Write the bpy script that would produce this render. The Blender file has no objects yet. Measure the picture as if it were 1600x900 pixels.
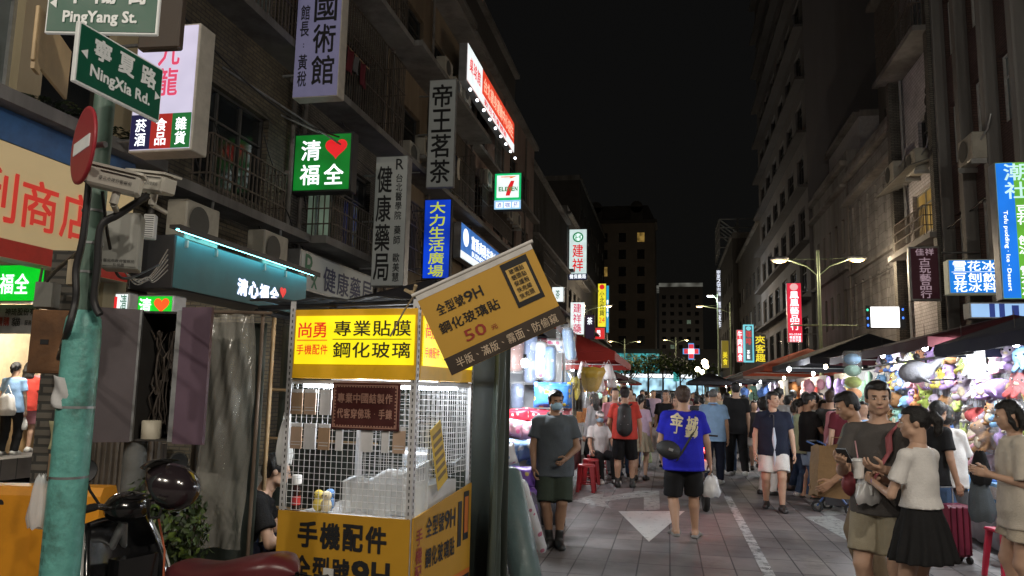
import bpy, bmesh, math, random
import numpy as np
from math import sin, cos, pi, radians as R, sqrt, atan2
from mathutils import Vector as V, Matrix as M
random.seed(11)
SC = bpy.context.scene
COL = SC.collection

# ------------------------------------------------------------------ camera, night sky, exposure
FPX, CAMH = 1200.0, 1.65                 # focal length in photo pixels (1600 wide), camera height
YAW, PITCH, ROLL = R(11.6), R(7.65), R(1.2)
FW = V((-sin(YAW)*cos(PITCH), cos(YAW)*cos(PITCH), sin(PITCH)))
_r0 = V((cos(YAW), sin(YAW), 0)); _u0 = _r0.cross(FW)
RT = _r0*cos(ROLL) + _u0*sin(ROLL)
UP = _u0*cos(ROLL) - _r0*sin(ROLL)
CP = V((0, 0, CAMH))
cam = bpy.data.cameras.new('camera'); cam.sensor_width = 36; cam.lens = 36*FPX/1600
cam.clip_start = .05; cam.clip_end = 3000
co = bpy.data.objects.new('camera', cam); COL.objects.link(co)
co.matrix_world = M(((RT.x, UP.x, -FW.x, CP.x), (RT.y, UP.y, -FW.y, CP.y), (RT.z, UP.z, -FW.z, CP.z), (0, 0, 0, 1)))
SC.camera = co

w = bpy.data.worlds.new('World'); SC.world = w; w.use_nodes = True
nt = w.node_tree; bg = nt.nodes['Background']
sky = nt.nodes.new('ShaderNodeTexSky'); sky.sky_type = 'NISHITA'; sky.sun_disc = False
sky.sun_elevation = R(4); sky.sun_rotation = R(200); sky.altitude = 0; sky.air_density = 1.0; sky.dust_density = 4.0
glow = nt.nodes.new('ShaderNodeMixRGB'); glow.inputs[0].default_value = .9
glow.inputs[2].default_value = (.0040, .0038, .0036, 1)          # city sky-glow: even, nearly black
skd = nt.nodes.new('ShaderNodeMixRGB'); skd.blend_type = 'MULTIPLY'; skd.inputs[0].default_value = 1
skd.inputs[2].default_value = (.004, .004, .004, 1)
nt.links.new(sky.outputs[0], skd.inputs[1]); nt.links.new(skd.outputs[0], glow.inputs[1])
nt.links.new(glow.outputs[0], bg.inputs[0]); bg.inputs[1].default_value = 1.0

SC.view_settings.view_transform = 'Standard'; SC.view_settings.look = 'None'
SC.view_settings.exposure = 0.0; SC.view_settings.gamma = 1.0; SC.view_settings.use_curve_mapping = False
cy = SC.cycles
cy.use_denoising = True; cy.use_light_tree = True
cy.max_bounces = 5; cy.diffuse_bounces = 3; cy.glossy_bounces = 2; cy.transmission_bounces = 3; cy.transparent_max_bounces = 16
cy.sample_clamp_indirect = 3.0; cy.caustics_reflective = False; cy.caustics_refractive = False
try: cy.denoising_input_passes = 'RGB_ALBEDO_NORMAL'
except Exception: pass

# ------------------------------------------------------------------ picture -> place helpers
def ray(px, py): return RT*((px-800)/FPX) + UP*((450-py)/FPX) + FW
def onX(px, py, X): d = ray(px, py); return CP + d*(X/d.x)
def onY(px, py, Y): d = ray(px, py); return CP + d*(Y/d.y)
def onZ(px, py, Z=0.0): d = ray(px, py); return CP + d*((Z-CAMH)/d.z)
def atD(px, py, D): return CP + ray(px, py)*D
def pix(p):
    q = V(p)-CP; d = q.dot(FW); return (800+FPX*q.dot(RT)/d, 450-FPX*q.dot(UP)/d, d)

# ------------------------------------------------------------------ materials
MATS = {}
def mat(name, col, rough=.6, metal=0., var=.15, scale=6., bump=0., emit=None, est=1., alpha=1., spec=.5, trans=0., stain=0., coat=0., streak=False, bscale=None):
    if name in MATS: return MATS[name]
    m = bpy.data.materials.new(name); m.use_nodes = True
    t = m.node_tree; b = t.nodes['Principled BSDF']; L = t.links.new
    col = tuple(col[:3])
    b.inputs['Roughness'].default_value = rough; b.inputs['Metallic'].default_value = metal
    b.inputs['Specular IOR Level'].default_value = spec
    if coat: b.inputs['Coat Weight'].default_value = coat; b.inputs['Coat Roughness'].default_value = .12
    tc = t.nodes.new('ShaderNodeTexCoord'); src = tc.outputs['Object']
    if streak:
        mp = t.nodes.new('ShaderNodeMapping'); mp.inputs['Scale'].default_value = (1, 1, .12); L(src, mp.inputs[0]); ssrc = mp.outputs[0]
    else: ssrc = src
    n = t.nodes.new('ShaderNodeTexNoise'); n.inputs['Scale'].default_value = scale; n.inputs['Detail'].default_value = 5; n.inputs['Roughness'].default_value = .6
    L(ssrc, n.inputs['Vector'])
    cr = t.nodes.new('ShaderNodeMapRange'); cr.inputs[1].default_value = .3; cr.inputs[2].default_value = .7
    cr.inputs[3].default_value = 1-var; cr.inputs[4].default_value = 1+var
    L(n.outputs['Fac'], cr.inputs[0])
    mx = t.nodes.new('ShaderNodeVectorMath'); mx.operation = 'SCALE'; mx.inputs[0].default_value = col; L(cr.outputs[0], mx.inputs['Scale'])
    out = mx.outputs[0]
    if stain:
        n2 = t.nodes.new('ShaderNodeTexNoise'); n2.inputs['Scale'].default_value = scale*.35; n2.inputs['Detail'].default_value = 8; n2.inputs['Roughness'].default_value = .7
        L(ssrc, n2.inputs['Vector'])
        r2 = t.nodes.new('ShaderNodeMapRange'); r2.inputs[1].default_value = .48; r2.inputs[2].default_value = .66; r2.inputs[3].default_value = 0; r2.inputs[4].default_value = stain
        L(n2.outputs['Fac'], r2.inputs[0])
        mm = t.nodes.new('ShaderNodeMixRGB'); mm.inputs[2].default_value = (col[0]*.25+.01, col[1]*.22+.008, col[2]*.2+.006, 1)
        L(r2.outputs[0], mm.inputs[0]); L(out, mm.inputs[1]); out = mm.outputs[0]
    L(out, b.inputs['Base Color'])
    rr = t.nodes.new('ShaderNodeMapRange'); rr.inputs[3].default_value = max(.03, rough*.8); rr.inputs[4].default_value = min(1, rough*1.2)
    L(n.outputs['Fac'], rr.inputs[0]); L(rr.outputs[0], b.inputs['Roughness'])
    if bump:
        n3 = t.nodes.new('ShaderNodeTexNoise'); n3.inputs['Scale'].default_value = bscale or scale*4; n3.inputs['Detail'].default_value = 4; L(src, n3.inputs['Vector'])
        bp = t.nodes.new('ShaderNodeBump'); bp.inputs['Strength'].default_value = bump; bp.inputs['Distance'].default_value = .02
        L(n3.outputs['Fac'], bp.inputs['Height']); L(bp.outputs[0], b.inputs['Normal'])
    if trans: b.inputs['Transmission Weight'].default_value = trans
    if alpha < 1: b.inputs['Alpha'].default_value = alpha
    if emit:
        b.inputs['Emission Color'].default_value = (*emit[:3], 1); b.inputs['Emission Strength'].default_value = est
    MATS[name] = m; return m

def srgb(r, g, b): return tuple((c/12.92 if c <= .04045 else ((c+.055)/1.055)**2.4) for c in (r/255, g/255, b/255))

def glowmat(name, col, st=1., uneven=.12, scale=2.5):
    """a light box face or lamp: it gives off light, with the slight unevenness of the tubes behind it"""
    if name in MATS: return MATS[name]
    m = bpy.data.materials.new(name); m.use_nodes = True; t = m.node_tree; L = t.links.new
    b = t.nodes['Principled BSDF']; b.inputs['Base Color'].default_value = (*[min(.8, c*.5+.02) for c in col[:3]], 1); b.inputs['Roughness'].default_value = .35
    tc = t.nodes.new('ShaderNodeTexCoord'); n = t.nodes.new('ShaderNodeTexNoise'); n.inputs['Scale'].default_value = scale; n.inputs['Detail'].default_value = 1
    L(tc.outputs['Object'], n.inputs['Vector'])
    r = t.nodes.new('ShaderNodeMapRange'); r.inputs[1].default_value = .3; r.inputs[2].default_value = .7
    r.inputs[3].default_value = st*(1-uneven); r.inputs[4].default_value = st*(1+uneven)
    L(n.outputs['Fac'], r.inputs[0]); L(r.outputs[0], b.inputs['Emission Strength'])
    b.inputs['Emission Color'].default_value = (*col[:3], 1)
    MATS[name] = m; return m

def brickmat(name, c1, c2, mortar, bw, bh, axis='x', rough=.7, offset=.5, ms=.012, bump=.4, stain=.35):
    """tiles / bricks laid in object space. axis 'x': wall that runs along local y; 'y': along local x; 'z': floor"""
    if name in MATS: return MATS[name]
    m = bpy.data.materials.new(name); m.use_nodes = True; t = m.node_tree; L = t.links.new; b = t.nodes['Principled BSDF']
    tc = t.nodes.new('ShaderNodeTexCoord'); sp = t.nodes.new('ShaderNodeSeparateXYZ'); cb = t.nodes.new('ShaderNodeCombineXYZ')
    L(tc.outputs['Object'], sp.inputs[0])
    if axis == 'w':                                   # a wall whichever way it runs
        ad = t.nodes.new('ShaderNodeMath'); L(sp.outputs[0], ad.inputs[0]); L(sp.outputs[1], ad.inputs[1]); L(ad.outputs[0], cb.inputs[0]); L(sp.outputs[2], cb.inputs[1])
    else:
        a, c = {'x': (1, 2), 'y': (0, 2), 'z': (1, 0)}[axis]
        L(sp.outputs[a], cb.inputs[0]); L(sp.outputs[c], cb.inputs[1])
    br = t.nodes.new('ShaderNodeTexBrick'); br.offset = offset
    br.inputs['Color1'].default_value = (*c1, 1); br.inputs['Color2'].default_value = (*c2, 1); br.inputs['Mortar'].default_value = (*mortar, 1)
    br.inputs['Scale'].default_value = 1; br.inputs['Mortar Size'].default_value = ms; br.inputs['Brick Width'].default_value = bw; br.inputs['Row Height'].default_value = bh
    br.inputs['Mortar Smooth'].default_value = .3
    L(cb.outputs[0], br.inputs['Vector'])
    n = t.nodes.new('ShaderNodeTexNoise'); n.inputs['Scale'].default_value = .9; n.inputs['Detail'].default_value = 9; n.inputs['Roughness'].default_value = .65; L(tc.outputs['Object'], n.inputs['Vector'])
    r = t.nodes.new('ShaderNodeMapRange'); r.inputs[1].default_value = .35; r.inputs[2].default_value = .7; r.inputs[3].default_value = 1.1; r.inputs[4].default_value = 1-stain
    L(n.outputs['Fac'], r.inputs[0])
    mx = t.nodes.new('ShaderNodeVectorMath'); mx.operation = 'SCALE'; L(br.outputs['Color'], mx.inputs[0]); L(r.outputs[0], mx.inputs['Scale']); L(mx.outputs[0], b.inputs['Base Color'])
    rr = t.nodes.new('ShaderNodeMapRange'); rr.inputs[3].default_value = rough*.75; rr.inputs[4].default_value = min(1, rough*1.25); L(n.outputs['Fac'], rr.inputs[0]); L(rr.outputs[0], b.inputs['Roughness'])
    bp = t.nodes.new('ShaderNodeBump'); bp.inputs['Strength'].default_value = bump; bp.inputs['Distance'].default_value = .01; bp.invert = True
    L(br.outputs['Fac'], bp.inputs['Height']); L(bp.outputs[0], b.inputs['Normal'])
    MATS[name] = m; return m

# ------------------------------------------------------------------ mesh builder
class MB:
    def __init__(s): s.v = []; s.f = []; s.sm = []; s.mi = []; s.cur = 0; s.T = M.Identity(4)
    def add(s, vs, fs, smooth=False):
        o = len(s.v); T = s.T
        s.v += [tuple(T @ V(p)) for p in vs]; s.f += [tuple(i+o for i in f) for f in fs]
        s.sm += [smooth]*len(fs); s.mi += [s.cur]*len(fs); return s
    def box(s, c, d, rz=0., rx=0., ry=0., bev=0.):
        c = V(c); h = V(d)*.5; m = M.Rotation(rz, 3, 'Z') @ M.Rotation(ry, 3, 'Y') @ M.Rotation(rx, 3, 'X')
        if bev:
            bev = min(bev, min(h)*.9); vs = []; fs = []
            for k, (a, b_) in enumerate(((1, 2), (0, 2), (0, 1))):      # three slabs' outlines merged as a chamfered box
                pass
            pts = {}
            def idx(p):
                key = tuple(round(x, 6) for x in p)
                if key not in pts: pts[key] = len(vs); vs.append(V(p))
                return pts[key]
            for ax in range(3):
                o1, o2 = [i for i in range(3) if i != ax]
                for sg in (-1, 1):
                    q = []
                    for a, b_ in ((-1, -1), (1, -1), (1, 1), (-1, 1)):
                        p = [0, 0, 0]; p[ax] = sg*h[ax]; p[o1] = a*(h[o1]-bev); p[o2] = b_*(h[o2]-bev); q.append(idx(p))
                    fs.append(q if (sg > 0) == (ax != 1) else q[::-1])
            for ax in range(3):
                o1, o2 = [i for i in range(3) if i != ax]
                for a in (-1, 1):
                    for b_ in (-1, 1):
                        q = []
                        for e, w_ in ((-1, 0), (1, 0), (1, 1), (-1, 1)):
                            p = [0, 0, 0]; p[ax] = e*(h[ax]-bev)
                            if w_: p[o1] = a*h[o1]; p[o2] = b_*(h[o2]-bev)
                            else: p[o1] = a*(h[o1]-bev); p[o2] = b_*h[o2]
                            q.append(idx(p))
                        fs.append(q)
            for a in (-1, 1):
                for b_ in (-1, 1):
                    for e in (-1, 1):
                        fs.append([idx((a*h[0], b_*(h[1]-bev), e*(h[2]-bev))), idx((a*(h[0]-bev), b_*h[1], e*(h[2]-bev))), idx((a*(h[0]-bev), b_*(h[1]-bev), e*h[2]))])
            return s.add([c + m @ p for p in vs], fs)
        vs = [c + m @ V((x*h.x, y*h.y, z*h.z)) for x in (-1, 1) for y in (-1, 1) for z in (-1, 1)]
        return s.add(vs, [(0, 1, 3, 2), (4, 6, 7, 5), (0, 4, 5, 1), (2, 3, 7, 6), (0, 2, 6, 4), (1, 5, 7, 3)])
    def bx(s, a, b, **k):
        a = V(a); b = V(b); return s.box((a+b)*.5, [abs(x) for x in (b-a)], **k)
    def cyl(s, p, q, r, r2=None, n=10, cap=True, smooth=True):
        p = V(p); q = V(q); r2 = r if r2 is None else r2; d = (q-p)
        if d.length < 1e-6: return s
        d.normalize(); a = d.orthogonal().normalized(); b = d.cross(a); vs = []
        for k in range(n):
            t = 2*pi*k/n; e = a*cos(t)+b*sin(t); vs += [p+e*r, q+e*r2]
        fs = [(2*k, 2*((k+1) % n), 2*((k+1) % n)+1, 2*k+1) for k in range(n)]
        s.add(vs, fs, smooth)
        if cap: s.add(vs[0::2], [tuple(range(n))[::-1]]); s.add(vs[1::2], [tuple(range(n))])
        return s
    def tube(s, pts, r, n=6, cap=True, closed=False):
        pts = [V(p) for p in pts]; N = len(pts); vs = []; rr = r if hasattr(r, '__len__') else [r]*N
        t0 = (pts[1]-pts[0]).normalized(); a = t0.orthogonal().normalized()
        for i, p in enumerate(pts):
            if closed: t = (pts[(i+1) % N]-pts[i-1]).normalized()
            else: t = (pts[min(i+1, N-1)]-pts[max(i-1, 0)])
            t = t.normalized() if t.length > 1e-9 else t0
            a = (a - t*a.dot(t)); a = a.normalized() if a.length > 1e-6 else t.orthogonal().normalized(); b = t.cross(a)
            vs += [p+(a*cos(2*pi*k/n)+b*sin(2*pi*k/n))*rr[i] for k in range(n)]
        fs = []
        for i in range(N if closed else N-1):
            j = (i+1) % N
            fs += [(i*n+k, i*n+(k+1) % n, j*n+(k+1) % n, j*n+k) for k in range(n)]
        s.add(vs, fs, True)
        if cap and not closed: s.add(vs[:n], [tuple(range(n))[::-1]]); s.add(vs[-n:], [tuple(range(n))])
        return s
    def ell(s, c, r, n=12, m=8, T=None):
        c = V(c); r = (r,)*3 if not hasattr(r, '__len__') else r; vs = []; T = T or M.Identity(3)
        for j in range(1, m):
            t = pi*j/m
            for k in range(n):
                u = 2*pi*k/n; vs.append(c + T @ V((r[0]*sin(t)*cos(u), r[1]*sin(t)*sin(u), r[2]*cos(t))))
        vs += [c + T @ V((0, 0, r[2])), c + T @ V((0, 0, -r[2]))]; A = len(vs)-2; fs = []
        for j in range(m-2): fs += [(j*n+k, (j+1)*n+k, (j+1)*n+(k+1) % n, j*n+(k+1) % n) for k in range(n)]
        fs += [(A, k, (k+1) % n) for k in range(n)] + [(A+1, (m-2)*n+(k+1) % n, (m-2)*n+k) for k in range(n)]
        return s.add(vs, fs, True)
    def lathe(s, prof, c=(0, 0, 0), n=16, T=None, cap=True):
        c = V(c); T = T or M.Identity(3); vs = []
        for r, z in prof:
            vs += [c + T @ V((r*cos(2*pi*k/n), r*sin(2*pi*k/n), z)) for k in range(n)]
        fs = []
        for i in range(len(prof)-1): fs += [(i*n+k, i*n+(k+1) % n, (i+1)*n+(k+1) % n, (i+1)*n+k) for k in range(n)]
        s.add(vs, fs, True)
        if cap: s.add(vs[:n], [tuple(range(n))[::-1]]); s.add(vs[-n:], [tuple(range(n))])
        return s
    def prism(s, poly, dv, both=True):
        """closed polygon of 3-D points pushed along vector dv"""
        poly = [V(p) for p in poly]; dv = V(dv); n = len(poly); vs = poly+[p+dv for p in poly]
        fs = [tuple(range(n))[::-1], tuple(range(n, 2*n))] + [(k, (k+1) % n, n+(k+1) % n, n+k) for k in range(n)]
        return s.add(vs, fs)
    def sheet(s, f, nu, nv, smooth=True, th=0.):
        """grid surface f(u,v); th gives it a back side"""
        P = [[V(f(i/nu, j/nv)) for j in range(nv+1)] for i in range(nu+1)]
        vs = [p for r in P for p in r]; W = nv+1
        fs = [(i*W+j, (i+1)*W+j, (i+1)*W+j+1, i*W+j+1) for i in range(nu) for j in range(nv)]
        if th:
            N = len(vs); nrm = []
            for i in range(nu+1):
                for j in range(nv+1):
                    a = P[min(i+1, nu)][j]-P[max(i-1, 0)][j]; b = P[i][min(j+1, nv)]-P[i][max(j-1, 0)]
                    c = a.cross(b); nrm.append(c.normalized() if c.length > 1e-9 else V((0, 0, 1)))
            vs2 = [p - nrm[k]*th for k, p in enumerate(vs)]
            fs2 = [tuple(k+N for k in f_[::-1]) for f_ in fs]; ed = []
            for i in range(nu): ed += [(i*W, i*W+N, (i+1)*W+N, (i+1)*W), ((i+1)*W+nv, (i+1)*W+nv+N, i*W+nv+N, i*W+nv)]
            for j in range(nv): ed += [(j+1, j+1+N, j+N, j), (nu*W+j, nu*W+j+N, nu*W+j+1+N, nu*W+j+1)]
            return s.add(vs+vs2, fs+fs2+ed, smooth)
        return s.add(vs, fs, smooth)
    def mesh(s, name):
        me = bpy.data.meshes.new(name); me.from_pydata(s.v, [], s.f)
        me.polygons.foreach_set('use_smooth', s.sm); me.polygons.foreach_set('material_index', s.mi); me.update(); return me
    def build(s, name, m, parent=None, loc=None, rz=None):
        me = s.mesh(name)
        for x in (m if isinstance(m, (list, tuple)) else [m]): me.materials.append(x)
        o = bpy.data.objects.new(name, me); COL.objects.link(o)
        if parent is not None: o.parent = parent
        if loc is not None: o.location = loc
        if rz is not None: o.rotation_euler.z = rz
        return o

def tag(o, label, cat, group=None, kind=None):
    if label: o['label'] = label
    if cat: o['category'] = cat
    if group: o['group'] = group
    if kind: o['kind'] = kind
    return o
def thing(name, label, cat, loc=(0, 0, 0), rz=0., group=None):
    o = bpy.data.objects.new(name, None); COL.objects.link(o); o.location = loc; o.rotation_euler.z = rz; o.empty_display_size = .2
    return tag(o, label, cat, group)
def structure(mb, name, m, loc=None):
    o = mb.build(name, m, None, loc); o['kind'] = 'structure'; return o
KIDS = {}
def children(o): return [c for c in COL.objects if c.parent == o]
def dup(o, loc=None, rz=None, label=None, parent=None, kids=None):
    c = o.copy(); COL.objects.link(c)
    if parent is not None: c.parent = parent
    if loc is not None: c.location = loc
    if rz is not None: c.rotation_euler.z = rz
    if label: c['label'] = label
    for ch in o.children: dup(ch, parent=c)
    return c
def lamp(name, loc, power, col=(1, 1, 1), size=.08, kind='POINT', parent=None, **k):
    l = bpy.data.lights.new(name, kind); l.energy = power; l.color = col
    if kind == 'POINT': l.shadow_soft_size = size
    elif kind == 'AREA': l.shape = 'RECTANGLE'; l.size = k.get('sx', size); l.size_y = k.get('sy', size)
    elif kind == 'SPOT': l.spot_size = k.get('angle', 2.); l.spot_blend = .6; l.shadow_soft_size = size
    o = bpy.data.objects.new(name, l); COL.objects.link(o); o.location = loc
    if 'rot' in k: o.rotation_euler = k['rot']
    if parent is not None: o.parent = parent
    return o

# ------------------------------------------------------------------ lettering (the font that comes with Blender)
_TX = {}
def glyphs(s, bold=.0, shear=0.):
    """a flat mesh of one line of writing, 1 unit em, and its bounds; bold strokes are layered copies set a hair apart"""
    key = (s, round(bold, 3), shear)
    if key in _TX: return _TX[key]
    c = bpy.data.curves.new('lettering', 'FONT'); c.body = s; c.size = 1; c.resolution_u = 2; c.shear = shear
    o = bpy.data.objects.new('lettering', c); COL.objects.link(o)
    dg = bpy.context.evaluated_depsgraph_get(); dg.update()
    me = bpy.data.meshes.new_from_object(o.evaluated_get(dg)); bpy.data.objects.remove(o); bpy.data.curves.remove(c)
    vs = np.empty(len(me.vertices)*3); me.vertices.foreach_get('co', vs); vs = vs.reshape(-1, 3)
    fs = [tuple(p.vertices) for p in me.polygons]; bpy.data.meshes.remove(me)
    if len(vs) == 0: vs = np.zeros((1, 3)); fs = []
    if bold and fs:
        V0, F0 = vs, fs; vs = []; fs = []
        for k, (dx, dy) in enumerate(((-1, -1), (1, -1), (1, 1), (-1, 1))):
            fs += [tuple(i+k*len(V0) for i in f) for f in F0]; vs.append(V0+np.array((dx*bold, dy*bold, k)))
        vs = np.concatenate(vs)
    lo = vs.min(0); hi = vs.max(0)
    _TX[key] = (vs, fs, lo, hi); return _TX[key]
def put_text(mb, s, x, z, w, h, bold=.012, vertical=False, gap=.08, rot=0., shear=0.):
    """writes s into the box (x, z, w, h) of a local panel plane (x right, z up, facing -y); stretched to fill it like sign-writing"""
    if vertical:
        n = len(s); ch = h/n
        for i, c in enumerate(s):
            if c != ' ': put_text(mb, c, x, z+h-(i+1)*ch+ch*gap*.5, w, ch*(1-gap), bold)
        return
    vs, fs, lo, hi = glyphs(s, bold, shear=shear)
    if len(fs) == 0: return
    sx = w/max(hi[0]-lo[0], .05); sz = h/max(hi[1]-lo[1], .05)
    if len(s) == 1 and s in '一二·.、:-~I1': sx = sz = min(w, h)/1.0 if s not in 'I1' else sz; 
    if len(s) == 1 and s in '·.、:-~一': cx, cz = x+w/2, z+h/2
    P = []
    for v in vs:
        if len(s) == 1 and s in '·.、:-~一': px_, pz_ = cx+(v[0]-(lo[0]+hi[0])/2)*sx*.9, cz+(v[1]-(lo[1]+hi[1])/2)*sx*.9
        else: px_, pz_ = x+(v[0]-lo[0])*sx, z+(v[1]-lo[1])*sz
        P.append((px_, -.004-.0006*v[2]*min(3., max(.5, h*4)), pz_))
    if rot:
        cx, cz = x+w/2, z+h/2; c_, s_ = cos(rot), sin(rot)
        P = [(cx+(p[0]-cx)*c_-(p[2]-cz)*s_, p[1], cz+(p[0]-cx)*s_+(p[2]-cz)*c_) for p in P]
    mb.add(P, fs)
def row(mb, s, x, z, w, h, bold=.012, gap=.1):
    """characters in even cells"""
    n = len(s); cw = w/n
    for i, c in enumerate(s):
        if c not in ' 　': put_text(mb, c, x+i*cw+cw*gap*.5, z, cw*(1-gap), h, bold)
# ================================================================== ground, road markings
PAVE = brickmat('stone pavers', (.145, .138, .14), (.225, .2, .195), (.03, .028, .028), .61, .305, 'z', rough=.62, offset=.0, ms=.008, bump=.55, stain=.42)
def grease(m):
    t = m.node_tree; L = t.links.new; b = t.nodes['Principled BSDF']; src = b.inputs['Base Color'].links[0].from_socket
    tc = t.nodes.new('ShaderNodeTexCoord'); v = t.nodes.new('ShaderNodeTexVoronoi'); v.inputs['Scale'].default_value = 2.6; L(tc.outputs['Object'], v.inputs['Vector'])
    r = t.nodes.new('ShaderNodeMapRange'); r.inputs[1].default_value = .05; r.inputs[2].default_value = .075; r.inputs[3].default_value = .75; r.inputs[4].default_value = 0; L(v.outputs['Distance'], r.inputs[0])
    n = t.nodes.new('ShaderNodeTexNoise'); n.inputs['Scale'].default_value = 1.7; n.inputs['Detail'].default_value = 10; n.inputs['Roughness'].default_value = .72; L(tc.outputs['Object'], n.inputs['Vector'])
    r2 = t.nodes.new('ShaderNodeMapRange'); r2.inputs[1].default_value = .54; r2.inputs[2].default_value = .68; r2.inputs[3].default_value = 0; r2.inputs[4].default_value = .6; L(n.outputs['Fac'], r2.inputs[0])
    mx = t.nodes.new('ShaderNodeMath'); mx.operation = 'MAXIMUM'; L(r.outputs[0], mx.inputs[0]); L(r2.outputs[0], mx.inputs[1])
    m2 = t.nodes.new('ShaderNodeMixRGB'); m2.inputs[2].default_value = (.045, .042, .04, 1); L(mx.outputs[0], m2.inputs[0]); L(src, m2.inputs[1]); L(m2.outputs[0], b.inputs['Base Color'])
grease(PAVE)
ASPH = mat('asphalt', (.05, .05, .052), .7, scale=3, var=.3, bump=.3, bscale=60)
g = MB(); g.add([(-400, -30, -.012), (400, -30, -.012), (400, 700, -.012), (-400, 700, -.012)], [(0, 1, 2, 3)]); structure(g, 'ground', ASPH)
g = MB(); g.add([(-4.6, -12, 0), (5.2, -12, 0), (5.2, 92, 0), (-4.6, 92, 0)], [(0, 1, 2, 3)]); structure(g, 'paved_street', PAVE)
SIDEW = brickmat('sidewalk tiles', (.17, .16, .15), (.2, .18, .17), (.07, .07, .07), .3, .3, 'z', rough=.7, offset=0)
for nm, a, b in (('sidewalk', -7.9, -4.6), ('sidewalk', 5.2, 8.2)):
    g = MB(); g.bx((a, -12, -.01), (b, 92, .13)); structure(g, nm, SIDEW)

WORN = mat('worn road paint', (.62, .62, .6), .55, var=.12, scale=14)
def worn_paint(nm, col, cover):
    """road paint scuffed through in places: the paving shows where the paint is gone"""
    m = bpy.data.materials.new(nm); m.use_nodes = True; t = m.node_tree; L = t.links.new; b = t.nodes['Principled BSDF']
    tc = t.nodes.new('ShaderNodeTexCoord'); n = t.nodes.new('ShaderNodeTexNoise'); n.inputs['Scale'].default_value = 9; n.inputs['Detail'].default_value = 9; n.inputs['Roughness'].default_value = .75
    L(tc.outputs['Object'], n.inputs['Vector']); r = t.nodes.new('ShaderNodeMapRange'); r.inputs[1].default_value = 1-cover-.1; r.inputs[2].default_value = 1-cover+.1
    L(n.outputs['Fac'], r.inputs[0]); L(r.outputs[0], b.inputs['Alpha']); b.inputs['Base Color'].default_value = (*col, 1); b.inputs['Roughness'].default_value = .6
    return m
WP1 = worn_paint('scuffed white paint', (.62, .62, .6), .66); WP2 = worn_paint('rubbed off white paint', (.5, .5, .5), .56); WP3 = worn_paint('grey faded paint', (.36, .38, .37), .6)
def marking(polys, m, nm='road_marking'):
    g = MB()
    for k, p in enumerate(polys): g.add([(*onZ(x, y).xy, .004) for x, y in p], [tuple(range(len(p)))])
    o = structure(g, nm, m); return o
marking([[(966, 799), (1070, 799), (1014, 847)]], WP1)
marking([[(1006, 797), (1031, 797), (1030, 765), (1008, 768), (942, 783), (944, 775), (893, 783), (955, 795), (953, 789), (1006, 778)][0:2]+[(1030, 767), (1000, 767), (942, 777), (944, 768), (893, 783), (955, 795), (944, 784), (1006, 777)]], WP3)
g = MB()
a, b = onZ(1136, 775), onZ(1205, 905); dv = (b-a).normalized(); sd = V((dv.y, -dv.x, 0))*.055
g.add([(*(a-sd).xy, .004), (*(b-sd).xy, .004), (*(b+sd).xy, .004), (*(a+sd).xy, .004)], [(0, 1, 2, 3)]); structure(g, 'road_marking', WP2)
marking([[(1255, 777), (1290, 776), (1335, 803), (1290, 806)], [(1257, 808), (1300, 806), (1372, 842), (1330, 848)], [(1318, 838), (1370, 834), (1420, 850), (1392, 862)]], WP3)

# ================================================================== buildings
DARKGL = mat('dark window glass', (.015, .018, .02), .12, var=.3, scale=2, spec=.6)
GREYGL = mat('frosted window glass', (.16, .19, .19), .35, var=.3, scale=1.2)
LITGL = glowmat('lit window', srgb(150, 120, 60), .55, .5, 1.5)
COOLGL = glowmat('lit window cool', srgb(120, 140, 120), .35, .5, 1.5)
ALU = mat('aluminium frame', (.45, .46, .46), .4, .7, scale=9)
WHITEF = mat('white window frame', (.62, .62, .6), .5, scale=9)
DKFRAME = mat('dark window frame', (.06, .06, .06), .5, .3)
IRON = mat('rusty iron bars', (.12, .1, .085), .6, .5, var=.35, scale=12)
CONC = mat('stained concrete', (.205, .2, .193), .85, scale=1.6, var=.22, stain=.7, bump=.25, streak=True)
CONCL = mat('pale rendered wall', (.3, .28, .25), .85, scale=1.5, var=.2, stain=.55, bump=.2, streak=True)

def facade(mb, W, H, holes, t=.22, z0=0.):
    """a wall in the plane x=0 (u along y), facing +x, with real openings t deep"""
    us = sorted({0., W, *[h[0] for h in holes], *[h[0]+h[2] for h in holes]}); zs = sorted({z0, H, *[h[1] for h in holes], *[h[1]+h[3] for h in holes]})
    us = [u for u in us if -1e-6 <= u <= W+1e-6]; zs = [z for z in zs if z0-1e-6 <= z <= H+1e-6]
    for i in range(len(us)-1):
        for j in range(len(zs)-1):
            cu, cz = (us[i]+us[i+1])/2, (zs[j]+zs[j+1])/2
            if any(h[0] < cu < h[0]+h[2] and h[1] < cz < h[1]+h[3] for h in holes): continue
            mb.add([(0, us[i], zs[j]), (0, us[i+1], zs[j]), (0, us[i+1], zs[j+1]), (0, us[i], zs[j+1])], [(0, 1, 2, 3)])
    for h in holes:
        d = h[4] if len(h) > 4 else t; a, b, c, e = h[0], h[0]+h[2], h[1], h[1]+h[3]
        q = [(0, a, c), (0, b, c), (0, b, e), (0, a, e)]; p = [(-d, y, z) for _, y, z in q]
        mb.add(q+p, [(0, 4, 5, 1), (1, 5, 6, 2), (2, 6, 7, 3), (3, 7, 4, 0)])

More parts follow.
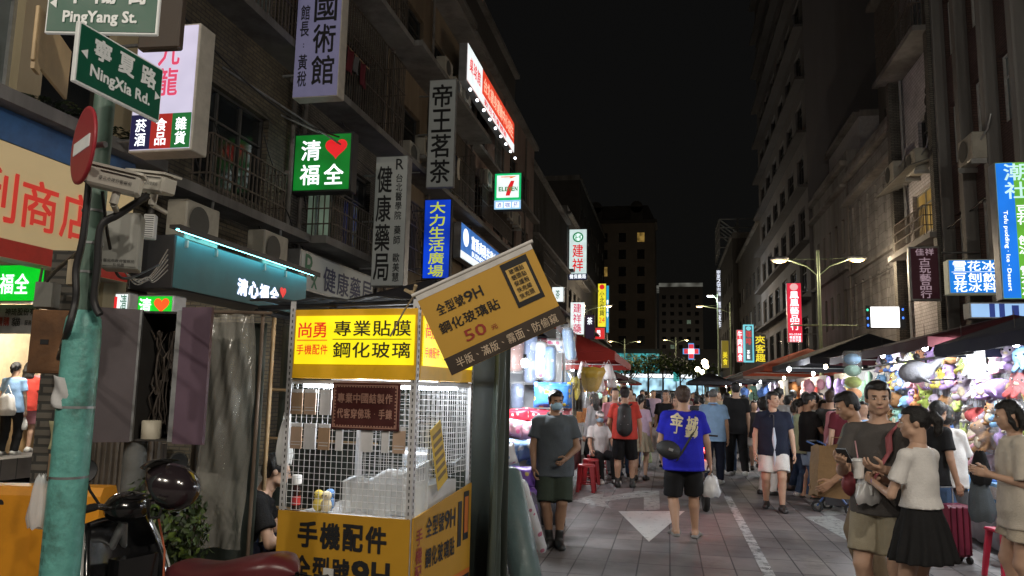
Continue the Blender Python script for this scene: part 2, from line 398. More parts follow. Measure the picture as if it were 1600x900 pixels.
def window_part(root, s, u, z, w, h, style='dark', d=.16):
    fm = {'white': WHITEF, 'lit': ALU, 'cool': ALU, 'grey': ALU}.get(style, DKFRAME)
    gm = {'white': GREYGL, 'lit': LITGL, 'cool': COOLGL, 'grey': GREYGL}.get(style, DARKGL)
    f = MB(); x = -d*s; t = .05
    for a, b in (((u, z), (u+t, z+h)), ((u+w-t, z), (u+w, z+h)), ((u+t, z), (u+w-t, z+t)), ((u+t, z+h-t), (u+w-t, z+h))): f.bx((x-.04, a[0], a[1]), (x+.04, b[0], b[1]))
    n = max(1, int(w/.75))
    for k in range(1, n): f.bx((x-.03, u+w*k/n-.025, z+t), (x+.03, u+w*k/n+.025, z+h-t))
    if h > 1.2: f.bx((x-.025, u+t, z+h*.68-.02), (x+.025, u+w-t, z+h*.68+.02))
    wo = f.build('window', fm, root)
    p = MB(); p.add([(x-.012*s, u+.01, z+.01), (x-.012*s, u+w-.01, z+.01), (x-.012*s, u+w-.01, z+h-.01), (x-.012*s, u+.01, z+h-.01)], [(0, 1, 2, 3)]); p.build('pane', gm, wo)
    return wo

def bars(mb, s, u, z, w, h, dep=.0, pitch=.13, r=.011, hz=3):
    """iron window cage: uprights and rails, dep out from the wall"""
    x = dep*s
    for k in range(int(w/pitch)+1): mb.box((x, u+min(k*pitch, w), z+h/2), (2*r, 2*r, h))
    for k in range(hz+1): mb.box((x+.003*s, u+w/2, z+h*k/hz), (2.6*r, w, 2.6*r))
    if dep > .1:
        for uu in (u, u+w):
            for k in range(int(dep/pitch)): mb.box((x-(k+.5)*pitch*s, uu, z+h/2), (2*r, 2*r, h))
            for k in range(hz+1): mb.box((x/2, uu, z+h*k/hz), (abs(x), 2.4*r, 2.4*r))

def building(name, label, side, y0, y1, H, m, wins, X, depth=9., roof=.5, arcade=True, group=None, cages=(), floors=(), cat='building', cm=None, awn=(), z0=0., sz=(0., 0.), front=True):
    """side +1: on the left, its face looks towards +x; -1: on the right. wins: (u, z, w, h, style)"""
    s = side; W = y1-y0
    root = thing(name, label, cat, (X, y0, 0), 0, group)
    holes = [(u, z, w_, h_) for u, z, w_, h_, *_ in wins]
    if arcade: holes.append((.45, .13, W-.9, 3.0, 3.2 if front else .4))
    f = MB(); facade(f, W, H, holes, z0=z0)
    if s < 0: f.v = [(-x, y, z) for x, y, z in f.v]; f.f = [q[::-1] for q in f.f]
    D = -depth*s
    za, zb = max(z0, sz[0]), max(z0, sz[1]); f.add([(0, 0, za), (0, 0, H), (D, 0, H), (D, 0, za)], [(0, 1, 2, 3)]); f.add([(0, W, zb), (0, W, H), (D, W, H), (D, W, zb)], [(3, 2, 1, 0)])
    f.add([(D, 0, z0), (D, W, z0), (D, W, H), (D, 0, H)], [(0, 1, 2, 3)])
    f.build('wall', m, root)
    r = MB(); r.bx((D, 0, H), (.28*s, W, H+.22)); r.bx((D*.98, .02, H+.22), (-.02*s, W-.02, H+roof+.22)); r.build('roof', cm or CONC, root)
    if arcade and front:
        b = MB(); b.bx((-3.2*s, .4, .1), (-3.26*s, W-.4, 3.3)); b.build('shop_front', mat('dark shop front', (.09, .085, .08), .6, scale=3, var=.4), root)
    for u, z, w_, h_, st in wins: window_part(root, s, u, z, w_, h_, st)
    for c in cages:
        b = MB(); bars(b, s, *c); b.build('window_cage', IRON, root)
    for z, d_ in floors:
        b = MB(); b.bx((-.01*s, .04, z), (d_*s, W-.04, z+.16)); b.build('ledge', cm or CONC, root)
    for u, z, w_, d_ in awn:
        b = MB(); b.prism([(0.005*s, u, z), (d_*s, u, z-.35), (d_*s, u, z-.31), (0.005*s, u, z+.04)], (0, w_, 0)); b.build('awning', mat('corrugated sheet awning', (.16, .16, .15), .6, .3, stain=.6), root)
    return root
def grid_wins(W, z0s, h, ws, gap, st, u0=.5):
    out = []; n = max(1, int((W-2*u0+gap)/(ws+gap)))
    off = (W-(n*ws+(n-1)*gap))/2
    for z in z0s:
        for k in range(n): out.append((off+k*(ws+gap), z, ws, h, st if isinstance(st, str) else random.choice(st)))
    return out

BRICKB = brickmat('olive brown wall tiles', (.16, .135, .09), (.105, .09, .065), (.05, .045, .04), .24, .075, 'w', stain=.6)
BRICKG = brickmat('grimy grey wall tiles', (.17, .155, .13), (.12, .11, .095), (.05, .05, .045), .2, .06, 'w', stain=.6)
TILEW = brickmat('white wall tiles', (.6, .575, .61), (.52, .5, .53), (.3, .29, .3), .22, .11, 'w', stain=.4)
REDB = brickmat('red brown brick panel', (.17, .1, .085), (.14, .085, .075), (.07, .05, .045), .22, .07, 'w', stain=.4)
STONE = brickmat('grey stone blocks', (.24, .235, .235), (.2, .195, .195), (.1, .1, .095), .7, .36, 'w', stain=.5)
BEIGE = mat('yellowed plaster', (.4, .34, .22), .85, scale=1.3, stain=.5, streak=True, bump=.2)
OCHRE = mat('ochre plaster', (.22, .17, .115), .85, scale=1.3, stain=.6, streak=True, bump=.2)
PINK = mat('pinkish plaster', (.3, .22, .19), .85, scale=1.3, stain=.5, streak=True, bump=.2)
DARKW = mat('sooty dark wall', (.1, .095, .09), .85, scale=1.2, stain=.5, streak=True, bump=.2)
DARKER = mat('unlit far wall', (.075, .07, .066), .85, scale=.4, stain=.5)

XL, XR = -7.7, 8.0
building('corner_shophouse', 'yellowed plaster shophouse over the red lettered grocery sign, tall windows and ferns', 1, 1.5, 9.7, 16, BEIGE,
         [(.6, 5.15, 1.75, 2.0, 'grey'), (2.75, 5.15, 1.75, 2.0, 'grey'), (4.75, 5.0, 1.25, 1.9, 'grey'), (6.35, 5.0, 1.2, 1.9, 'dark'), (.8, 8.6, 2.6, 1.7, 'dark'), (4.2, 8.6, 2.6, 1.7, 'grey')], XL, floors=((4.72, .55), (8.1, .4)), sz=(0, 3.12), front=False)
building('brick_apartment_house', 'olive brown tiled house with caged windows above the teal lit fascia', 1, 9.72, 14.4, 17, BRICKB,
         [(1.3, 5.1, 2.3, 1.75, 'dark'), (1.3, 8.5, 2.3, 1.7, 'grey'), (1.3, 11.9, 2.3, 1.7, 'dark')], XL,
         cages=((1.2, 4.75, 2.5, 1.0, .4), (1.1, 8.3, 2.7, 1.9, .6), (1.1, 11.7, 2.7, 1.9, .6)), floors=((4.6, .5), (8.15, .65), (11.5, .65)), sz=(3.12, 0), front=False)
sh = thing('drink_shop', 'cream lit drink shop interior behind the arcade under the green sign', 'shop', (XL-3.6, 12, .13))
b = MB(); b.bx((-.1, -5.5, .3), (0, 2.2, 3.0)); b.build('back_wall', mat('cream shop wall', (.6, .48, .3), .6), sh)
b = MB(); b.bx((0.01, -5.5, 0), (1.3, 2.2, .32)); b.build('raised_floor', SIDEW, sh)
b = MB(); b.bx((0.02, -3.2, .32), (.5, -.2, 1.25)); b.build('counter', mat('wood counter', (.42, .28, .14), .5), sh)
b = MB(); b.box((1.2, -1.2, 2.85), (.12, 3, .05)); b.build('ceiling_lamp', glowmat('shop tube', (1, .95, .85), 6, 0), sh)
lamp('shop_light', (1.2, -1.2, 2.7), 280, (1, .93, .8), .2, parent=sh)
building('balcony_apartment_house', 'grimy tiled house with railed balconies above the pharmacy fascia', 1, 14.42, 19.4, 17.2, BRICKG,
         [(.7, 4.95, 1.5, 2.1, 'cool'), (2.6, 4.95, 1.6, 2.1, 'dark'), (.7, 8.3, 3.4, 2.0, 'dark'), (.7, 11.6, 3.4, 1.9, 'dark')], XL,
         cages=((.4, 4.75, 4.1, 1.0, .75), (.4, 8.0, 4.1, 2.3, .75), (.5, 11.3, 4.0, 2.2, .75)), floors=((4.6, .8), (7.85, .8), (11.15, .8)))
building('ochre_apartment_house', 'ochre plaster house with boxy balconies and air conditioners behind the calligraphy sign', 1, 19.42, 28.2, 16.0, OCHRE,
         [(.8, 5.2, 2.2, 1.6, 'dark'), (4.2, 5.2, 2.6, 1.7, 'dark'), (.8, 8.5, 2.2, 1.6, 'dark'), (4.2, 8.5, 3.0, 1.7, 'grey'), (.8, 11.8, 2.2, 1.6, 'dark'), (4.2, 11.8, 3.0, 1.6, 'dark')], XL,
         cages=((4.0, 8.2, 3.4, 2.1, .7), (.6, 5.0, 2.6, 2.0, .5)), floors=((7.9, .75), (11.2, 1.0), (14.6, .75)))
building('pink_commercial_house', 'pinkish plaster house carrying the red and white rooftop light box', 1, 28.22, 43.2, 15.7, PINK,
         grid_wins(14.9, (5.3, 8.8, 11.9), 1.6, 2.0, 1.4, ['dark', 'grey', 'dark']), XL, floors=((8.1, .5), (11.3, .4)), cages=((.6, 8.5, 6.0, 1.9, .5),))
building('rooftop_shed', 'dark sheet metal storey set back on the roof beyond the rooftop light box', 1, 31, 45, 21.0, DARKER, [], XL-1.6, arcade=False, z0=15.9, cat='rooftop hut')
building('ribbed_metal_house', 'dark house with upright ribs beyond the convenience store sign', 1, 43.22, 58.5, 14.6, DARKW,
         grid_wins(15.2, (5.0, 8.2, 11.4), 1.5, 1.6, 1.9, ['dark', 'dark', 'grey']), XL, floors=((7.4, .35), (10.7, .35)), cages=((1, 8.0, 5.0, 1.9, .5), (8, 4.8, 5.0, 1.9, .5)))
rb = MB()
for k in range(30): rb.bx((.003, .3+k*.5, 4.2), (.07, .38+k*.5, 14.5))
rb.build('wall_rib', DARKW, COL.objects['ribbed_metal_house'])
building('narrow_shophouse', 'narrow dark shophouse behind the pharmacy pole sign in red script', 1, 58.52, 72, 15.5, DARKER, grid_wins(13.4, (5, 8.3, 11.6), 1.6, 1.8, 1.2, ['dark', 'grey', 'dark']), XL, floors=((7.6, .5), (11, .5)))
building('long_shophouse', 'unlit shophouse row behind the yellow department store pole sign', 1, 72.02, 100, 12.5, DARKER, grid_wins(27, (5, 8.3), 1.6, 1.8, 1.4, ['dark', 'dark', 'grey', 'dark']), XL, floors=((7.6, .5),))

building('brick_panel_building', 'building of grey piers and red brown brick panels above the green dessert sign', -1, 13.5, 23.6, 18, REDB,
         [(k*1.68+.35, z, 1.15, 1.75, 'white') for k in range(6) for z in (5.1, 8.3, 11.5, 14.7)], XR)
pr = COL.objects['brick_panel_building']
for k in range(7):
    b = MB(); b.bx((-.32, max(0, k*1.68-.14), 3.3), (-.004, min(10.08, k*1.68+.14), 18)); b.build('pier', CONC, pr)
building('white_tiled_building', 'white tiled building with a balcony cage, an amber lit window and a dark wall emblem', -1, 23.62, 28.1, 19, TILEW,
         [(.9, 6.9, 2.6, 1.45, 'lit'), (.6, 9.3, 2.0, 1.3, 'dark'), (.5, 13.2, 3.4, 1.7, 'grey')], XR, cages=((.3, 12.8, 3.9, 2.4, .75), (.7, 6.5, 3.0, .9, .55)), floors=((12.6, .8), (6.3, .6)), awn=((.3, 8.85, 4.0, 1.0),))
wr = COL.objects['white_tiled_building']
e = MB()
for yy, zz, r_ in ((1.6, 11.3, .13), (1.62, 11.0, .2), (1.58, 10.7, .15), (1.7, 10.5, .19), (1.66, 10.25, .14)): e.ell((-.006, yy, zz), (.03, r_, r_*.9), 10, 6)
for yy, zz, r_ in ((1.6, 5.7, .1), (1.62, 5.45, .13), (1.55, 5.2, .13), (1.7, 5.0, .1)): e.ell((-.006, yy, zz), (.03, r_, r_), 10, 6)
e.build('wall_emblem', mat('black emblem', (.02, .02, .02), .7), wr)
b = MB(); b.bx((-.42, 4.1, 3.3), (-.005, 4.46, 19)); b.bx((-.42, 0.02, 3.3), (-.005, .34, 19)); b.build('pier', BRICKG, wr)
b = MB()
for q in (.5, .62, 3.95): b.cyl((-.09, q, 3.4), (-.09, q, 18.8), .05, n=8)
b.build('drainpipe', ALU, wr)
building('stone_arcade_building', 'grey stone block building with tall slit windows and a heavy cornice', -1, 28.12, 36.3, 11.3, STONE,
         [(.8+k*1.25, z, .38, h, 'dark') for k in range(6) for z, h in ((4.6, 2.0), (7.6, 2.4))], XR, roof=.6, floors=((10.2, .35), (7.0, .16)))
building('dark_gabled_house', 'dark narrow house with small windows rising behind the stone cornice', -1, 29.0, 36, 21, DARKER,
         [(1+k*2.0, z, 1.1, 1.5, 'dark') for k in range(3) for z in (12.8, 16.2)], XR+1.4, arcade=False, z0=11.9, roof=1.2, floors=((15.6, .25), (19.3, .4)))
building('low_cornice_house', 'low grey house with a cornice beside the foot of the dark tower', -1, 36.32, 44.8, 12.2, CONC,
         [(.8+k*1.5, z, .6, 1.6, 'dark') for k in range(5) for z in (5, 8.3)], XR, roof=.5, floors=((11.2, .3), (7.4, .2)))
building('white_rooftop_hut', 'pale sheet metal hut on the low roof against the tower', -1, 37.5, 44.5, 14.9, mat('pale sheet metal', (.36, .36, .38), .6), [], XR+.9, arcade=False, z0=12.9, roof=.1, cat='rooftop hut')
building('residential_tower', 'unlit high-rise tower with balconies and a blank side wall', -1, 46, 70, 60, mat('tower wall', (.17, .165, .17), .85, scale=.35, stain=.3, streak=True),
         [(1.2+k*3.8, 4.5+f*3.3, 2.4, 1.9, 'dark') for k in range(6) for f in range(14)], XR, depth=16, floors=tuple((3.9+f*3.3, .55) for f in range(0, 15)), cm=mat('dark tower ledge', (.085, .082, .085), .85, scale=.6, stain=.5))
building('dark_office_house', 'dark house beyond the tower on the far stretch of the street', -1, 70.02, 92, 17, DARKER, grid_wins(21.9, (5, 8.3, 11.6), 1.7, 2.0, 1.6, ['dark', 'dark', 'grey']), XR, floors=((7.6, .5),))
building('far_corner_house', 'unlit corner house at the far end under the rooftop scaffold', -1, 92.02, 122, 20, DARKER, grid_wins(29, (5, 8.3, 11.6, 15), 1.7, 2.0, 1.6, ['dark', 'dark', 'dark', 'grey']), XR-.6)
sc = thing('rooftop_scaffold', 'bare steel billboard frame on the far roof', 'scaffold', (XR+1, 108, 20.9))
b = MB()
for k in range(5):
    for x in (0, 2.5): b.cyl((x-2, k*2.2, 0), (x-2, k*2.2, 5), .09, n=5)
    b.cyl((-2, k*2.2, 5), (.5, k*2.2, 3), .08, n=5)
for z in (1, 2.4, 3.8, 5): b.cyl((-2, 0, z), (-2, 8.8, z), .08, n=5); b.cyl((-2, 0, z), (3, 0, z), .08, n=5)
b.build('frame', ALU, sc)
# the ornate block at the far bend, facing us
ob = thing('mansard_apartment_block', 'tall dim apartment block with dormers facing down the street', 'building', (-16.5, 150, 0))
f = MB(); hs = []
for k in range(5):
    for j in range(9): hs.append((1.2+k*3.6, 4+j*3.4, 1.4, 1.9))
facade(f, 19, 35, hs, .3)
f.v = [(y-5, -x, z) for x, y, z in f.v]; f.add([(14, 0, 0), (14, 20, 0), (14, 20, 35), (14, 0, 35)], [(0, 1, 2, 3)]); f.build('wall', mat('dim far stone', (.2, .17, .14), .85, scale=.5), ob)
lit = {(1, 4), (1, 3), (4, 8), (2, 6)}
for i, (u, z, w_, h_) in enumerate(hs):
    k, j = divmod(i, 9); p = MB(); p.add([(u-5, .28, z), (u-5+w_, .28, z), (u-5+w_, .28, z+h_), (u-5, .28, z+h_)], [(0, 1, 2, 3)])
    p.build('window', LITGL if (k, j) in lit else DARKGL, ob)
rf = MB(); rf.prism([(-5.4, -.5, 35), (14.4, -.5, 35), (14.4, -.5, 35.6), (-5.4, -.5, 35.6)], (0, 8, 0)); rf.prism([(-5, 0, 35.6), (14, 0, 35.6), (12.6, 2, 39), (-4, 2, 39)], (0, 8, 0)); ro = rf.build('roof', DARKER, ob)
for k in (2.5, 10.5):
    d_ = MB(); d_.bx((k-1.2, -.3, 35.6), (k+1.2, 2, 38.2)); d_.cyl((k, -.3, 38.2), (k, 2, 38.2), 1.2, n=16); d_.build('dormer', DARKER, ro)
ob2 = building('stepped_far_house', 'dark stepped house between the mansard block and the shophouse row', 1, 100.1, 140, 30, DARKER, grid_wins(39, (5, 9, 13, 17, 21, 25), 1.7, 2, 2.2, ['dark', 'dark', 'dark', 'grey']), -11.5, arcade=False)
tw = thing('distant_office_tower', 'black distant tower with a lit crown on its roof edge', 'building', (2.2, 330, 0))
b = MB(); b.bx((-6, 0, 0), (12, 18, 47)); b.bx((-3, 3, 47), (5, 10, 47.01)); b.build('wall', mat('dim distant wall', (.16, .16, .17), .8, scale=.1), tw)
b = MB(); b.bx((-6.1, -.15, 47.02), (12.1, .6, 48.6)); b.bx((-7.5, -.15, 46.6), (-6.12, 18, 47.6)); b.build('roof_light', glowmat('crown light', srgb(150, 150, 140), .22, .9, .25), tw)
for k in range(5):
    for j in range(3, 12): b = MB(); b.bx((-4.8+k*3.4, -.05, 3.2+j*3.5), (-3.2+k*3.4, -.01, 4.8+j*3.5)); b.build('window', COOLGL if (k, j) in ((1, 5), (3, 8)) else DARKGL, tw)  # the few lit panes are added to lighten the black tower
# ================================================================== shop signs
CASE = mat('sign casing aluminium', (.4, .41, .42), .4, .6, scale=6)
CASEDK = mat('dark sign casing', (.045, .045, .05), .5, .2)
STEEL = mat('galvanised steel', (.33, .34, .35), .45, .75, scale=8, var=.3)
INK = mat('black sign paint', (.015, .015, .017), .5)
REDP = mat('red sign paint', (.5, .03, .025), .5)
def lm(nm, rgb, st=1.): return glowmat(nm, srgb(*rgb), st, .05)
W_L = lm('white glowing lettering', (245, 250, 255), 1.5); R_L = lm('red glowing lettering', (225, 35, 40), .9); Y_L = lm('yellow glowing lettering', (250, 225, 40), 1.0)

def sign(name, label, c, w, h, t=.2, rz=0., face=None, texts=(), case=CASE, cat='sign', border=.03, bracket=None, group=None, blocks=(), both=False):
    root = thing(name, label, cat, c, rz, group)
    b = MB(); b.box((0, t/2+.004, 0), (w, t, h), bev=.012 if t > .05 else 0); b.build('casing', case, root)
    f = MB(); f.box((0, -.002, 0), (w-2*border, .012, h-2*border)); f.build('face_panel', face, root)
    if both: f = MB(); f.box((0, t+.010, 0), (w-2*border, .012, h-2*border)); f.build('face_panel', face, root)
    for (x, z, ww, hh, m) in blocks:
        q = MB(); q.box(((x+ww/2-.5)*w, -.010, (z+hh/2-.5)*h), (ww*w, .008, hh*h)); q.build('colour_block', m, root)
    by = {}
    for s, x, z, ww, hh, m, *mode in texts:
        mb, _ = by.setdefault(m.name, (MB(), m)); mode = mode[0] if mode else 'r'
        X, Z, Wd, Ht = (x-.5)*w, (z-.5)*h, ww*w, hh*h
        mb.T = M.Translation((0, -.012, 0))
        if mode == 'v': put_text(mb, s, X, Z, Wd, Ht, vertical=True)
        elif mode == 't': put_text(mb, s, X, Z, Wd, Ht, .006)
        elif mode == 'b': row(mb, s, X, Z, Wd, Ht, .03)
        elif mode == 'tv':                                # latin line turned to run downwards
            L_ = MB(); put_text(L_, s, -Ht/2, -Wd/2, Ht, Wd, .01); mb.add([(X+Wd/2+p[2], p[1], Z+Ht/2-p[0]) for p in L_.v], L_.f)
        elif mode == 'heart': heart(mb, X+Wd/2, Z+Ht/2, Wd/2)
        elif mode == 'disc': mb.add([(X+Wd/2+Wd/2*cos(k*pi/10), -.004, Z+Ht/2+Ht/2*sin(k*pi/10)) for k in range(20)], [tuple(range(20))])
        elif mode == 'rect': mb.add([(X, -.004, Z), (X+Wd, -.004, Z), (X+Wd, -.004, Z+Ht), (X, -.004, Z+Ht)], [(0, 1, 2, 3)])
        elif mode == 'poly': mb.add([(X+a*Wd, -.004, Z+b_*Ht) for a, b_ in s], [tuple(range(len(s)))])
        else: row(mb, s, X, Z, Wd, Ht)
    for mb, m in by.values(): mb.build('lettering', m, root)
    if bracket:
        b = MB()
        for p, q, r in bracket: b.cyl(p, q, r, n=6)
        b.build('bracket', STEEL, root)
    return root
def heart(mb, cx, cz, r):
    pts = [(cx+r*1.02*(sin(t)**3), -.005, cz+r*(.8125*cos(t)-.3125*cos(2*t)-.125*cos(3*t)-.0625*cos(4*t))+r*.1) for t in [2*pi*k/28 for k in range(28)]]
    mb.add(pts, [tuple(range(28))])
def psign(name, label, x0, y0, x1, y1, Y, **k):
    a, b = onY(x0, (y0+y1)/2, Y), onY(x1, (y0+y1)/2, Y); tp, bt = onY((x0+x1)/2, y0, Y), onY((x0+x1)/2, y1, Y)
    return sign(name, label, ((a.x+b.x)/2, Y, (tp.z+bt.z)/2), b.x-a.x, tp.z-bt.z, **k)
def fascia(name, label, x0, y0t, y0b, x1, y1t, X=XL, out=.3, t=.28, **k):
    a = onX(x0, y0t, X+out); a2 = onX(x0, y0b, X+out); b = onX(x1, y1t, X+out)
    y0_, y1_ = min(a.y, b.y), max(a.y, b.y)
    return sign(name, label, (X+out, (y0_+y1_)/2, (a.z+a2.z)/2), y1_-y0_, a.z-a2.z, t=t, rz=pi/2 if X < 0 else -pi/2, **k)
def wallarm(w, h, n=2, side=-1, L=.5, t=.2):
    return [((side*w/2, t/2, h*(.5-.15-.7*k/max(1, n-1))), (side*(w/2+L), t/2, h*(.5-.15-.7*k/max(1, n-1))), .025) for k in range(n)]

GREEN = glowmat('green light box', srgb(8, 105, 32), 1.0, .35, 1.6)
psign('light_box_sign', 'square green light box with white characters and a red heart over the teal fascia', 457, 207, 550, 300, 14.3, t=.28, face=GREEN, case=CASEDK, border=.05,
      texts=[('清', .13, .53, .36, .34, W_L), ('福', .13, .12, .36, .34, W_L), ('全', .53, .12, .36, .34, W_L), ('', .55, .53, .36, .36, R_L, 'heart'), ([(.3, .5), (.5, .35), (.7, .5), (.5, .25)], .62, .66, .22, .14, W_L, 'poly')], cat='shop sign',
      bracket=[((-.6, .14, .4), (-.85, .14, .4), .03), ((-.6, .14, -.4), (-.85, .14, -.4), .03), ((0, .14, .6), (-1.1, -.9, 1.0), .02)])
LAV = mat('lavender sign sheet', srgb(142, 140, 176), .6, scale=1.5, var=.12, emit=srgb(95, 96, 130), est=.35)
psign('hanging_sign', 'lavender sign of a martial arts hall with dark brush characters', 463, -70, 533, 151, 12.9, t=.3, face=LAV, case=mat('cream sign casing', (.55, .52, .46), .5), border=.015,
      texts=[('生國術館', .40, .07, .5, .88, INK, 'v'), ('館長:黃稅', .1, .07, .2, .58, INK, 'v')], cat='shop sign', bracket=wallarm(.87, 2.7, 2, -1, .3))
PALEBOX = mat('pale grey sign sheet', (.42, .43, .42), .5, scale=1.2, var=.1, emit=srgb(120, 125, 120), est=.16)
psign('hanging_sign', 'tall pale pharmacy sign with black script and a small column of text', 583, 244, 634, 447, 16.7, t=.3, face=PALEBOX, case=CASE, border=.02,
      texts=[('健康藥局', .08, .03, .46, .9, INK, 'v'), ('R', .64, .89, .24, .085, INK, 't'), ('台北醫學院', .66, .5, .2, .36, INK, 'v'), ('藥師', .66, .31, .2, .15, INK, 'v'), ('歐美慧', .66, .03, .2, .22, INK, 'v')], cat='shop sign', bracket=wallarm(.85, 3.2, 3, -1, .3))
psign('hanging_sign', 'tall white board with four big black calligraphy characters', 668, 124, 711, 293, 20.9, t=.14, face=PALEBOX, case=CASE, border=.03,
      texts=[('帝王茗茶', .14, .03, .72, .93, INK, 'v')], cat='shop sign', bracket=wallarm(.9, 3.4, 3, -1, .3))
BLUEB = glowmat('blue light box', srgb(10, 62, 200), .75, .45, .9)
psign('light_box_sign', 'tall blue light box with yellow characters under the calligraphy board', 661, 311, 704, 436, 21.2, t=.22, face=BLUEB, case=CASEDK, texts=[('大力生活廣場', .22, .02, .56, .95, lm('yellow green lettering', (205, 215, 60), .8), 'v')], cat='shop sign', bracket=wallarm(.85, 2.5, 2, -1, .4))
WHB = glowmat('white light box', srgb(235, 245, 245), 1.1, .1)
sg = psign('light_box_sign', 'white and green convenience store light box with a big striped numeral seven', 772, 270, 815, 328, 30.0, t=.3, face=glowmat('green store box', srgb(20, 190, 110), 1.0, .1), case=CASEDK, border=.03, cat='shop sign',
      blocks=[(.1, .33, .8, .6, WHB), (.02, .02, .96, .24, glowmat('pale blue store box', srgb(160, 205, 245), 1.0, .1))],
      texts=[([(0, .85), (0, 1), (1, 1), (1, .93), (.72, .68), (.55, .68), (.65, .85)], .24, .74, .54, .16, lm('orange stripe', (250, 130, 30), 1.), 'poly'), ([(.28, 0), (.62, 0), (1, 1), (.7, 1), (.45, .6)], .3, .38, .44, .40, R_L, 'poly'),
             ('ELEVEN', .16, .5, .7, .12, lm('green letters', (20, 140, 70), .8), 'b'), ([(0, 0), (1, 0), (1, 1), (0, 1)], .08, .06, .24, .15, W_L, 'poly'), ([(0, 0), (1, 0), (1, 1), (0, 1)], .38, .06, .24, .15, W_L, 'poly'), ([(0, 0), (1, 0), (1, 1), (0, 1)], .68, .06, .24, .15, W_L, 'poly'),
             ('酒', .1, .07, .2, .13, lm('blue letters', (40, 80, 190), .7)), ('咖', .4, .07, .2, .13, lm('blue letters', (40, 80, 190), .7)), ('菸', .7, .07, .2, .13, lm('blue letters', (40, 80, 190), .7))], bracket=wallarm(1.2, 1.6, 2, -1, .9))
# fascia signs on the left wall
TEAL = mat('teal painted fascia', srgb(84, 140, 150), .5, scale=1.2, var=.1, stain=.25)
tf = fascia('fascia_sign', 'teal fascia washed by a cyan light strip, glowing white characters and a small red heart', 275, 366, 452, 480, 425, out=.75, t=.7, face=TEAL, case=CASEDK, border=.02,
       texts=[('清心福全', .40, .16, .34, .36, lm('neon white', (225, 225, 255), 2.2), 'b'), ('', .745, .36, .055, .17, R_L, 'heart')], cat='shop sign')
b = MB(); b.box((0, -.10, .47), (4.5, .16, .05)); b.build('hood', CASEDK, tf)
b = MB(); b.box((0, -.10, .437), (4.35, .05, .014)); b.build('light_strip', glowmat('cyan light strip', srgb(120, 225, 235), 13.0, .05), tf); b = MB(); b.box((0, -.188, .45), (4.5, .012, .09)); b.build('hood_lip', CASEDK, tf)
fascia('fascia_sign', 'white pharmacy fascia with dark blue brush characters and a green prescription mark', 470, 388, 452, 584, 426, out=.3, face=PALEBOX, case=CASE, border=.05,
       texts=[('健康藥局', .26, .12, .72, .66, mat('navy sign paint', (.02, .025, .09), .5)), ('R', .05, .3, .11, .62, mat('green sign paint', (.02, .16, .08), .5), 't'), ('x', .13, .1, .07, .35, mat('green sign paint', (.02, .16, .08), .5), 't')], cat='shop sign')
LB = glowmat('blue fascia light', srgb(60, 115, 190), .9, .2)
fascia('fascia_sign', 'blue and white lit fascia high on the pinkish house beneath the metal awning frames', 721, 346, 404, 782, 388, out=.5, face=LB, case=CASE, texts=[('富喬商務共享中心', .22, .45, .75, .4, W_L), ('', .04, .4, .12, .5, W_L, 'disc'), ('BUSINESS CENTER', .24, .25, .6, .15, W_L, 't')],
       blocks=[(.0, .02, 1.0, .2, WHB)], cat='shop sign')
rl = fascia('rooftop_light_box', 'long red and white light box with small lamps along its lower edge on the roof', 731, 66, 128, 804, 172, out=.9, t=.3, face=glowmat('red rooftop box', srgb(225, 70, 45), 1.0, .15), case=CASE,
       blocks=[(.0, .02, .26, .96, WHB), (.26, .02, .74, .26, WHB)], texts=[('桌球館', .03, .35, .2, .4, R_L), ('台北健身運動中心招生', .29, .42, .68, .42, lm('pale letters', (255, 200, 170), .9)), ('歡迎免費體驗', .3, .07, .5, .18, R_L)], cat='light box')
b = MB()
for k in range(9): b.ell((-4.0+k*1.0, -.1, -.98), .06, 6, 4)
b.build('small_lamp', glowmat('cool bulbs', (.85, .92, 1), 6, 0), rl)
# far left signs
CREAMB = mat('cream sign sheet', srgb(225, 205, 165), .55, scale=1, var=.08, emit=srgb(190, 165, 115), est=.32)
a = onX(137, 292, XL+.35); b0 = onX(118, 397, XL+.35)
zt, zb = 4.42, 3.0
sign('fascia_sign', 'cream grocery fascia with big red characters between a blue band and a red band', (XL+.35, 6.95, 3.68), 4.6, 1.3, t=.3, rz=pi/2, face=CREAMB, case=CASE, border=.0,
     blocks=[(0, 0, 1, .16, mat('red band', srgb(175, 55, 45), .5, emit=srgb(140, 30, 25), est=.2))], texts=[('便利商店', .325, .30, .52, .46, lm('red unlit letters', (190, 45, 35), .75))], cat='shop sign')  # unlit red letters get a glow put into their material
sign('fascia_band', 'plain blue band above the cream grocery fascia', (XL+.33, 6.95, 4.53), 4.6, .36, t=.25, rz=pi/2, face=mat('blue band', srgb(60, 105, 160), .5, stain=.3), case=CASE, border=0, cat='sign')
sign('fascia_sign', 'orange and white lit sign slanting in the top corner of the view', (XL+.5, 6.9, 7.35), 5.4, .85, t=.3, rz=pi/2, face=glowmat('orange sign', srgb(240, 130, 50), 1., .1), case=CASE, border=.0,
     blocks=[(0, .52, 1, .48, WHB)], texts=[('共享/商務中心', .35, .06, .6, .36, W_L, 'b')], cat='shop sign')
G2 = glowmat('bright green light box', srgb(10, 205, 40), .95, .12)
psign('light_box_sign', 'bright green drink shop box under the cream grocery fascia', -75, 414, 68, 471, 9.0, t=.3, face=G2, case=CASE, border=.01, texts=[('清心福全', .2, .2, .66, .55, W_L)], cat='shop sign')
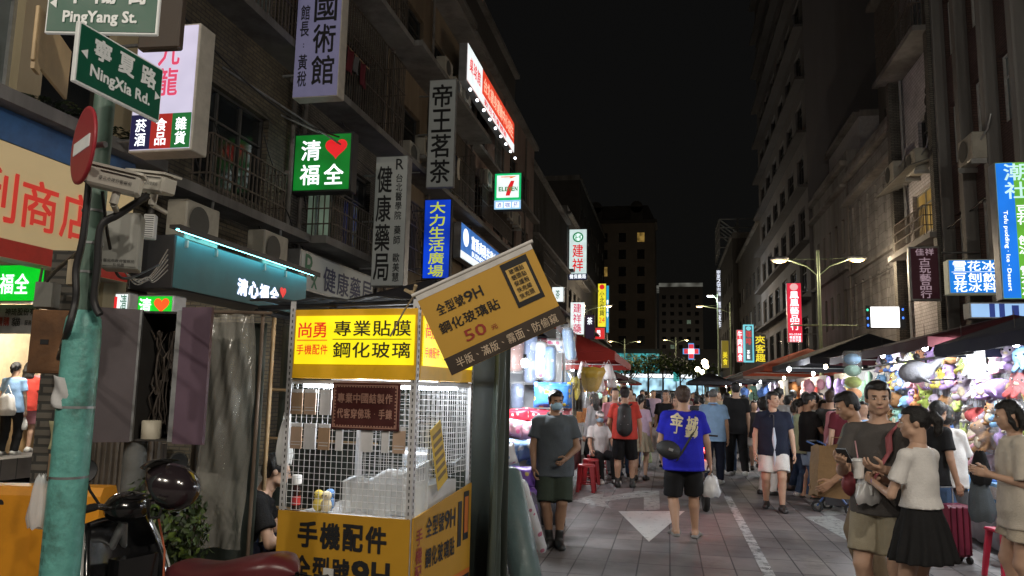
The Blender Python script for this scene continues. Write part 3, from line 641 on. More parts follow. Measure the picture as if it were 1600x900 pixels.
psign('notice_board', 'white board with black and red print below the bright green box', -60, 476, 54, 521, 9.05, t=.06, face=mat('white board', (.6, .6, .62), .5), case=CASE, border=.0, texts=[('神琦股份有限', .60, .62, .5, .25, INK), ('購購', .5, .25, .18, .32, REDP), ('貓', .7, .25, .13, .3, INK), ('服務', .88, .28, .1, .18, INK)], cat='board')
psign('light_box_sign', 'small green box with one white character and a heart, lit above the cabinet', 214, 461, 270, 497, 6.9, t=.22, face=G2, case=CASE, border=.015, texts=[('清', .06, .14, .38, .72, W_L), ('', .5, .14, .42, .8, lm('orange heart', (250, 90, 30), 1.), 'heart')], cat='shop sign')
psign('light_box_sign', 'small white box sign beside the green heart box', 178, 457, 201, 491, 7.1, t=.15, face=WHB, case=CASE, border=.02, texts=[('清', .45, .1, .5, .8, lm('grey letters', (90, 140, 120), .6)), ([(0, 0), (1, 0), (1, 1), (0, 1)], .08, .1, .2, .7, R_L, 'poly')], cat='shop sign')
# kowloon style box behind the street name plate
psign('hanging_sign', 'white store box with pink characters over navy, red and green panels', 208, 40, 306, 236, 8.5, t=.34, face=glowmat('lilac white box', srgb(205, 200, 225), .85, .1), case=mat('cream sign casing', (.55, .52, .46), .5), border=.03,
      blocks=[(.03, .02, .32, .27, mat('navy panel', srgb(35, 35, 75), .5, emit=srgb(30, 30, 70), est=.6)), (.35, .02, .33, .27, mat('red panel', srgb(190, 50, 45), .5, emit=srgb(160, 40, 35), est=.5)), (.68, .02, .29, .27, mat('green panel', srgb(30, 120, 60), .5, emit=srgb(30, 110, 55), est=.5))],
      texts=[('九龍', .38, .42, .34, .48, lm('pink letters', (220, 70, 105), .85), 'v'), ('菸酒', .11, .04, .17, .22, W_L, 'v'), ('食品', .43, .04, .17, .22, W_L, 'v'), ('雜貨', .74, .04, .17, .22, W_L, 'v')], cat='shop sign', bracket=wallarm(1.0, 1.9, 2, -1, 1.3))
# farther left
psign('light_box_sign', 'white pharmacy light box with a green ring emblem and red script', 889, 358, 917, 437, 59.5, t=.4, face=glowmat('pale green white box', srgb(205, 225, 222), 1., .1), case=CASEDK, blocks=[(0, 0, 1, .12, lm('navy foot', (20, 30, 60), 1.))],
      texts=[('建祥', .2, .15, .6, .56, R_L, 'v'), ('', .2, .74, .6, .2, lm('green emblem', (20, 130, 80), .9), 'disc'), ('', .28, .767, .44, .146, W_L, 'disc'), ('H', .36, .79, .28, .1, lm('green emblem', (20, 130, 80), .9), 't'), ('健保藥局', .04, .02, .92, .085, W_L)], cat='shop sign', bracket=wallarm(1.4, 4, 3, -1, .6))
psign('light_box_sign', 'white box with pink red script half hidden by the red stall canopy', 891, 472, 913, 523, 58, t=.4, face=WHB, case=CASE, texts=[('建祥藥', .2, .03, .6, .94, lm('pink letters', (220, 70, 105), .85), 'v')], cat='shop sign')
psign('light_box_sign', 'small pale box lit above the pillow stall', 862, 448, 881, 472, 40, t=.3, face=WHB, case=CASE, texts=[('茶', .3, .2, .4, .6, lm('grey letters', (90, 140, 120), .6))], cat='shop sign')
psign('light_box_sign', 'yellow department store pole sign with black characters and a red 24', 934, 443, 947, 511, 83, t=.5, face=glowmat('yellow light box', srgb(238, 225, 50), 1., .1), case=CASE,
      texts=[('小北百貨', .2, .25, .6, .58, lm('near black letters', (30, 30, 20), 1.), 'v'), ('24', .15, .1, .7, .12, R_L, 't'), ('', .2, .86, .6, .12, R_L, 'disc')], cat='shop sign', bracket=wallarm(1., 4.5, 2, -1, 1.5))
psign('light_box_sign', 'cyan strip sign behind the yellow pole sign', 947, 446, 951.5, 520, 84, t=.6, face=lm('cyan light box', (40, 165, 205), .9), case=CASE, cat='shop sign', texts=[('營業中', .2, .3, .6, .4, W_L, 'v')])
psign('light_box_sign', 'small red box under the yellow pole sign', 930, 512, 945, 530, 82, t=.4, face=lm('red light box', (220, 40, 45), .9), case=CASE, cat='shop sign', texts=[('藥局', .15, .2, .4, .6, W_L, 'v')])
psign('hanging_sign', 'dim purple board beside the pink script box', 914, 492, 929, 530, 60, t=.2, face=mat('purple board', srgb(70, 50, 75), .6, emit=srgb(60, 45, 65), est=.4), case=CASEDK, cat='shop sign', texts=[('茶', .2, .6, .6, .3, W_L)])
# right hand side
psign('light_box_sign', 'red antiques shop light box with white characters by the double street lamp', 1230, 442, 1253, 535, 43.5, t=.3, face=glowmat('red light box large', srgb(222, 30, 62), 1., .12), case=CASE, border=.02, texts=[('鳳凰藝品行', .2, .2, .6, .66, W_L, 'v'), ('', .22, .87, .56, .12, lm('pale disc', (255, 190, 190), .8), 'disc'), ('02-2558', .1, .12, .8, .03, W_L, 't'), ('專業買賣', .1, .06, .8, .045, W_L), ('古玩字畫', .1, .01, .8, .045, W_L)], cat='shop sign', bracket=wallarm(.9, 3.3, 2, 1, .8))
psign('hanging_sign', 'maroon antiques board with pale carved characters', 1421, 385, 1470, 470, 21.5, t=.15, face=mat('maroon board', srgb(62, 30, 38), .5, emit=srgb(50, 22, 30), est=.35), case=CASE, border=.05, texts=[('佳祥', .2, .83, .62, .13, lm('dull letters', (165, 140, 150), .75)), ('古玩藝品行', .32, .04, .36, .76, lm('dull letters', (165, 140, 150), .75), 'v')], cat='shop sign', bracket=wallarm(.9, 1.6, 2, 1, .9))
psign('light_box_sign', 'blue light box of a shaved ice shop with six white characters', 1482, 405, 1562, 459, 18.6, t=.3, face=glowmat('sky blue light box', srgb(25, 125, 220), .95, .15), case=mat('pale yellow casing', (.5, .5, .38), .5, emit=(.3, .3, .2), est=.3), border=.025,
      texts=[('雪花冰', .08, .66, .86, .29, W_L), ('豆刨飲', .08, .33, .86, .27, W_L), ('花冰料', .08, .05, .86, .27, W_L), ('', .06, .625, .88, .012, W_L, 'rect')], cat='shop sign', bracket=wallarm(1.3, .9, 2, 1, .4))
psign('light_box_sign', 'tall green and blue dessert light box at the edge of the view', 1560, 252, 1644, 468, 16.0, t=.3, face=glowmat('leaf green light box', srgb(100, 175, 55), .9, .15), case=CASE, border=.02, blocks=[(.02, .01, .32, .98, glowmat('blue strip', srgb(20, 120, 230), .95, .1))],
      texts=[('潮社', .16, .72, .44, .27, lm('mint letters', (200, 240, 235), 1.), 'v'), ('豆花·刨冰·雪花冰', .36, .02, .26, .66, W_L, 'v'), ('Tofu pudding · Ice · Dessert', .09, .06, .1, .58, W_L, 'tv')], cat='shop sign')
psign('light_box_sign', 'glaring white display panel ringed by small coloured lamps above the red canopy', 1360, 479, 1406, 512, 20.5, t=.25, face=glowmat('glaring white panel', (1, 1, 1), 3.2, .05), case=CASEDK, border=.01, cat='shop sign', blocks=[(-.16, -.05, .14, 1.1, CASEDK), (1.02, -.05, .16, 1.1, CASEDK)],
      texts=[('', -.13, .78, .07, .12, lm('mint lamp', (60, 230, 170), 2), 'disc'), ('', -.13, .38, .07, .12, lm('blue lamp', (60, 120, 250), 2), 'disc'), ('', 1.07, .8, .07, .12, lm('blue lamp', (60, 120, 250), 2), 'disc'), ('', 1.07, .4, .07, .12, lm('blue lamp', (60, 120, 250), 2), 'disc'), ('', -.13, .05, .07, .12, lm('blue lamp', (60, 120, 250), 2), 'disc')])
psign('light_box_sign', 'pale blue phone accessory light box behind the navy canopy', 1515, 472, 1625, 498, 14.6, t=.3, face=glowmat('pale blue box', srgb(150, 190, 235), 1., .1), case=CASE, cat='shop sign', texts=[([(0, 0), (1, 0), (1, 1), (0, 1)], .28, .1, .08, .8, lm('dark blue print', (40, 60, 130), .8), 'poly'), ([(0, 0), (1, 0), (1, 1), (0, 1)], .42, .1, .08, .8, lm('dark blue print', (40, 60, 130), .8), 'poly'), ([(0, 0), (1, 0), (1, 1), (0, 1)], .6, .1, .1, .7, lm('dark blue print', (40, 60, 130), .8), 'poly')])
psign('light_box_sign', 'glowing white vertical strip sign on a dark pole far down the street', 1119.5, 421, 1127, 514, 75, t=.2, face=lm('nearly black board', (12, 12, 14), 1.), case=CASEDK, cat='shop sign', texts=[('寧夏2號市場', .08, .55, .84, .44, lm('white strip', (215, 220, 235), 1.), 'v'), ('觀光夜市', .08, .02, .84, .44, lm('white strip', (215, 220, 235), 1.), 'v')])
psign('light_box_sign', 'red and white beef shop strip sign down the street', 1151, 515, 1161.5, 566, 47, t=.3, face=lm('pinkish red box', (235, 70, 80), 1.), case=CASE, cat='shop sign', texts=[('牛肉麵食', .18, .03, .64, .94, W_L, 'v')])
psign('light_box_sign', 'dark teal neon framed strip sign beside the beef shop sign', 1162, 507, 1178, 566, 46, t=.3, face=lm('dusky teal board', (60, 85, 92), .8), case=lm('cyan neon rim', (120, 215, 230), .9), border=.09, cat='shop sign', texts=[('咖啡', .25, .45, .5, .4, R_L, 'v'), ('茶點', .3, .08, .3, .25, W_L, 'v'), ('', .25, .84, .5, .11, lm('cyan neon rim', (120, 215, 230), .9), 'disc')])
psign('light_box_sign', 'black sign with yellow neon outline characters', 1179, 523, 1197, 566, 45, t=.3, face=lm('nearly black board', (12, 12, 14), 1.), case=CASEDK, cat='shop sign', texts=[('夾客趣', .08, .0, .84, .98, Y_L, 'v')])
psign('light_box_sign', 'dim yellow strip sign on the far dark wall', 1127, 532, 1139, 575, 80, t=.3, face=lm('dim yellow box', (120, 105, 20), .8), case=CASE, cat='shop sign', texts=[('美食', .2, .1, .6, .5, Y_L, 'v')])
cs = thing('cross_sign', 'red pharmacy cross outlined in blue and green light at the far end of the street', 'shop sign', onY(1080, 549, 92))
r_ = .95
def crossmb(s_, y_):
    f = MB(); a_, c_ = .34*s_, s_
    f.prism([(-c_, y_, -a_), (-a_, y_, -a_), (-a_, y_, -c_), (a_, y_, -c_), (a_, y_, -a_), (c_, y_, -a_), (c_, y_, a_), (a_, y_, a_), (a_, y_, c_), (-a_, y_, c_), (-a_, y_, a_), (-c_, y_, a_)], (0, .12, 0)); return f
crossmb(r_, 0).build('neon_rim', lm('blue green neon', (70, 150, 220), 1.), cs); crossmb(r_*.86, -.06).build('face_panel', lm('red cross', (215, 30, 50), 1.), cs)
f = MB(); f.box((0, -.09, 0), (.7, .05, .6)); f.build('white_panel', W_L, cs)
# ================================================================== people: smooth signed-distance figures turned into meshes
def nets(F, lo, res):
    """surface nets: the zero level of grid F as quads"""
    c = [(i, j, k) for i in (0, 1) for j in (0, 1) for k in (0, 1)]
    sh = [n-1 for n in F.shape]; sl = lambda o: tuple(slice(a, a+n) for a, n in zip(o, sh))
    C = {o: F[sl(o)] for o in c}; cnt = sum((C[o] < 0).astype(np.int8) for o in c); act = (cnt > 0) & (cnt < 8)
    ids = np.argwhere(act)
    if len(ids) == 0: return np.zeros((0, 3)), []
    vals = {o: C[o][act] for o in c}; acc = np.zeros((len(ids), 3)); n = np.zeros(len(ids))
    for a in c:
        for ax in range(3):
            if a[ax] == 0:
                b = list(a); b[ax] = 1; b = tuple(b); fa, fb = vals[a], vals[b]; m = (fa < 0) != (fb < 0)
                t = np.where(m, fa/np.where(m, fa-fb, 1), 0); p = np.tile(np.array(a, float), (len(ids), 1)); p[:, ax] += t
                acc += p*m[:, None]; n += m
    vs = (ids+acc/n[:, None])*res+lo
    idx = -np.ones(act.shape, int); idx[act] = np.arange(len(ids)); S = F < 0; Q = []
    for ax in range(3):
        u, v = (ax+1) % 3, (ax+2) % 3
        s0 = [slice(1, -1)]*3; s0[ax] = slice(0, -1); s1 = list(s0); s1[ax] = slice(1, None)
        A, B = S[tuple(s0)], S[tuple(s1)]; e = np.argwhere(A != B)
        if len(e) == 0: continue
        off = np.ones(3, int); off[ax] = 0; g = e+off; fl = A[A != B]
        def cell(du, dv):
            q = g.copy(); q[:, u] += du; q[:, v] += dv; return idx[q[:, 0], q[:, 1], q[:, 2]]
        q = np.stack([cell(-1, -1), cell(0, -1), cell(0, 0), cell(-1, 0)], 1); q[~fl] = q[~fl][:, ::-1]; Q.append(q)
    Q = np.concatenate(Q); Q = Q[(Q >= 0).all(1)]
    return vs, Q

class Blob:
    """a list of rounded solids melted together"""
    def __init__(s, k=.02): s.p = []; s.k = k; s.post = []
    def cone(s, a, b, ra, rb=None, k=None, clip=None):
        a, b = np.array(a, float), np.array(b, float); rb = ra if rb is None else rb; r = max(ra, rb)
        d = b-a; L2 = d@d+1e-12
        def f(P):
            t = np.clip(((P-a)@d)/L2, 0, 1); q = np.linalg.norm(P-a-t[..., None]*d, axis=-1)-(ra+(rb-ra)*t)
            return q if clip is None else np.maximum(q, (P-np.array(clip[0]))@nrm(clip[1]))
        s.p.append((f, np.minimum(a, b)-r, np.maximum(a, b)+r, s.k if k is None else k, 1)); return s
    def chain(s, pts, rs, k=None):
        for i in range(len(pts)-1): s.cone(pts[i], pts[i+1], rs[i], rs[i+1], k)
        return s
    def ell(s, c, r, T=None, k=None, sub=False):
        c, r = np.array(c, float), np.array(r, float); T = np.eye(3) if T is None else np.array(T)
        def f(P):
            q = (P-c)@T; l = np.linalg.norm(q/r, axis=-1); g = np.linalg.norm(q/(r*r), axis=-1)
            return l*(l-1)/np.maximum(g, 1e-6)
        m = max(r); s.p.append((f, c-m, c+m, s.k if k is None else k, -1 if sub else 1)); return s
    def torso(s, o, X, Y, U, sec, k=None, pleat=0., np_=16):
        o, X, Y, U = (np.array(q, float) for q in (o, X, Y, U)); t_, w_, d_ = (np.array(q) for q in zip(*sec)); m = max(w_.max(), d_.max())*(1+pleat)
        def f(P):
            q = P-o; t = q@U; x = q@X; y = q@Y; w = np.interp(t, t_, w_); d = np.interp(t, t_, d_)
            if pleat:
                ph = np.arctan2(y/d, x/w); e = 1+pleat*np.sin(ph*np_)*np.clip((t_[-1]-t)/(t_[-1]-t_[0]), 0, 1); w = w*e; d = d*e
            l = np.sqrt((x/w)**2+(y/d)**2); g = np.sqrt((x/w**2)**2+(y/d**2)**2)
            return np.maximum(l*(l-1)/np.maximum(g, 1e-6), np.maximum(t_[0]-t, t-t_[-1]))
        ends = [o+U*t_[0], o+U*t_[-1]]
        s.p.append((f, np.minimum(*ends)-m, np.maximum(*ends)+m, s.k if k is None else k, 1)); return s
    def cut(s, p, n, near=None):
        """removes the side the normal points to; near=(centre, radius) limits it"""
        p, n = np.array(p, float), np.array(n, float); n = n/np.linalg.norm(n)
        def f(P, F):
            h = (P-p)@n
            if near is not None: h = np.where(np.linalg.norm(P-np.array(near[0]), axis=-1) < near[1], h, -1.)
            return np.maximum(F, h)
        s.post.append(f); return s
    def wrinkle(s, amp, freq, seed=0):
        r = np.random.RandomState(seed); D = r.randn(5, 3); D[:, 2] *= .6; ph = r.rand(5)*6
        def f(P, F):
            w = sum((np.sin if i < 2 else (lambda a: 1.6*np.abs(np.sin(a*.6))-1.))((P@D[i])*freq+ph[i]+1.6*np.sin((P@D[(i+1) % 5])*freq*.5)) for i in range(5))/5
            return F+amp*1.7*w
        s.post.append(f); return s
    def mesh(s, res):
        pos = [q for q in s.p if q[4] > 0]; pad = 3*res+.015
        lo = np.min([q[1] for q in pos], 0)-pad; hi = np.max([q[2] for q in pos], 0)+pad
        n = np.ceil((hi-lo)/res).astype(int)+1; F = np.full(n, .08); ax = [lo[i]+res*np.arange(n[i]) for i in range(3)]
        G = np.stack(np.meshgrid(*ax, indexing='ij'), -1)
        for f, a, b, k, sg in s.p:
            i0 = np.clip(np.floor((a-k-.03-lo)/res).astype(int), 0, n-1); i1 = np.clip(np.ceil((b+k+.03-lo)/res).astype(int)+1, 1, n)
            if (i1 <= i0).any(): continue
            sl = tuple(slice(x, y) for x, y in zip(i0, i1)); d = f(G[sl]); A = F[sl]
            if sg > 0:
                h = np.clip(.5+.5*(A-d)/k, 0, 1); F[sl] = A+(d-A)*h-k*h*(1-h)
            else:
                h = np.clip(.5+.5*(A+d)/k, 0, 1); F[sl] = -d+(A+d)*h+k*h*(1-h) if False else np.maximum(A, -d)
        for f in s.post: F = f(G, F)
        return nets(F, lo, res)

def vmesh(name, chunks, mats):
    """chunks: (verts, quads, material index) put into one mesh"""
    vs = []; fs = []; mi = []; o = 0
    for v, q, m in chunks:
        if len(v) == 0: continue
        vs.append(np.asarray(v)); fs += (np.asarray(q)+o).tolist() if isinstance(q, np.ndarray) else [tuple(i+o for i in f) for f in q]; mi += [m]*len(q); o += len(v)
    me = bpy.data.meshes.new(name)
    if vs: me.from_pydata(np.concatenate(vs).tolist(), [], fs)
    me.polygons.foreach_set('use_smooth', [True]*len(me.polygons)); me.polygons.foreach_set('material_index', mi); me.update()
    for m in mats: me.materials.append(m)
    return me
def part(name, me, parent):
    o = bpy.data.objects.new(name, me); COL.objects.link(o); o.parent = parent; return o

def clothmat(nm, rgb, rough=.85, var=.1):
    return mat('cloth '+nm, rgb, rough, var=var, scale=9, bump=.25, bscale=90, spec=.2)
SKIN = {'a': mat('skin light', (.52, .33, .235), .5, var=.06, scale=14, bump=.08, bscale=120, spec=.35), 'b': mat('skin tan', (.42, .25, .165), .5, var=.07, scale=14, bump=.08, bscale=120, spec=.35), 'c': mat('skin brown', (.33, .19, .12), .5, var=.08, scale=14, bump=.08, bscale=120, spec=.35)}
HAIRM = {'k': mat('black hair', (.012, .011, .011), .38, var=.3, scale=40, bump=.5, bscale=150, spec=.4), 'br': mat('brown hair', (.05, .028, .018), .42, var=.3, scale=40, bump=.5, bscale=150, spec=.4), 'g': mat('grey hair', (.12, .12, .12), .5, var=.3, scale=40, bump=.5, bscale=150)}
EYEW = mat('eye white', (.7, .68, .65), .25, var=.02); EYED = mat('dark iris', (.02, .012, .01), .15, var=.02); LIPM = mat('lips', (.38, .17, .14), .45, var=.05)

def nrm(v): v = np.array(v, float); return v/np.linalg.norm(v)
def rotm(axis, a): return np.array(M.Rotation(a, 3, axis))

def hand_mesh(W, d, n, side, s, curl=.35, res=.0055, grip=0.):
    d = nrm(d); n = np.array(n, float); n = nrm(n-d*(n@d)); th = np.cross(d, n)*(1 if side > 0 else -1); b = Blob(.007)
    for k, o in enumerate((.027, .0095, -.0085, -.0255)):
        kn = W+(d*(.088-.004*abs(k-1))+th*o)*s
        b.cone(W+th*o*.55*s-d*.005*s, kn, .0135*s, .0115*s, .012)
        L = (.072, .08, .074, .056)[k]*s; p = kn; a = curl*.5*1.1; r = .0092*s
        for q, (fr, da) in enumerate(((.45, 1.0), (.31, 1.1), (.24, .8))):
            dirv = d*cos(a)+n*sin(a)+th*(.07*(1.5-k))*(1-curl); p2 = p+nrm(dirv)*L*fr; b.cone(p, p2, r, r*.9, .003); p = p2; r *= .9; a += curl*da
    t0 = W+(d*.022+th*.026+n*.004)*s; t1 = t0+nrm(d*.75+th*.75+n*(.3+.5*curl))*.042*s; t2 = t1+nrm(d*1.0+th*.25*(1-curl)+n*(.25+.5*curl))*.03*s; t3 = t2+nrm(d*1.0-th*.15*curl+n*(.2+.5*curl))*.024*s
    b.chain([t0, t1, t2, t3], [.0155*s, .0115*s, .0105*s, .008*s], .006)
    b.cone(W-d*.05*s, W+d*.01*s, .0265*s, .024*s, .01)
    return b.mesh(res)

ARM_DOWN = ((.17, .03, -1), (.06, .22, -1)); 
def ik(a, c, L1, L2, bend):
    a, c = np.array(a, float), np.array(c, float); v = c-a; D = np.linalg.norm(v); D = min(D, (L1+L2)*.999); u = v/np.linalg.norm(v)
    x = (L1*L1-L2*L2+D*D)/(2*D); hgt = sqrt(max(L1*L1-x*x, 0)); b = np.array(bend, float); b = b-u*(b@u); b = nrm(b)
    return a+u*x+b*hgt, a+u*D

def person(label, xy, face=0., h=1.7, girth=1., sex='m', skin='a', top=None, bottom=None, shoes=None, hair='short', hairc='k', lean=0., twist=0., side=0.,
           aR=ARM_DOWN, aL=ARM_DOWN, fR=(.0, .04, 0), fL=(.0, -.04, 0), footyaw=(8, 8), head=(0, 0), hipz=None, hands=(.4, .4), palm=(None, None), hdir=(None, None),
           mask=None, cap=None, res=.013, fine=True, z0=0., group=None, glasses=False, backpack=None, strap=None, bare=False, name='person', seat=None):
    """face: heading in degrees, 0 looks along +y, 90 towards -x. Local frame: +x its right hand, +y ahead."""
    H = h; g = girth; X, Y = np.array((1., 0, 0)), np.array((0., 1, 0))
    le = R(lean); sd_ = R(side); U = nrm((sin(sd_), sin(le), cos(le)))
    hz = .525*H if hipz is None else hipz
    tw = rotm('Z', R(twist)); Xs = tw@X; Xs = nrm(Xs-U*(Xs@U)); Ys = np.cross(U, Xs)
    P0 = np.array((0, 0 if hipz is None else -.0, hz))
    sw = (.104 if sex == 'm' else .090)*H*(.75+.25*g); hw = .052*H
    SH = {s: P0+U*(.273*H)+Xs*sw*s for s in (1, -1)}; NB = P0+U*(.315*H)
    ua, fa = .172*H, .148*H; EL, WR, HD = {}, {}, {}
    for s, a in ((1, aR), (-1, aL)):
        u1 = nrm(np.array(a[0])*(s, 1, 1)); f1 = nrm(np.array(a[1])*(s, 1, 1)); EL[s] = SH[s]+u1*ua; WR[s] = EL[s]+f1*fa; HD[s] = f1
    HJ, KN, AN, FT, FY = {}, {}, {}, {}, {}
    for s, f, fy in ((1, fR, footyaw[0]), (-1, fL, footyaw[1])):
        HJ[s] = P0+X*hw*s+np.array((0, 0, -.01*H)); FT[s] = np.array((hw*s*1.05+f[0], f[1], f[2])); fy = R(-fy*s); FY[s] = np.array((-sin(fy), cos(fy), 0))
        KN[s], AN[s] = ik(HJ[s], FT[s]+np.array((0, 0, .048*H)), .245*H, .237*H, FY[s]+np.array((0, 0, .15)))
    hy, hp = R(head[0]), R(head[1]); Th = rotm('Z', hy) @ rotm('X', hp)      # yaw + = to its left, pitch + = up
    hs = H/1.7*(.97 if sex == 'm' else .94)*(1 if h > 1.4 else 1.22)
    HC = NB+U*(.035*H)+Th@np.array((0, .018, .105))*hs+U*.004
    hl = lambda p: HC+Th@(np.array(p)*hs)
    sk = [SKIN[skin], EYEW, EYED, HAIRM[hairc], LIPM]
    # --- body
    fat = g; msec = [(-.055, .080, .064), (-.01, .099, .072), (.04, .093, .068), (.10, .083, .06), (.19, .098, .069), (.25, .098, .058), (.30, .05, .044)]
    fsec = [(-.055, .082, .066), (-.01, .101, .074), (.05, .088, .064), (.11, .07, .054), (.19, .084, .064), (.25, .084, .052), (.30, .046, .04)]
    sec = [(t*H, w_*H*fat, d_*H*fat*(1.0 if t > .15 else .9+.1*fat)) for t, w_, d_ in (msec if sex == 'm' else fsec)]
    ar = [.0295*H*(.6+.4*g), .0235*H*(.6+.4*g), .0165*H]; lr = [.051*H*(.5+.5*g), .035*H*(.6+.4*g), .033*H*(.6+.4*g), .0205*H]
    if sex == 'f': ar = [a*.84 for a in ar]; lr = [a*.95 for a in lr]
    b = Blob(.025); b.torso(P0, Xs, Ys, U, sec)
    for s in (1, -1):
        b.cone(SH[s], EL[s], ar[0], ar[1]).cone(EL[s], WR[s], ar[1]*1.02, ar[2], .012); b.cone(NB-U*.012*H, SH[s]*.9+NB*.1, .028*H, .026*H)
        cm = KN[s]*.68+AN[s]*.32-FY[s]*.010*H
        b.cone(HJ[s], KN[s], lr[0], lr[1]).cone(KN[s], cm, lr[1]*.93, lr[2], .015).cone(cm, AN[s], lr[2], lr[3], .015)
        fo = FT[s]
        if bare or shoes is None or shoes[0] == 'flip':
            b.cone(AN[s]-np.array((0, 0, .01*H)), fo+FY[s]*.06*H+np.array((0, 0, .022*H)), .021*H, .018*H, .02).cone(fo+FY[s]*.04*H+np.array((0, 0, .018*H)), fo+FY[s]*.105*H+np.array((0, 0, .016*H)), .020*H, .014*H, .02).cone(AN[s]-np.array((0, 0, .02*H)), fo-FY[s]*.025*H+np.array((0, 0, .024*H)), .02*H, .02*H, .02)
    b.cone(NB-U*.02*H, HC-Th@np.array((0, .02, .02))*hs, .034*H*(.92 if sex == 'f' else 1.02), .031*H*(.9 if sex == 'f' else 1.04), .02)
    chunks = [(*b.mesh(res), 0)]
    # --- head
    q = Blob(.02); E = lambda c, r, k=None, sub=False: q.ell(hl(c), np.array(r)*hs, Th, k, sub); Cn = lambda a, b_, ra, rb, k=None: q.cone(hl(a), hl(b_), ra*hs, rb*hs, k)
    E((0, -.014, .03), (.077, .096, .083)); E((0, .022, -.03), (.063, .072, .078)); E((0, .06, -.088), (.03, .028, .026)); Cn((-.045, .025, -.07), (.045, .025, -.07), .028, .028)
    Cn((-.034, .082, .022), (.034, .082, .022), .011, .011, .012); Cn((-.048, .055, -.018), (-.032, .068, -.035), .018, .016); Cn((.048, .055, -.018), (.032, .068, -.035), .018, .016)
    E((-.032, .097, .004), (.017, .012, .011), .01, True); E((.032, .097, .004), (.017, .012, .011), .01, True)
    Cn((0, .09, .008), (0, .108, -.024), .008, .0125, .008); Cn((-.012, .096, -.028), (.012, .096, -.028), .009, .009, .006)
    Cn((-.018, .088, -.054), (.018, .088, -.054), .0085, .0085, .006); Cn((-.014, .088, -.064), (.014, .088, -.064), .009, .009, .006)
    for s in (1, -1): E((s*.079, -.012, -.005), (.010, .022, .033), .006)
    q.cone(hl((0, -.02, -.03)), NB+U*.02*H, .033*H, .033*H, .02)
    chunks.append((*q.mesh(.0085 if fine else res), 0))
    def isl(c, r, m, n=8): 
        mb = MB(); mb.ell((0, 0, 0), r, n, 6); chunks.append(([tuple(HC+Th@((np.array(v)+np.array(c))*hs)) for v in mb.v], mb.f, m))
    if fine:
        for s in (1, -1):
            isl((s*.032, .0835, .003), (.0135, .009, .0052), 1); isl((s*.032, .0893, .003), (.0066, .0045, .0054), 2); isl((s*.033, .0945, .025), (.019, .005, .0045), 3)
        if mask is None: isl((0, .0945, -.059), (.021, .006, .0065), 4)
    # --- hands
    for s, cu, pn, hd in ((1, hands[0], palm[0], hdir[0]), (-1, hands[1], palm[1], hdir[1])):
        pn = np.array((-s, .15, 0.)) if pn is None else np.array(pn, float); dd = HD[s] if hd is None else np.array(hd, float)
        if abs(nrm(pn)@nrm(dd)) > .95: pn = np.array((0, .3, -1.))
        chunks.append((*hand_mesh(WR[s], dd, pn, s, H/1.72*(.92 if sex == 'f' else 1.), cu, .0055 if fine else .011), 0))
    body = bpy.data.objects.new(name, vmesh(name, chunks, sk)); COL.objects.link(body)
    body.location = (xy[0], xy[1], z0); body.rotation_euler.z = R(face); tag(body, label, 'person', group)
    sd = int(abs(xy[0]*37+xy[1]*91)) % 1000
    J = dict(P0=P0, U=U, X=Xs, Y=Ys, SH=SH, EL=EL, WR=WR, HD=HD, HC=HC, Th=Th, NB=NB, HJ=HJ, KN=KN, AN=AN, FT=FT, H=H, hs=hs, hl=hl, rz=R(face), loc=V((xy[0], xy[1], z0)), body=body)
    # --- top
    if top:
        kind, tm = top[0], top[1]; e = top[2] if len(top) > 2 else .018; sl = {'tee': .66, 'loose': .92, 'long': 2.0, 'tank': 0.12}.get(kind, .66); hem = top[3] if len(top) > 3 else -.075
        ts = []
        for t, w_, d_ in sec: ts.append((t, w_+e, d_+e))
        bw = max(x[1] for x in ts[:3])+.004 if hem < 0 else float(np.interp(hem*H, [x[0] for x in ts], [x[1] for x in ts])); ts = [(t, max(w_, bw if t < .03*H else bw*.96 if t < .12*H else 0)+(.008 if t < .12*H else 0), d_+(.012 if t < .14*H else 0)) for t, w_, d_ in ts]
        ts = [(hem*H, bw+.014, ts[0][2]+.02)]+[x for x in ts if x[0] > hem*H+.01]; ts[-1] = (.305*H, .05*H, ts[-1][2]*.95)
        c = Blob(.022); c.torso(P0, Xs, Ys, U, ts, .02)
        for s in (1, -1):
            if hem < -.01 and hipz is None: c.cone(HJ[s], HJ[s]*.6+KN[s]*.4, lr[0]+e+.008, lr[0]+e+.004, .02)
            c.cone(NB-U*.030*H, SH[s], .030*H+e*.3, ar[0]+e*.7, .03)
            if sl <= 1:
                en = SH[s]*(1-sl)+EL[s]*sl; ax_ = nrm(EL[s]-SH[s]); c.cone(SH[s], en+ax_*.02, ar[0]*.95+e*.6, ar[0]*(1-sl)+ar[1]*sl+e+.011, .02, clip=(en, ax_))
            else: c.cone(SH[s], EL[s], ar[0]+e, ar[1]+e).cone(EL[s], WR[s], ar[1]+e, ar[2]+e*.8)
        c.wrinkle(.0045, 26, sd); c.cut(P0+U*(hem*H+.012), -U, (P0+U*(hem*H-.05), .34)); c.cut(NB+U*.018*H+Ys*.0, nrm(U+.55*Ys), (NB+U*.04*H, .085*H))
        part({'tee': 't_shirt', 'loose': 't_shirt', 'polo': 'polo_shirt', 'shirt': 'shirt', 'long': 'jacket', 'tank': 'top'}[kind], vmesh('top', [(*c.mesh(res), 0)], [tm]), body)
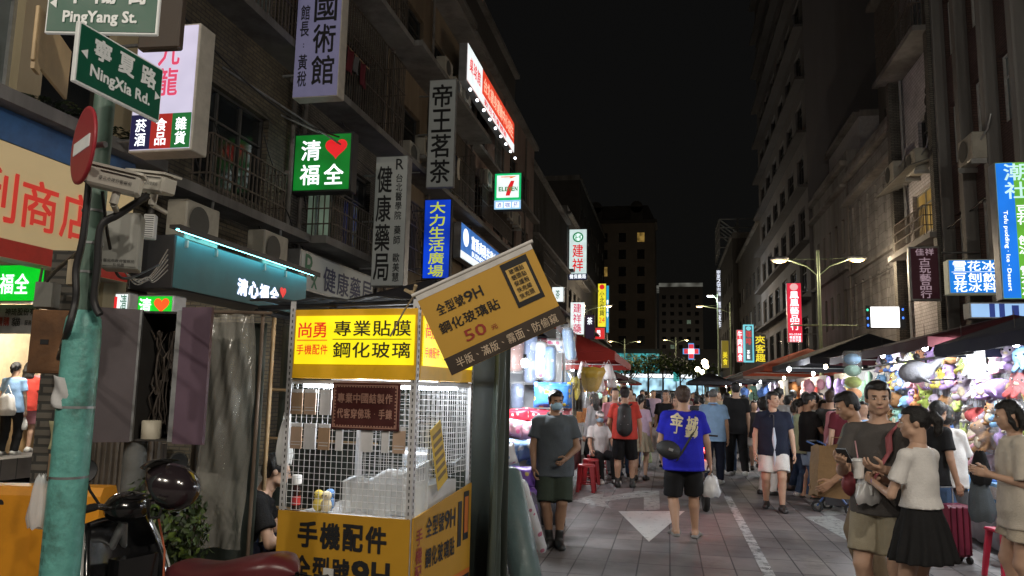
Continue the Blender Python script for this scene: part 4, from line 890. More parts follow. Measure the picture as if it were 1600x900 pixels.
        if kind in ('polo', 'shirt'):
            k = Blob(.006); rr = .036*H+.012
            pts = [NB+U*(.010*H+.012*cos(a_))-Ys*(.008*H)+Xs*rr*sin(a_)*1.08-Ys*rr*cos(a_) for a_ in np.linspace(-2.45, 2.45, 13)]
            pts = [p-U*(.022 if i in (0, 12) else 0) for i, p in enumerate(pts)]
            k.chain(pts, [.012]*13); k.chain([p-U*.016+nrm(p-NB)*.008 for p in pts], [.009]*13)
            k.torso(P0+Ys*0, Xs, Ys, U, [(.2*H, .004, sec[4][2]+e+.013), (.30*H, .004, sec[5][2]+e+.004)]) if False else None
            part('collar', vmesh('collar', [(*k.mesh(.009), 0)], [tm]), body)
    # --- bottom
    if bottom:
        kind, bm = bottom[0], bottom[1]; e = bottom[2] if len(bottom) > 2 else .02
        c = Blob(.02)
        bs = [(t, w_+(e*.8 if t < 0 else .007), d_+(e*.8 if t < 0 else .007)) for t, w_, d_ in sec if t < .1*H]; bs[-1] = (.06*H, bs[-1][1]-.006, bs[-1][2]-.006)
        if kind == 'skirt':
            w0 = sec[2][1]+.012; d0 = sec[2][2]+.012; Lk = bottom[3]*H
            c.torso(P0, X, Y, (0, 0, 1), [(-Lk, w0*1.75, d0*1.9), (-Lk*.55, w0*1.5, d0*1.72), (0, w0*1.24, d0*1.42), (.06*H, w0*1.02, d0*1.1), (.115*H, w0*.84, d0*.9)], .01, .075, 15); c.wrinkle(.004, 20, sd)
        else:
            c.torso(P0, Xs, Ys, U, bs, .02); fr = {'shorts': .82, 'short': .62, 'knee': .97}.get(kind, None)
            for s in (1, -1):
                if fr:
                    en = HJ[s]*(1-fr)+KN[s]*fr; ax_ = nrm(KN[s]-HJ[s]); c.cone(HJ[s], en+ax_*.04, lr[0]+e, lr[0]*(1-fr)+lr[1]*fr+e+.017, .02, clip=(en, ax_))
                else:
                    c.cone(HJ[s], KN[s], lr[0]+e*.8, lr[1]+e+.004); cm = KN[s]*.6+AN[s]*.4; c.cone(KN[s], cm, lr[1]+e, lr[2]+e+.002).cone(cm, AN[s]-np.array((0, 0, .005)), lr[2]+e, lr[3]+e+.012, clip=(AN[s]+np.array((0, 0, -.012)), (0, 0, -1)))
            c.wrinkle(.0045, 24, sd+3)
        part({'skirt': 'skirt', 'trousers': 'trousers', 'jeans': 'jeans'}.get(kind, 'shorts'), vmesh('bottom', [(*c.mesh(res), 0)], [bm]), body)
    # --- shoes
    if shoes:
        for s in (1, -1):
            fo, d = FT[s], FY[s]; z = np.array((0, 0, 1.)); c = Blob(.018); lift = fo[2]
            if shoes[0] == 'flip': c.cone(fo-d*.03*H+z*.006, fo+d*.1*H+z*.006, .024*H, .029*H); sv = np.array((d[1], -d[0], 0)); c.cone(fo+d*.058*H-sv*.034*H+z*.012*H, fo+d*.05*H+z*.034*H, .012*H, .013*H, .008).cone(fo+d*.05*H+z*.034*H, fo+d*.058*H+sv*.034*H+z*.012*H, .013*H, .012*H, .008); c.cut(fo+z*.001, -z)
            else:
                if len(shoes) > 2: c.cone(AN[s]-z*.005*H, AN[s]+nrm(KN[s]-AN[s])*.055*H, .026*H, .027*H)
                c.cone(fo-d*.028*H+z*.025*H, AN[s]-z*.008*H, .027*H, .027*H); c.cone(fo-d*.025*H+z*.018*H, fo+d*.09*H+z*.014*H, .027*H, .027*H, .02); c.cone(AN[s]-z*.012*H, fo+d*.07*H+z*.02*H, .027*H, .024*H); c.cut(fo+z*.002, -z)
            part('sandal' if shoes[0] == 'flip' else 'shoe', vmesh('shoe', [(*c.mesh(.011 if fine else res), 0)], [shoes[1]]), body)
    # --- hair
    if hair:
        c = Blob(.012); hm = HAIRM[hairc]; th_ = .014 if hair != 'buzz' else .006
        El = lambda p, r: c.ell(hl(p), np.array(r)*hs, Th)
        El((0, -.016, .034), (.077+th_, .096+th_, .083+th_))
        if hair in ('short', 'mop'): El((0, .035, .088), (.062, .052, .036)); El((0, -.045, .05), (.08, .075, .07)); El((0, -.05, -.025), (.070, .066, .062))
        c.post.append(lambda P, F: np.maximum(F, -np.maximum(np.maximum(.028*hs-((P-HC)@Th)[..., 1]-(.0 if hair != 'bangs' else .03)*hs, ((P-HC)@Th)[..., 2]-(.066 if hair not in ('mop', 'bangs') else .04)*hs), -1)))
        c.post.append(lambda P, F: np.maximum(F, np.minimum(((-.005 if hair != 'buzz' else .01)*hs-((P-HC)@Th)[..., 2]-np.where(((P-HC)@Th)[..., 1] < -.03*hs, .07*hs, 0)), .05)))
        lower = Blob(.02)
        if hair == 'pony':
            lower.chain([hl((0, -.09, .045)), hl((.0, -.135, .05)), hl((.0, -.165, .01)), hl((.0, -.16, -.06)), hl((.0, -.145, -.11))], [.028*hs, .036*hs, .036*hs, .026*hs, .008*hs]); lower.ell(hl((0, -.075, .0)), np.array((.062, .04, .06))*hs, Th)
        if hair in ('long', 'bob', 'bangs', 'vlong'):
            L = {'bob': -.13, 'bangs': -.15, 'long': -.24, 'vlong': -.36}[hair]
            for x_ in (-.065, -.035, 0, .035, .065):
                yb = -.02-.075*sqrt(max(0, 1-(x_/.09)**2)); lower.chain([hl((x_, yb+.01, .03)), hl((x_*1.15, yb-.005, -.06)), hl((x_*1.1, yb+.0, L*.75)), hl((x_*.9, yb-.0, L))], [.034*hs, .034*hs, .03*hs, .016*hs])
            for s in (1, -1): lower.chain([hl((s*.078, .012, .03)), hl((s*.085, .008, -.05)), hl((s*.078, -.01, -.12))], [.016*hs, .02*hs, .016*hs])
        c.wrinkle(.0035, 75, sd); lower.wrinkle(.004, 60, sd+1)
        ch = [(*c.mesh(.008 if fine else res*.8), 0)]
        if lower.p: ch.append((*lower.mesh(.009 if fine else res), 0))
        part('hair', vmesh('hair', ch, [hm]), body)
    if cap:
        c = Blob(.008); c.ell(hl((0, -.01, .045)), np.array((.09, .108, .082))*hs, Th); c.cut(hl((0, 0, .042)), Th@np.array((0, 0, -1.)))
        c2 = Blob(.01); c2.ell(hl((0, .105, .046)), np.array((.07, .075, .011))*hs, Th@rotm('X', -.2))
        part('cap', vmesh('cap', [(*c.mesh(.009), 0), (*c2.mesh(.009), 0)], [cap]), body)
    if mask:
        c = Blob(.012); c.ell(hl((0, .026, -.045)), np.array((.074, .082, .066))*hs, Th); c.ell(hl((0, .088, -.04)), np.array((.034, .034, .046))*hs, Th); c.cut(hl((0, .028, 0)), Th@np.array((0, -1., 0))); c.cut(hl((0, .05, -.008)), Th@np.array((0, -.25, 1.)))
        m_ = part('face_mask', vmesh('mask', [(*c.mesh(.008), 0)], [mask]), body)
    if glasses:
        mb = MB()
        for s in (1, -1): mb.tube([HC+Th@(np.array((s*.033+.022*cos(a), .108, .004+.017*sin(a)))*hs) for a in np.linspace(0, 2*pi, 11)[:-1]], .0022, 4, closed=True); mb.cyl(HC+Th@(np.array((s*.055, .106, .008))*hs), HC+Th@(np.array((s*.08, .0, .01))*hs), .002, n=4)
        mb.cyl(HC+Th@(np.array((-.011, .109, .006))*hs), HC+Th@(np.array((.011, .109, .006))*hs), .002, n=4); mb.build('glasses', CASEDK, body)
    return J
def wpt(J, p):
    """local point of a figure -> world"""
    p = V([float(x) for x in p]); c, s = cos(J['rz']), sin(J['rz']); return J['loc']+V((p.x*c-p.y*s, p.x*s+p.y*c, p.z))
def lpt(J, p):
    p = V(p)-J['loc']; c, s = cos(J['rz']), sin(J['rz']); return V((p.x*c+p.y*s, -p.x*s+p.y*c, p.z))
# ================================================================== the near left corner: booth, poles, cabinet, scooter
YELP = mat('yellow printed board', srgb(190, 142, 36), .55, scale=1.5, var=.10, stain=.12)
YELG = glowmat('yellow booth light box', srgb(250, 228, 20), 1.0, .12, 3)
OCHP = mat('ochre translucent edge', srgb(190, 140, 30), .5, emit=srgb(170, 130, 10), est=.45)
WSTEEL = mat('white slotted angle', (.62, .62, .64), .45, .3, scale=12)
HOLE = mat('dark slot', (.02, .02, .02), .8)
INKR = mat('dark red print', (.32, .04, .03), .5)
c0 = atD(650, 604, 5.0); BZ = R(-6.4); BW, BD = .98, 1.05
bt = thing('phone_booth', 'yellow phone accessory booth of wire grid and white slotted posts with lit yellow header', 'market booth', (c0.x, c0.y, 0), BZ)
BM = M.Translation((c0.x, c0.y, 0)) @ M.Rotation(BZ, 4, 'Z')
bl = lambda x, y, z: BM @ V((x, y, z))
for x, y, sx, sy in ((0, 0, -1, 1), (-BW, 0, 1, 1), (0, BD, -1, -1), (-BW, BD, 1, -1)):
    b = MB(); b.bx((x, y, 0), (x+sx*.042, y+sy*.003, 2.24 if y == 0 else 2.1)); b.bx((x, y+sy*.0032, 0), (x+sx*.003, y+sy*.042, 2.24 if y == 0 else 2.1)); p = b.build('post', WSTEEL, bt)
    h = MB()
    for k in range(54):
        h.box((x+sx*.021, y-sy*.0012, .06+k*.04), (.007, .002, .02)); h.box((x-sx*.0012, y+sy*.021, .06+k*.04), (.002, .007, .02))
    h.build('slot', HOLE, p)
def header(parent, W, texts, T):
    b = MB(); b.T = T; b.box((W/2, .05, .235), (W, .1, .47)); o = b.build('light_box', OCHP, parent)
    f = MB(); f.T = T; f.box((W/2, -.004, .26), (W-.03, .010, .33)); f.build('light_face', YELG, o)
    by = {}
    for s, x, z, w_, h_, m, *mode in texts:
        mb = by.setdefault(m.name, (MB(), m))[0]; mb.T = T @ M.Translation((0, -.010, 0))
        (row if s else (lambda mb, s, x, z, w_, h_: mb.add([(x, -.004, z), (x+w_, -.004, z), (x+w_, -.004, z+h_), (x, -.004, z+h_)], [(0, 1, 2, 3)])))(mb, s, x, z, w_, h_)
    for mb, m in by.values(): mb.build('lettering', m, o)
RL_, KL_ = lm('red on yellow', (215, 50, 25), .9), lm('black on yellow', (40, 36, 18), .7)
header(bt, BW-.05, [('尚勇', .035, .275, .23, .105, RL_), ('', .03, .255, .24, .006, RL_), ('手機配件', .03, .16, .25, .068, RL_), ('專業貼膜', .31, .285, .44+.15, .105, KL_), ('', .31, .262, .59, .005, KL_), ('鋼化玻璃', .31, .14, .59, .105, KL_)], M.Translation((-BW+.045, -.005, 1.71)))
header(bt, BD-.1, [('尚勇', .03, .28, .24, .1, RL_), ('專業貼膜', .34, .28, .55, .1, KL_), ('手機配件', .03, .15, .25, .07, RL_), ('鋼化玻璃', .34, .14, .55, .1, KL_)], M.Translation((.005, .05, 1.71)) @ M.Rotation(pi/2, 4, 'Z'))
b = MB()
for z, x in ((1.70, 0),): b.bx((-BW+.045, .02, z-.03), (-.045, .05, z)); b.bx((-.05, .05, z-.03), (-.02, BD-.05, z)); b.bx((-BW, BD-.04, z-.03), (0, BD, z)); b.bx((-BW, 0.045, z-.03), (-BW+.03, BD-.05, z))
for z in (.8,): b.bx((-BW+.045, .02, z-.03), (-.045, .05, z)); b.bx((-.05, .05, z-.03), (-.02, BD-.05, z))
b.bx((-BW+.05, .5, 1.68), (-.06, .53, 1.71)); b.build('rail', WSTEEL, bt)
b = MB(); b.cyl((-BW+.08, .10, 1.66), (-.1, .10, 1.66), .013, n=8); b.cyl((-.10, .12, 1.66), (-.10, BD-.1, 1.66), .013, n=8); b.build('light_tube', glowmat('cool tube light', (.85, .93, 1), 26, 0), bt)
def wires(W, H, T, pitch=.041, r=.0015):
    b = MB(); b.T = T
    for k in range(int(W/pitch)+1): b.box((min(k*pitch, W), 0, H/2), (2*r, 2*r, H))
    for k in range(int(H/pitch)+1): b.box((W/2, .004, min(k*pitch, H)), (W, 2*r, 2*r))
    return b
WIRE = mat('white coated wire', (.7, .7, .72), .4, .2)
wires(BW-.09, .84, M.Translation((-BW+.045, .012, .83))).build('wire_grid', WIRE, bt)
wires(BD-.1, .62, M.Translation((-.012, .05, 1.05)) @ M.Rotation(pi/2, 4, 'Z')).build('wire_grid', WIRE, bt)
wires(BW-.09, .84, M.Translation((-BW+.045, BD-.03, .83))).build('wire_grid', WIRE, bt)
b = MB(); b.bx((-BW+.045, .06, .77), (-.03, BD-.06, .795)); b.build('counter', mat('white counter', (.6, .6, .6), .4), bt)
# lower boards
b = MB(); b.bx((-BW+.004, -.012, .08), (-.003, -.002, .825)); pb = b.build('front_board', YELP, bt); b = MB(); b.T = M.Translation((-BW, -.012, 0))
row(b, '手機配件', .16, .60, .67, .17, .03); row(b, '全型號9H', .14, .38, .72, .17, .03); row(b, '鋼化玻璃貼', .14, .16, .72, .17, .03); b.build('lettering', INK, pb)
b = MB(); b.prism([(.003, .01, .08), (.003, BD-.01, .08), (.003, BD-.01, .95), (.003, .01, .83)], (.01, 0, 0)); pb = b.build('side_board', YELP, bt)
T = M.Translation((.0135, 0, 0)) @ M.Rotation(pi/2, 4, 'Z')
b = MB(); b.T = T; row(b, '全型號9H', .20, .68, .52, .13, .02, ); row(b, '鋼化玻璃貼', .20, .48, .52, .13, .02); b.build('lettering', INK, pb)
b = MB(); b.T = T; put_text(b, '手機配件', .05, .3, .1, .46, vertical=True); b.build('lettering', INKR, pb)
b = MB(); b.T = T; b.bx((.77, -.004, .52), (.84, -.001, .84)); b.bx((.88, -.004, .55), (.98, -.001, .90)); b.bx((0.02, -.004, .10), (1.02, -.001, .30)); b.build('phone_print', INK, pb)
b = MB(); b.T = T; b.bx((.895, -.006, .60), (.965, -.0045, .86)); b.bx((0.02, -.006, .30), (1.02, -.0045, .335)); b.build('screen_print', mat('orange print', srgb(200, 110, 40), .5), pb)
b = MB(); b.T = T; row(b, '訂購專線:請在前', .3, .16, .65, .09, .02); b.T = T @ M.Translation((0, -.004, 0)); b.build('lettering', mat('white print', (.6, .6, .6), .5), pb)
# things in and on the booth
BROWN = mat('maroon plaque', srgb(70, 28, 26), .45, scale=8, var=.1); PALEP = mat('pale plaque lettering', srgb(165, 125, 110), .5)
pq = thing('plaque', 'maroon plaque with a key pattern rim hung on the wire grid', 'plaque', bl(-.345, -.028, 1.53), BZ)
b = MB(); b.box((0, 0, 0), (.50, .02, .31), bev=.006); b.build('board', BROWN, pq)
b = MB(); b.T = M.Translation((0, -.012, 0)); row(b, '專業中國結製作', -.205, .02, .41, .065, .02); row(b, '代客穿佛珠.手鍊', -.205, -.08, .41, .065, .02)
b.build('lettering', PALEP, pq)
b = MB()
for s in (1, -1):
    b.box((0, -.012, s*.137), (.47, .004, .006)); b.box((s*.232, -.012, 0), (.006, .004, .27))
    for k in range(22): b.box((-.22+k*.021, -.012, s*.128), (.010, .004, .008))
    for k in range(12): b.box((s*.222, -.012, -.12+k*.022), (.008, .004, .010))
b.build('border', PALEP, pq)
PACK = [mat('kraft card packet', (.36, .24, .15), .6), mat('clear white packet', (.6, .6, .62), .3), mat('tan card packet', (.42, .3, .22), .6)]
names = ('brown kraft', 'clear white', 'tan')
tops = ((0, 1.64), (1, 1.41)); k_ = 0
for rw, zt in tops:
    for j, x in enumerate((-.88, -.775, -.655) if rw == 0 else (-.87, -.765, -.655, -.54, -.335, -.2, -.10)):
        m = (0, 2, 1)[(j+rw) % 3] if not (rw == 1 and j in (3, 5)) else 1
        w_ = .05 if (rw == 1 and j in (3, 5)) else .088
        t = thing('accessory_packet', f'{names[m]} packet, {["first", "second", "third", "fourth", "fifth", "sixth", "seventh"][j]} from the outer post in the {["upper", "lower"][rw]} grid row', 'packet', bl(x, -.012, zt), BZ+R(random.uniform(-3, 3)), 'packets hooked on the booth grid')
        b = MB(); b.bx((-w_/2, -.004, -.175), (w_/2, .004, -.03)); b.build('card', PACK[m], t)
        b = MB(); b.bx((-w_/2, -.005, -.028), (w_/2, .005, -.005)); b.bx((-w_*.4, -.0055, -.15), (w_*.4, -.0045, -.145)); b.bx((-w_*.4, -.0055, -.13), (w_*.4, -.0045, -.126)); b.build('header_strip', PACK[1], t)
        b = MB(); b.tube([(0, .012, 0), (0, -.012, 0), (0, -.02, .02)], .002, 4); b.build('hook', STEEL, t)
tr = thing('glass_cabinet', 'milky plastic sheeted display case glowing inside the booth', 'display case', bl(-.30, .55, .796), BZ)
def milk(nm, col, al, ro=.2):
    m = mat(nm, col, ro, var=.08, scale=5, alpha=al, bump=.35, bscale=9, spec=.6); return m
MILK = milk('milky plastic sheet', (.75, .78, .8), .55); CLEARP = milk('clear plastic film', (.6, .62, .6), .16, .12); DUSTYP = milk('dusty clear plastic', (.52, .5, .45), .40, .14); BAGW = milk('white plastic bag', (.75, .75, .74), .82, .3)
b = MB(); b.bx((-.28, -.3, 0), (.26, .3, .20)); b.build('case', mat('white case', (.65, .66, .68), .4), tr)
b = MB(); b.sheet(lambda u, v: (-.33+.64*u, -.33+.03*sin(u*9), .36*(1-v)*(.6+.4*u)+.02*sin(u*14+v*5)), 16, 8, th=.003); b.sheet(lambda u, v: (-.33+.64*u, -.33+.66*v, .2+.16*u+.03*sin(u*7+v*6)), 14, 10, th=.003); b.build('plastic_sheet', MILK, tr)
b = MB(); b.cyl((-.06, .1, .36), (.12, .12, .36), .075, n=14); b.build('roll', mat('shiny film roll', (.6, .65, .7), .15, .6), tr)
for nm, lab, x, y, cols in (('plush_keyring', 'yellow chick charm among the booth oddments', -.80, .2, (.75, .6, .12)), ('plush_keyring', 'cream round charm beside the chick charm', -.72, .17, (.7, .6, .4)), ('plush_keyring', 'blue charm behind the cream charm', -.76, .28, (.15, .3, .6))):
    t = thing(nm, lab, 'charm', bl(x, y, .796), BZ, 'charms on the booth counter'); b = MB(); b.ell((0, 0, .05), (.04, .035, .05)); b.ell((0, 0, .115), (.036, .034, .034)); b.build('body', mat('plush '+lab[:9], cols, .9, bump=.4), t)
    b = MB(); b.ell((-.014, -.032, .12), .005); b.ell((.014, -.032, .12), .005); b.build('eye', INK, t)
t = thing('drink_bottle', 'dark cola bottle with a white cap and red label beside the vendor', 'bottle', bl(-.93, .12, .796), BZ)
b = MB(); b.lathe([(.028, 0), (.032, .01), (.032, .13), (.026, .17), (.014, .2), (.014, .215)], n=12); b.build('bottle', mat('dark cola', (.03, .01, .008), .1), t)
b = MB(); b.lathe([(.0325, .05), (.0325, .11)], n=12, cap=False); b.build('label_band', mat('red label', (.45, .03, .03), .4), t); b = MB(); b.lathe([(.034, .19), (.034, .245), (.03, .25)], n=12); b.build('bottle_cap', mat('white cap', (.7, .7, .7), .4), t)
t = thing('price_card', 'slanting yellow leaflet stuck on the booth side grid', 'leaflet', bl(.03, .42, 1.02), BZ+pi/2)
b = MB(); b.T = M.Rotation(R(-22), 4, 'Y'); b.bx((-.09, -.004, -.02), (.09, 0, .42)); p = b.build('paper', mat('yellow leaflet paper', srgb(215, 180, 60), .6), t)
b = MB(); b.T = M.Rotation(R(-22), 4, 'Y')
for k in range(6): b.bx((-.07, -.006, .04+k*.06), (.07, -.0045, .07+k*.06))
b.build('print', mat('faded print', (.2, .14, .05), .6), p)
t = thing('plastic_bag', 'white plastic bag hanging from the booth post over the vendor', 'bag', bl(-BW-.02, .06, 1.42), BZ)
def bagmb(w_, h_, d_, seed=0, flat=1.):
    r = random.Random(seed); b = MB(); ph = [r.uniform(0, 6) for _ in range(4)]
    def f(u, v):
        a = 2*pi*u; s = (.35+.65*v**.6)*(1-.25*max(0, v-.8)/.2) if v > .02 else .3
        q = 1+.10*sin(3*a+ph[0]+4*v)+.07*sin(7*a+ph[1]-3*v)
        return (w_/2*s*q*cos(a), d_/2*s*q*sin(a)*flat, -h_*v+.01*sin(5*a+ph[2]))
    b.sheet(f, 22, 10); b.add([f(k/22, 1) for k in range(22)], [tuple(range(22))], True)
    return b
b = bagmb(.14, .3, .09, 3); b.build('bag', BAGW, t); b = MB(); b.tube([(-.03, 0, -.02), (-.02, 0, .05), (0, 0, .07), (.02, 0, .05), (.03, 0, -.02)], .005, 5); b.build('handle', BAGW, t)
# slanting banner board hung from the corner post
def banner():
    a, b_, c_ = atD(653, 458, 4.72), atD(833, 376, 4.78), atD(706, 587, 4.72)
    X_ = (b_-a); W = X_.length; X_.normalize(); Z_ = (a-c_); Z_ = (Z_-X_*Z_.dot(X_)); H = Z_.length; Z_.normalize(); Y_ = Z_.cross(X_)
    o = thing('hanging_banner', 'ochre banner board tilted off the booth corner advertising screen glass for 50', 'banner')
    o.matrix_world = M(((X_.x, Y_.x, Z_.x, c_.x), (X_.y, Y_.y, Z_.y, c_.y), (X_.z, Y_.z, Z_.z, c_.z), (0, 0, 0, 1)))
    m = MB(); m.bx((0, 0, .0), (W, .012, H-.012)); bd = m.build('board', mat('ochre banner print', srgb(196, 152, 62), .5, scale=2, var=.06), o)
    m = MB(); m.bx((0, -.003, .002), (W, .0, H*.205)); m.build('dark_band', mat('dark brown band', srgb(62, 52, 44), .5), bd)
    m = MB(); m.cyl((-.02, .006, H), (W+.02, .006, H), .012, n=8); m.bx((0, -.002, H-.045), (W, 0, H-.012)); m.build('top_rail', mat('white rail', (.6, .58, .55), .4), o)
    m = MB(); row(m, '全型號9H', W*.10, H*.67, W*.40, H*.125, .012); row(m, '鋼化玻璃貼', W*.06, H*.46, W*.52, H*.13, .012); m.build('lettering', INK, bd)
    m = MB(); put_text(m, '50', W*.22, H*.27, W*.18, H*.13, .008); put_text(m, '元', W*.44, H*.27, W*.05, H*.055); m.build('lettering', INKR, bd)
    m = MB(); m.T = M.Translation((0, -.004, 0)); row(m, '半版、滿版、霧面、防偷窺', W*.07, H*.045, W*.88, H*.11, .004); m.build('lettering', mat('pale print', srgb(205, 185, 160), .5), bd)
    m = MB(); m.bx((W*.70, -.003, H*.37), (W*.93, 0, H*.90)); ph = m.build('phone_print', INK, bd)
    m = MB(); m.bx((W*.725, -.005, H*.43), (W*.905, -.0035, H*.82)); m.build('screen_print', mat('pale ochre print', srgb(205, 168, 90), .5), ph)
    m = MB(); m.T = M.Translation((0, -.006, 0))
    for k, s in enumerate(('玻璃貼', '鏡頭貼', '保護殼', '快充線', '快充頭')): row(m, s, W*.745, H*(.755-k*.075), W*.13, H*.06, .01)
    m.build('lettering', INK, ph)
    m = MB(); m.tube([(.0, .02, H), (-.10, .06, H-.06), (-.25, .1, H-.17)], .006, 5); m.tube([(.0, .02, H), (-.04, .03, H+.05), (.0, .05, H+.02), (.03, .02, H+.05)], .012, 6); m.build('rope', mat('straw rope', (.35, .27, .16), .9), o)
banner()
# tarps, clear curtain and rough roof behind the booth
TARP = mat('dark green tarpaulin', (.028, .036, .030), .55, scale=1.5, var=.3, bump=.3, bscale=4, spec=.45)
ts = thing('tarpaulin_shelter', 'dark green tarpaulin shelter with pole roof behind the phone booth', 'shelter', (c0.x, c0.y, 0), BZ)
fold = lambda u, v: .035*sin(9*u+3*v)+.02*sin(23*u-4*v)
b = MB(); b.sheet(lambda u, v: (-2.0+2.2*u, 1.38+fold(u, v), 2.2*v), 40, 14, th=.006); b.build('back_sheet', TARP, ts)
b = MB(); b.sheet(lambda u, v: (.13+fold(u, v)*.8+.05*v, 1.12+.2*u, 2.25*v), 24, 12, th=.006); b.build('side_sheet', mat('grey green tarpaulin', (.06, .078, .066), .5, scale=2, var=.25, bump=.3, bscale=5), ts)
b = MB()
for k in range(9): b.cyl((-1.35, .15+k*.14, 2.215+.02*(k % 3)), (.02, .12+k*.15, 2.235+.018*(k % 2)), .018, n=6)
for x in (-1.3, -.7, -.05): b.cyl((x, .05, 2.18), (x, 1.5, 2.16), .02, n=6)
b.build('roof_pole', mat('black steel tube', (.03, .03, .032), .35, .6), ts)
b = MB(); b.sheet(lambda u, v: (-1.4+1.45*u, .1+1.4*v, 2.27+.015*sin(u*20)+.02*sin(v*9)), 20, 8, th=.008); b.build('roof_sheet', mat('black sheeting', (.03, .032, .034), .3, spec=.5, bump=.4), ts)
b = MB()
for z in (1.62, 1.2, .62): b.cyl((-2.0, 1.25, z), (-.9, 1.22, z-.01), .014, n=6)
b.cyl((-1.32, .3, 0), (-1.32, .3, 2.2), .016, n=6); b.build('bamboo_pole', mat('bamboo', (.3, .2, .1), .6), ts)
cu = thing('clear_curtain', 'dusty clear plastic curtain hanging in folds beside the purple cabinet door', 'plastic curtain', (*atD(355, 600, 5.35).xy, 0), YAW)
b = MB(); b.sheet(lambda u, v: ((-.19+.38*u)*(.82+.18*v)+.02*sin(v*4), .030*sin(u*7+4.5*v)*(.4+.6*v)+.014*sin(u*17-v*13)+.010*sin(u*11+v*27)+.008*abs(sin(u*23+v*17)), .55+1.6*(1-v)), 60, 34); b.build('film', DUSTYP, cu)
b = MB(); b.cyl((-.26, 0, 2.16), (.28, 0, 2.16), .013, n=6); b.cyl((.21, .03, 0), (.21, .03, 2.16), .014, n=6); b.build('rail', mat('rough wood rail', (.12, .085, .06), .8), cu)
b = MB(); b.sheet(lambda u, v: (-.2+.41*u, .12+.02*sin(u*9), 2.1*v), 12, 6, th=.005); b.build('backing', TARP, cu)

# ------------------------------------------------------------------ teal street pole and what hangs on it
TEALP = mat('scratched teal pole paint', srgb(98, 164, 156), .45, scale=16, var=.2, stain=.75, bump=.2, bscale=40)
TEALD = mat('worn green grey pole paint', srgb(92, 118, 106), .5, scale=5, var=.2, stain=.6)
pc = atD(131, 500, 3.9); PX, PY = pc.x, pc.y
sp = thing('sign_pole', 'tall teal steel pole carrying street name plates, cameras and cables', 'pole', (PX, PY, 0))
b = MB(); b.lathe([(.098, 0), (.09, .05), (.087, 1.9), (.08, 1.97), (.05, 2.02)], n=24); b.build('lower_sleeve', TEALP, sp)
b = MB(); b.lathe([(.056, 2.0), (.05, 3.3)], n=18); b.build('shaft', TEALD, sp)
b = MB()
for z in (1.18, 1.52): b.lathe([(.0885, z), (.0885, z+.012)], n=24)
for z in (2.35, 2.52, 2.2): b.lathe([(.058, z), (.058, z+.012)], n=18)
b.build('strap', STEEL, sp)
b = MB()
for k in range(9): b.bx((-.075, -.086, .30+k*.062), (-.005, -.078, .345+k*.062)) if False else b.sheet(lambda u, v, k=k: (.0885*sin(-1.0+.75*u), -.0885*cos(-1.0+.75*u), .42+k*.06+.03*v), 5, 1)
b.build('tape_patch', mat('old tape', srgb(70, 120, 112), .6, stain=.6), sp)
SIGNG = mat('street sign green', srgb(10, 78, 58), .45, var=.08, stain=.15, emit=srgb(8, 70, 50), est=.12); SIGNW = mat('street sign white', (.6, .62, .6), .4, emit=(.5, .5, .48), est=.2)  # plates are no lamps; a faint glow is put into both colours
def plate(label, c, rz, w_, h_, texts, back=True, parent_name='street_name_plate'):
    o = thing(parent_name, label, 'street sign', c, rz)
    b = MB(); b.box((0, .012, 0), (w_, .022, h_), bev=.004); b.build('plate', SIGNW, o)
    b = MB(); b.box((0, -.0005, 0), (w_-.022, .004, h_-.022)); b.build('green_face', SIGNG, o)
    b = MB(); b.T = M.Translation((-w_/2, -.003, -h_/2))
    for s, x, z, ww, hh, f in texts:
        if f == 'r': row(b, s, x*w_, z*h_, ww*w_, hh*h_, .03, .3)
        elif f == 't': put_text(b, s, x*w_, z*h_, ww*w_, hh*h_, .026)
        else: b.add([((x+a*ww)*w_, -.004, (z+q*hh)*h_) for a, q in s], [tuple(range(len(s)))])
    b.build('lettering', SIGNW, o); return o
aL, aR_ = [(0, .5), (1, 0), (1, 1)], [(1, .5), (0, 1), (0, 0)]
p1, p2 = atD(120, 79, 3.45), atD(252.5, 150, 3.98); d_ = p2-p1
plate('green street name plate edge-on along the street reading NingXia Rd', (p1+p2)/2, atan2(d_.y, d_.x), d_.length, .287, [('寧夏路', .12, .52, .82, .36, 'r'), ('NingXia Rd.', .14, .14, .70, .26, 't'), (aL, .03, .44, .07, .16, 'p'), (aR_, .90, .36, .07, .16, 'p')])
p1, p2 = atD(73, 10, 3.9), atD(249, 4, 3.9); d_ = p2-p1
plate('green street name plate facing the viewer reading PingYang St', (p1+p2)/2, atan2(d_.y, d_.x), d_.length, .315, [('平陽街', .12, .5, .82, .36, 'r'), ('PingYang St.', .16, .12, .66, .26, 't'), (aL, .035, .42, .06, .17, 'p')])
o = thing('mounting_plate', 'dark brown plate fixed behind the PingYang plate', 'sign', atD(250, 22, 4.5), YAW+R(-8)); b = MB(); b.box((0, .03, 0), (.26, .06, .42), bev=.01); b.build('panel', mat('brown sign back', (.05, .035, .025), .6), o)
p1, p2 = atD(86, 92, 4.0), atD(135, 108, 4.55); d_ = p2-p1
o = thing('sign_bracket', 'cream steel bracket plate sticking out beside the NingXia plate', 'bracket', (p1+p2)/2, atan2(d_.y, d_.x)); b = MB(); b.box((0, .1, .04), (d_.length, .02, .3), bev=.004); b.box((-d_.length*.4, .1, -.05), (.09, .018, .2)); b.build('panel', mat('cream enamel', srgb(190, 165, 125), .5, stain=.4), o)
o = thing('no_entry_sign', 'round red no entry sign with a white bar seen steeply from the side', 'traffic sign', atD(133, 228, 3.62), YAW-R(46))
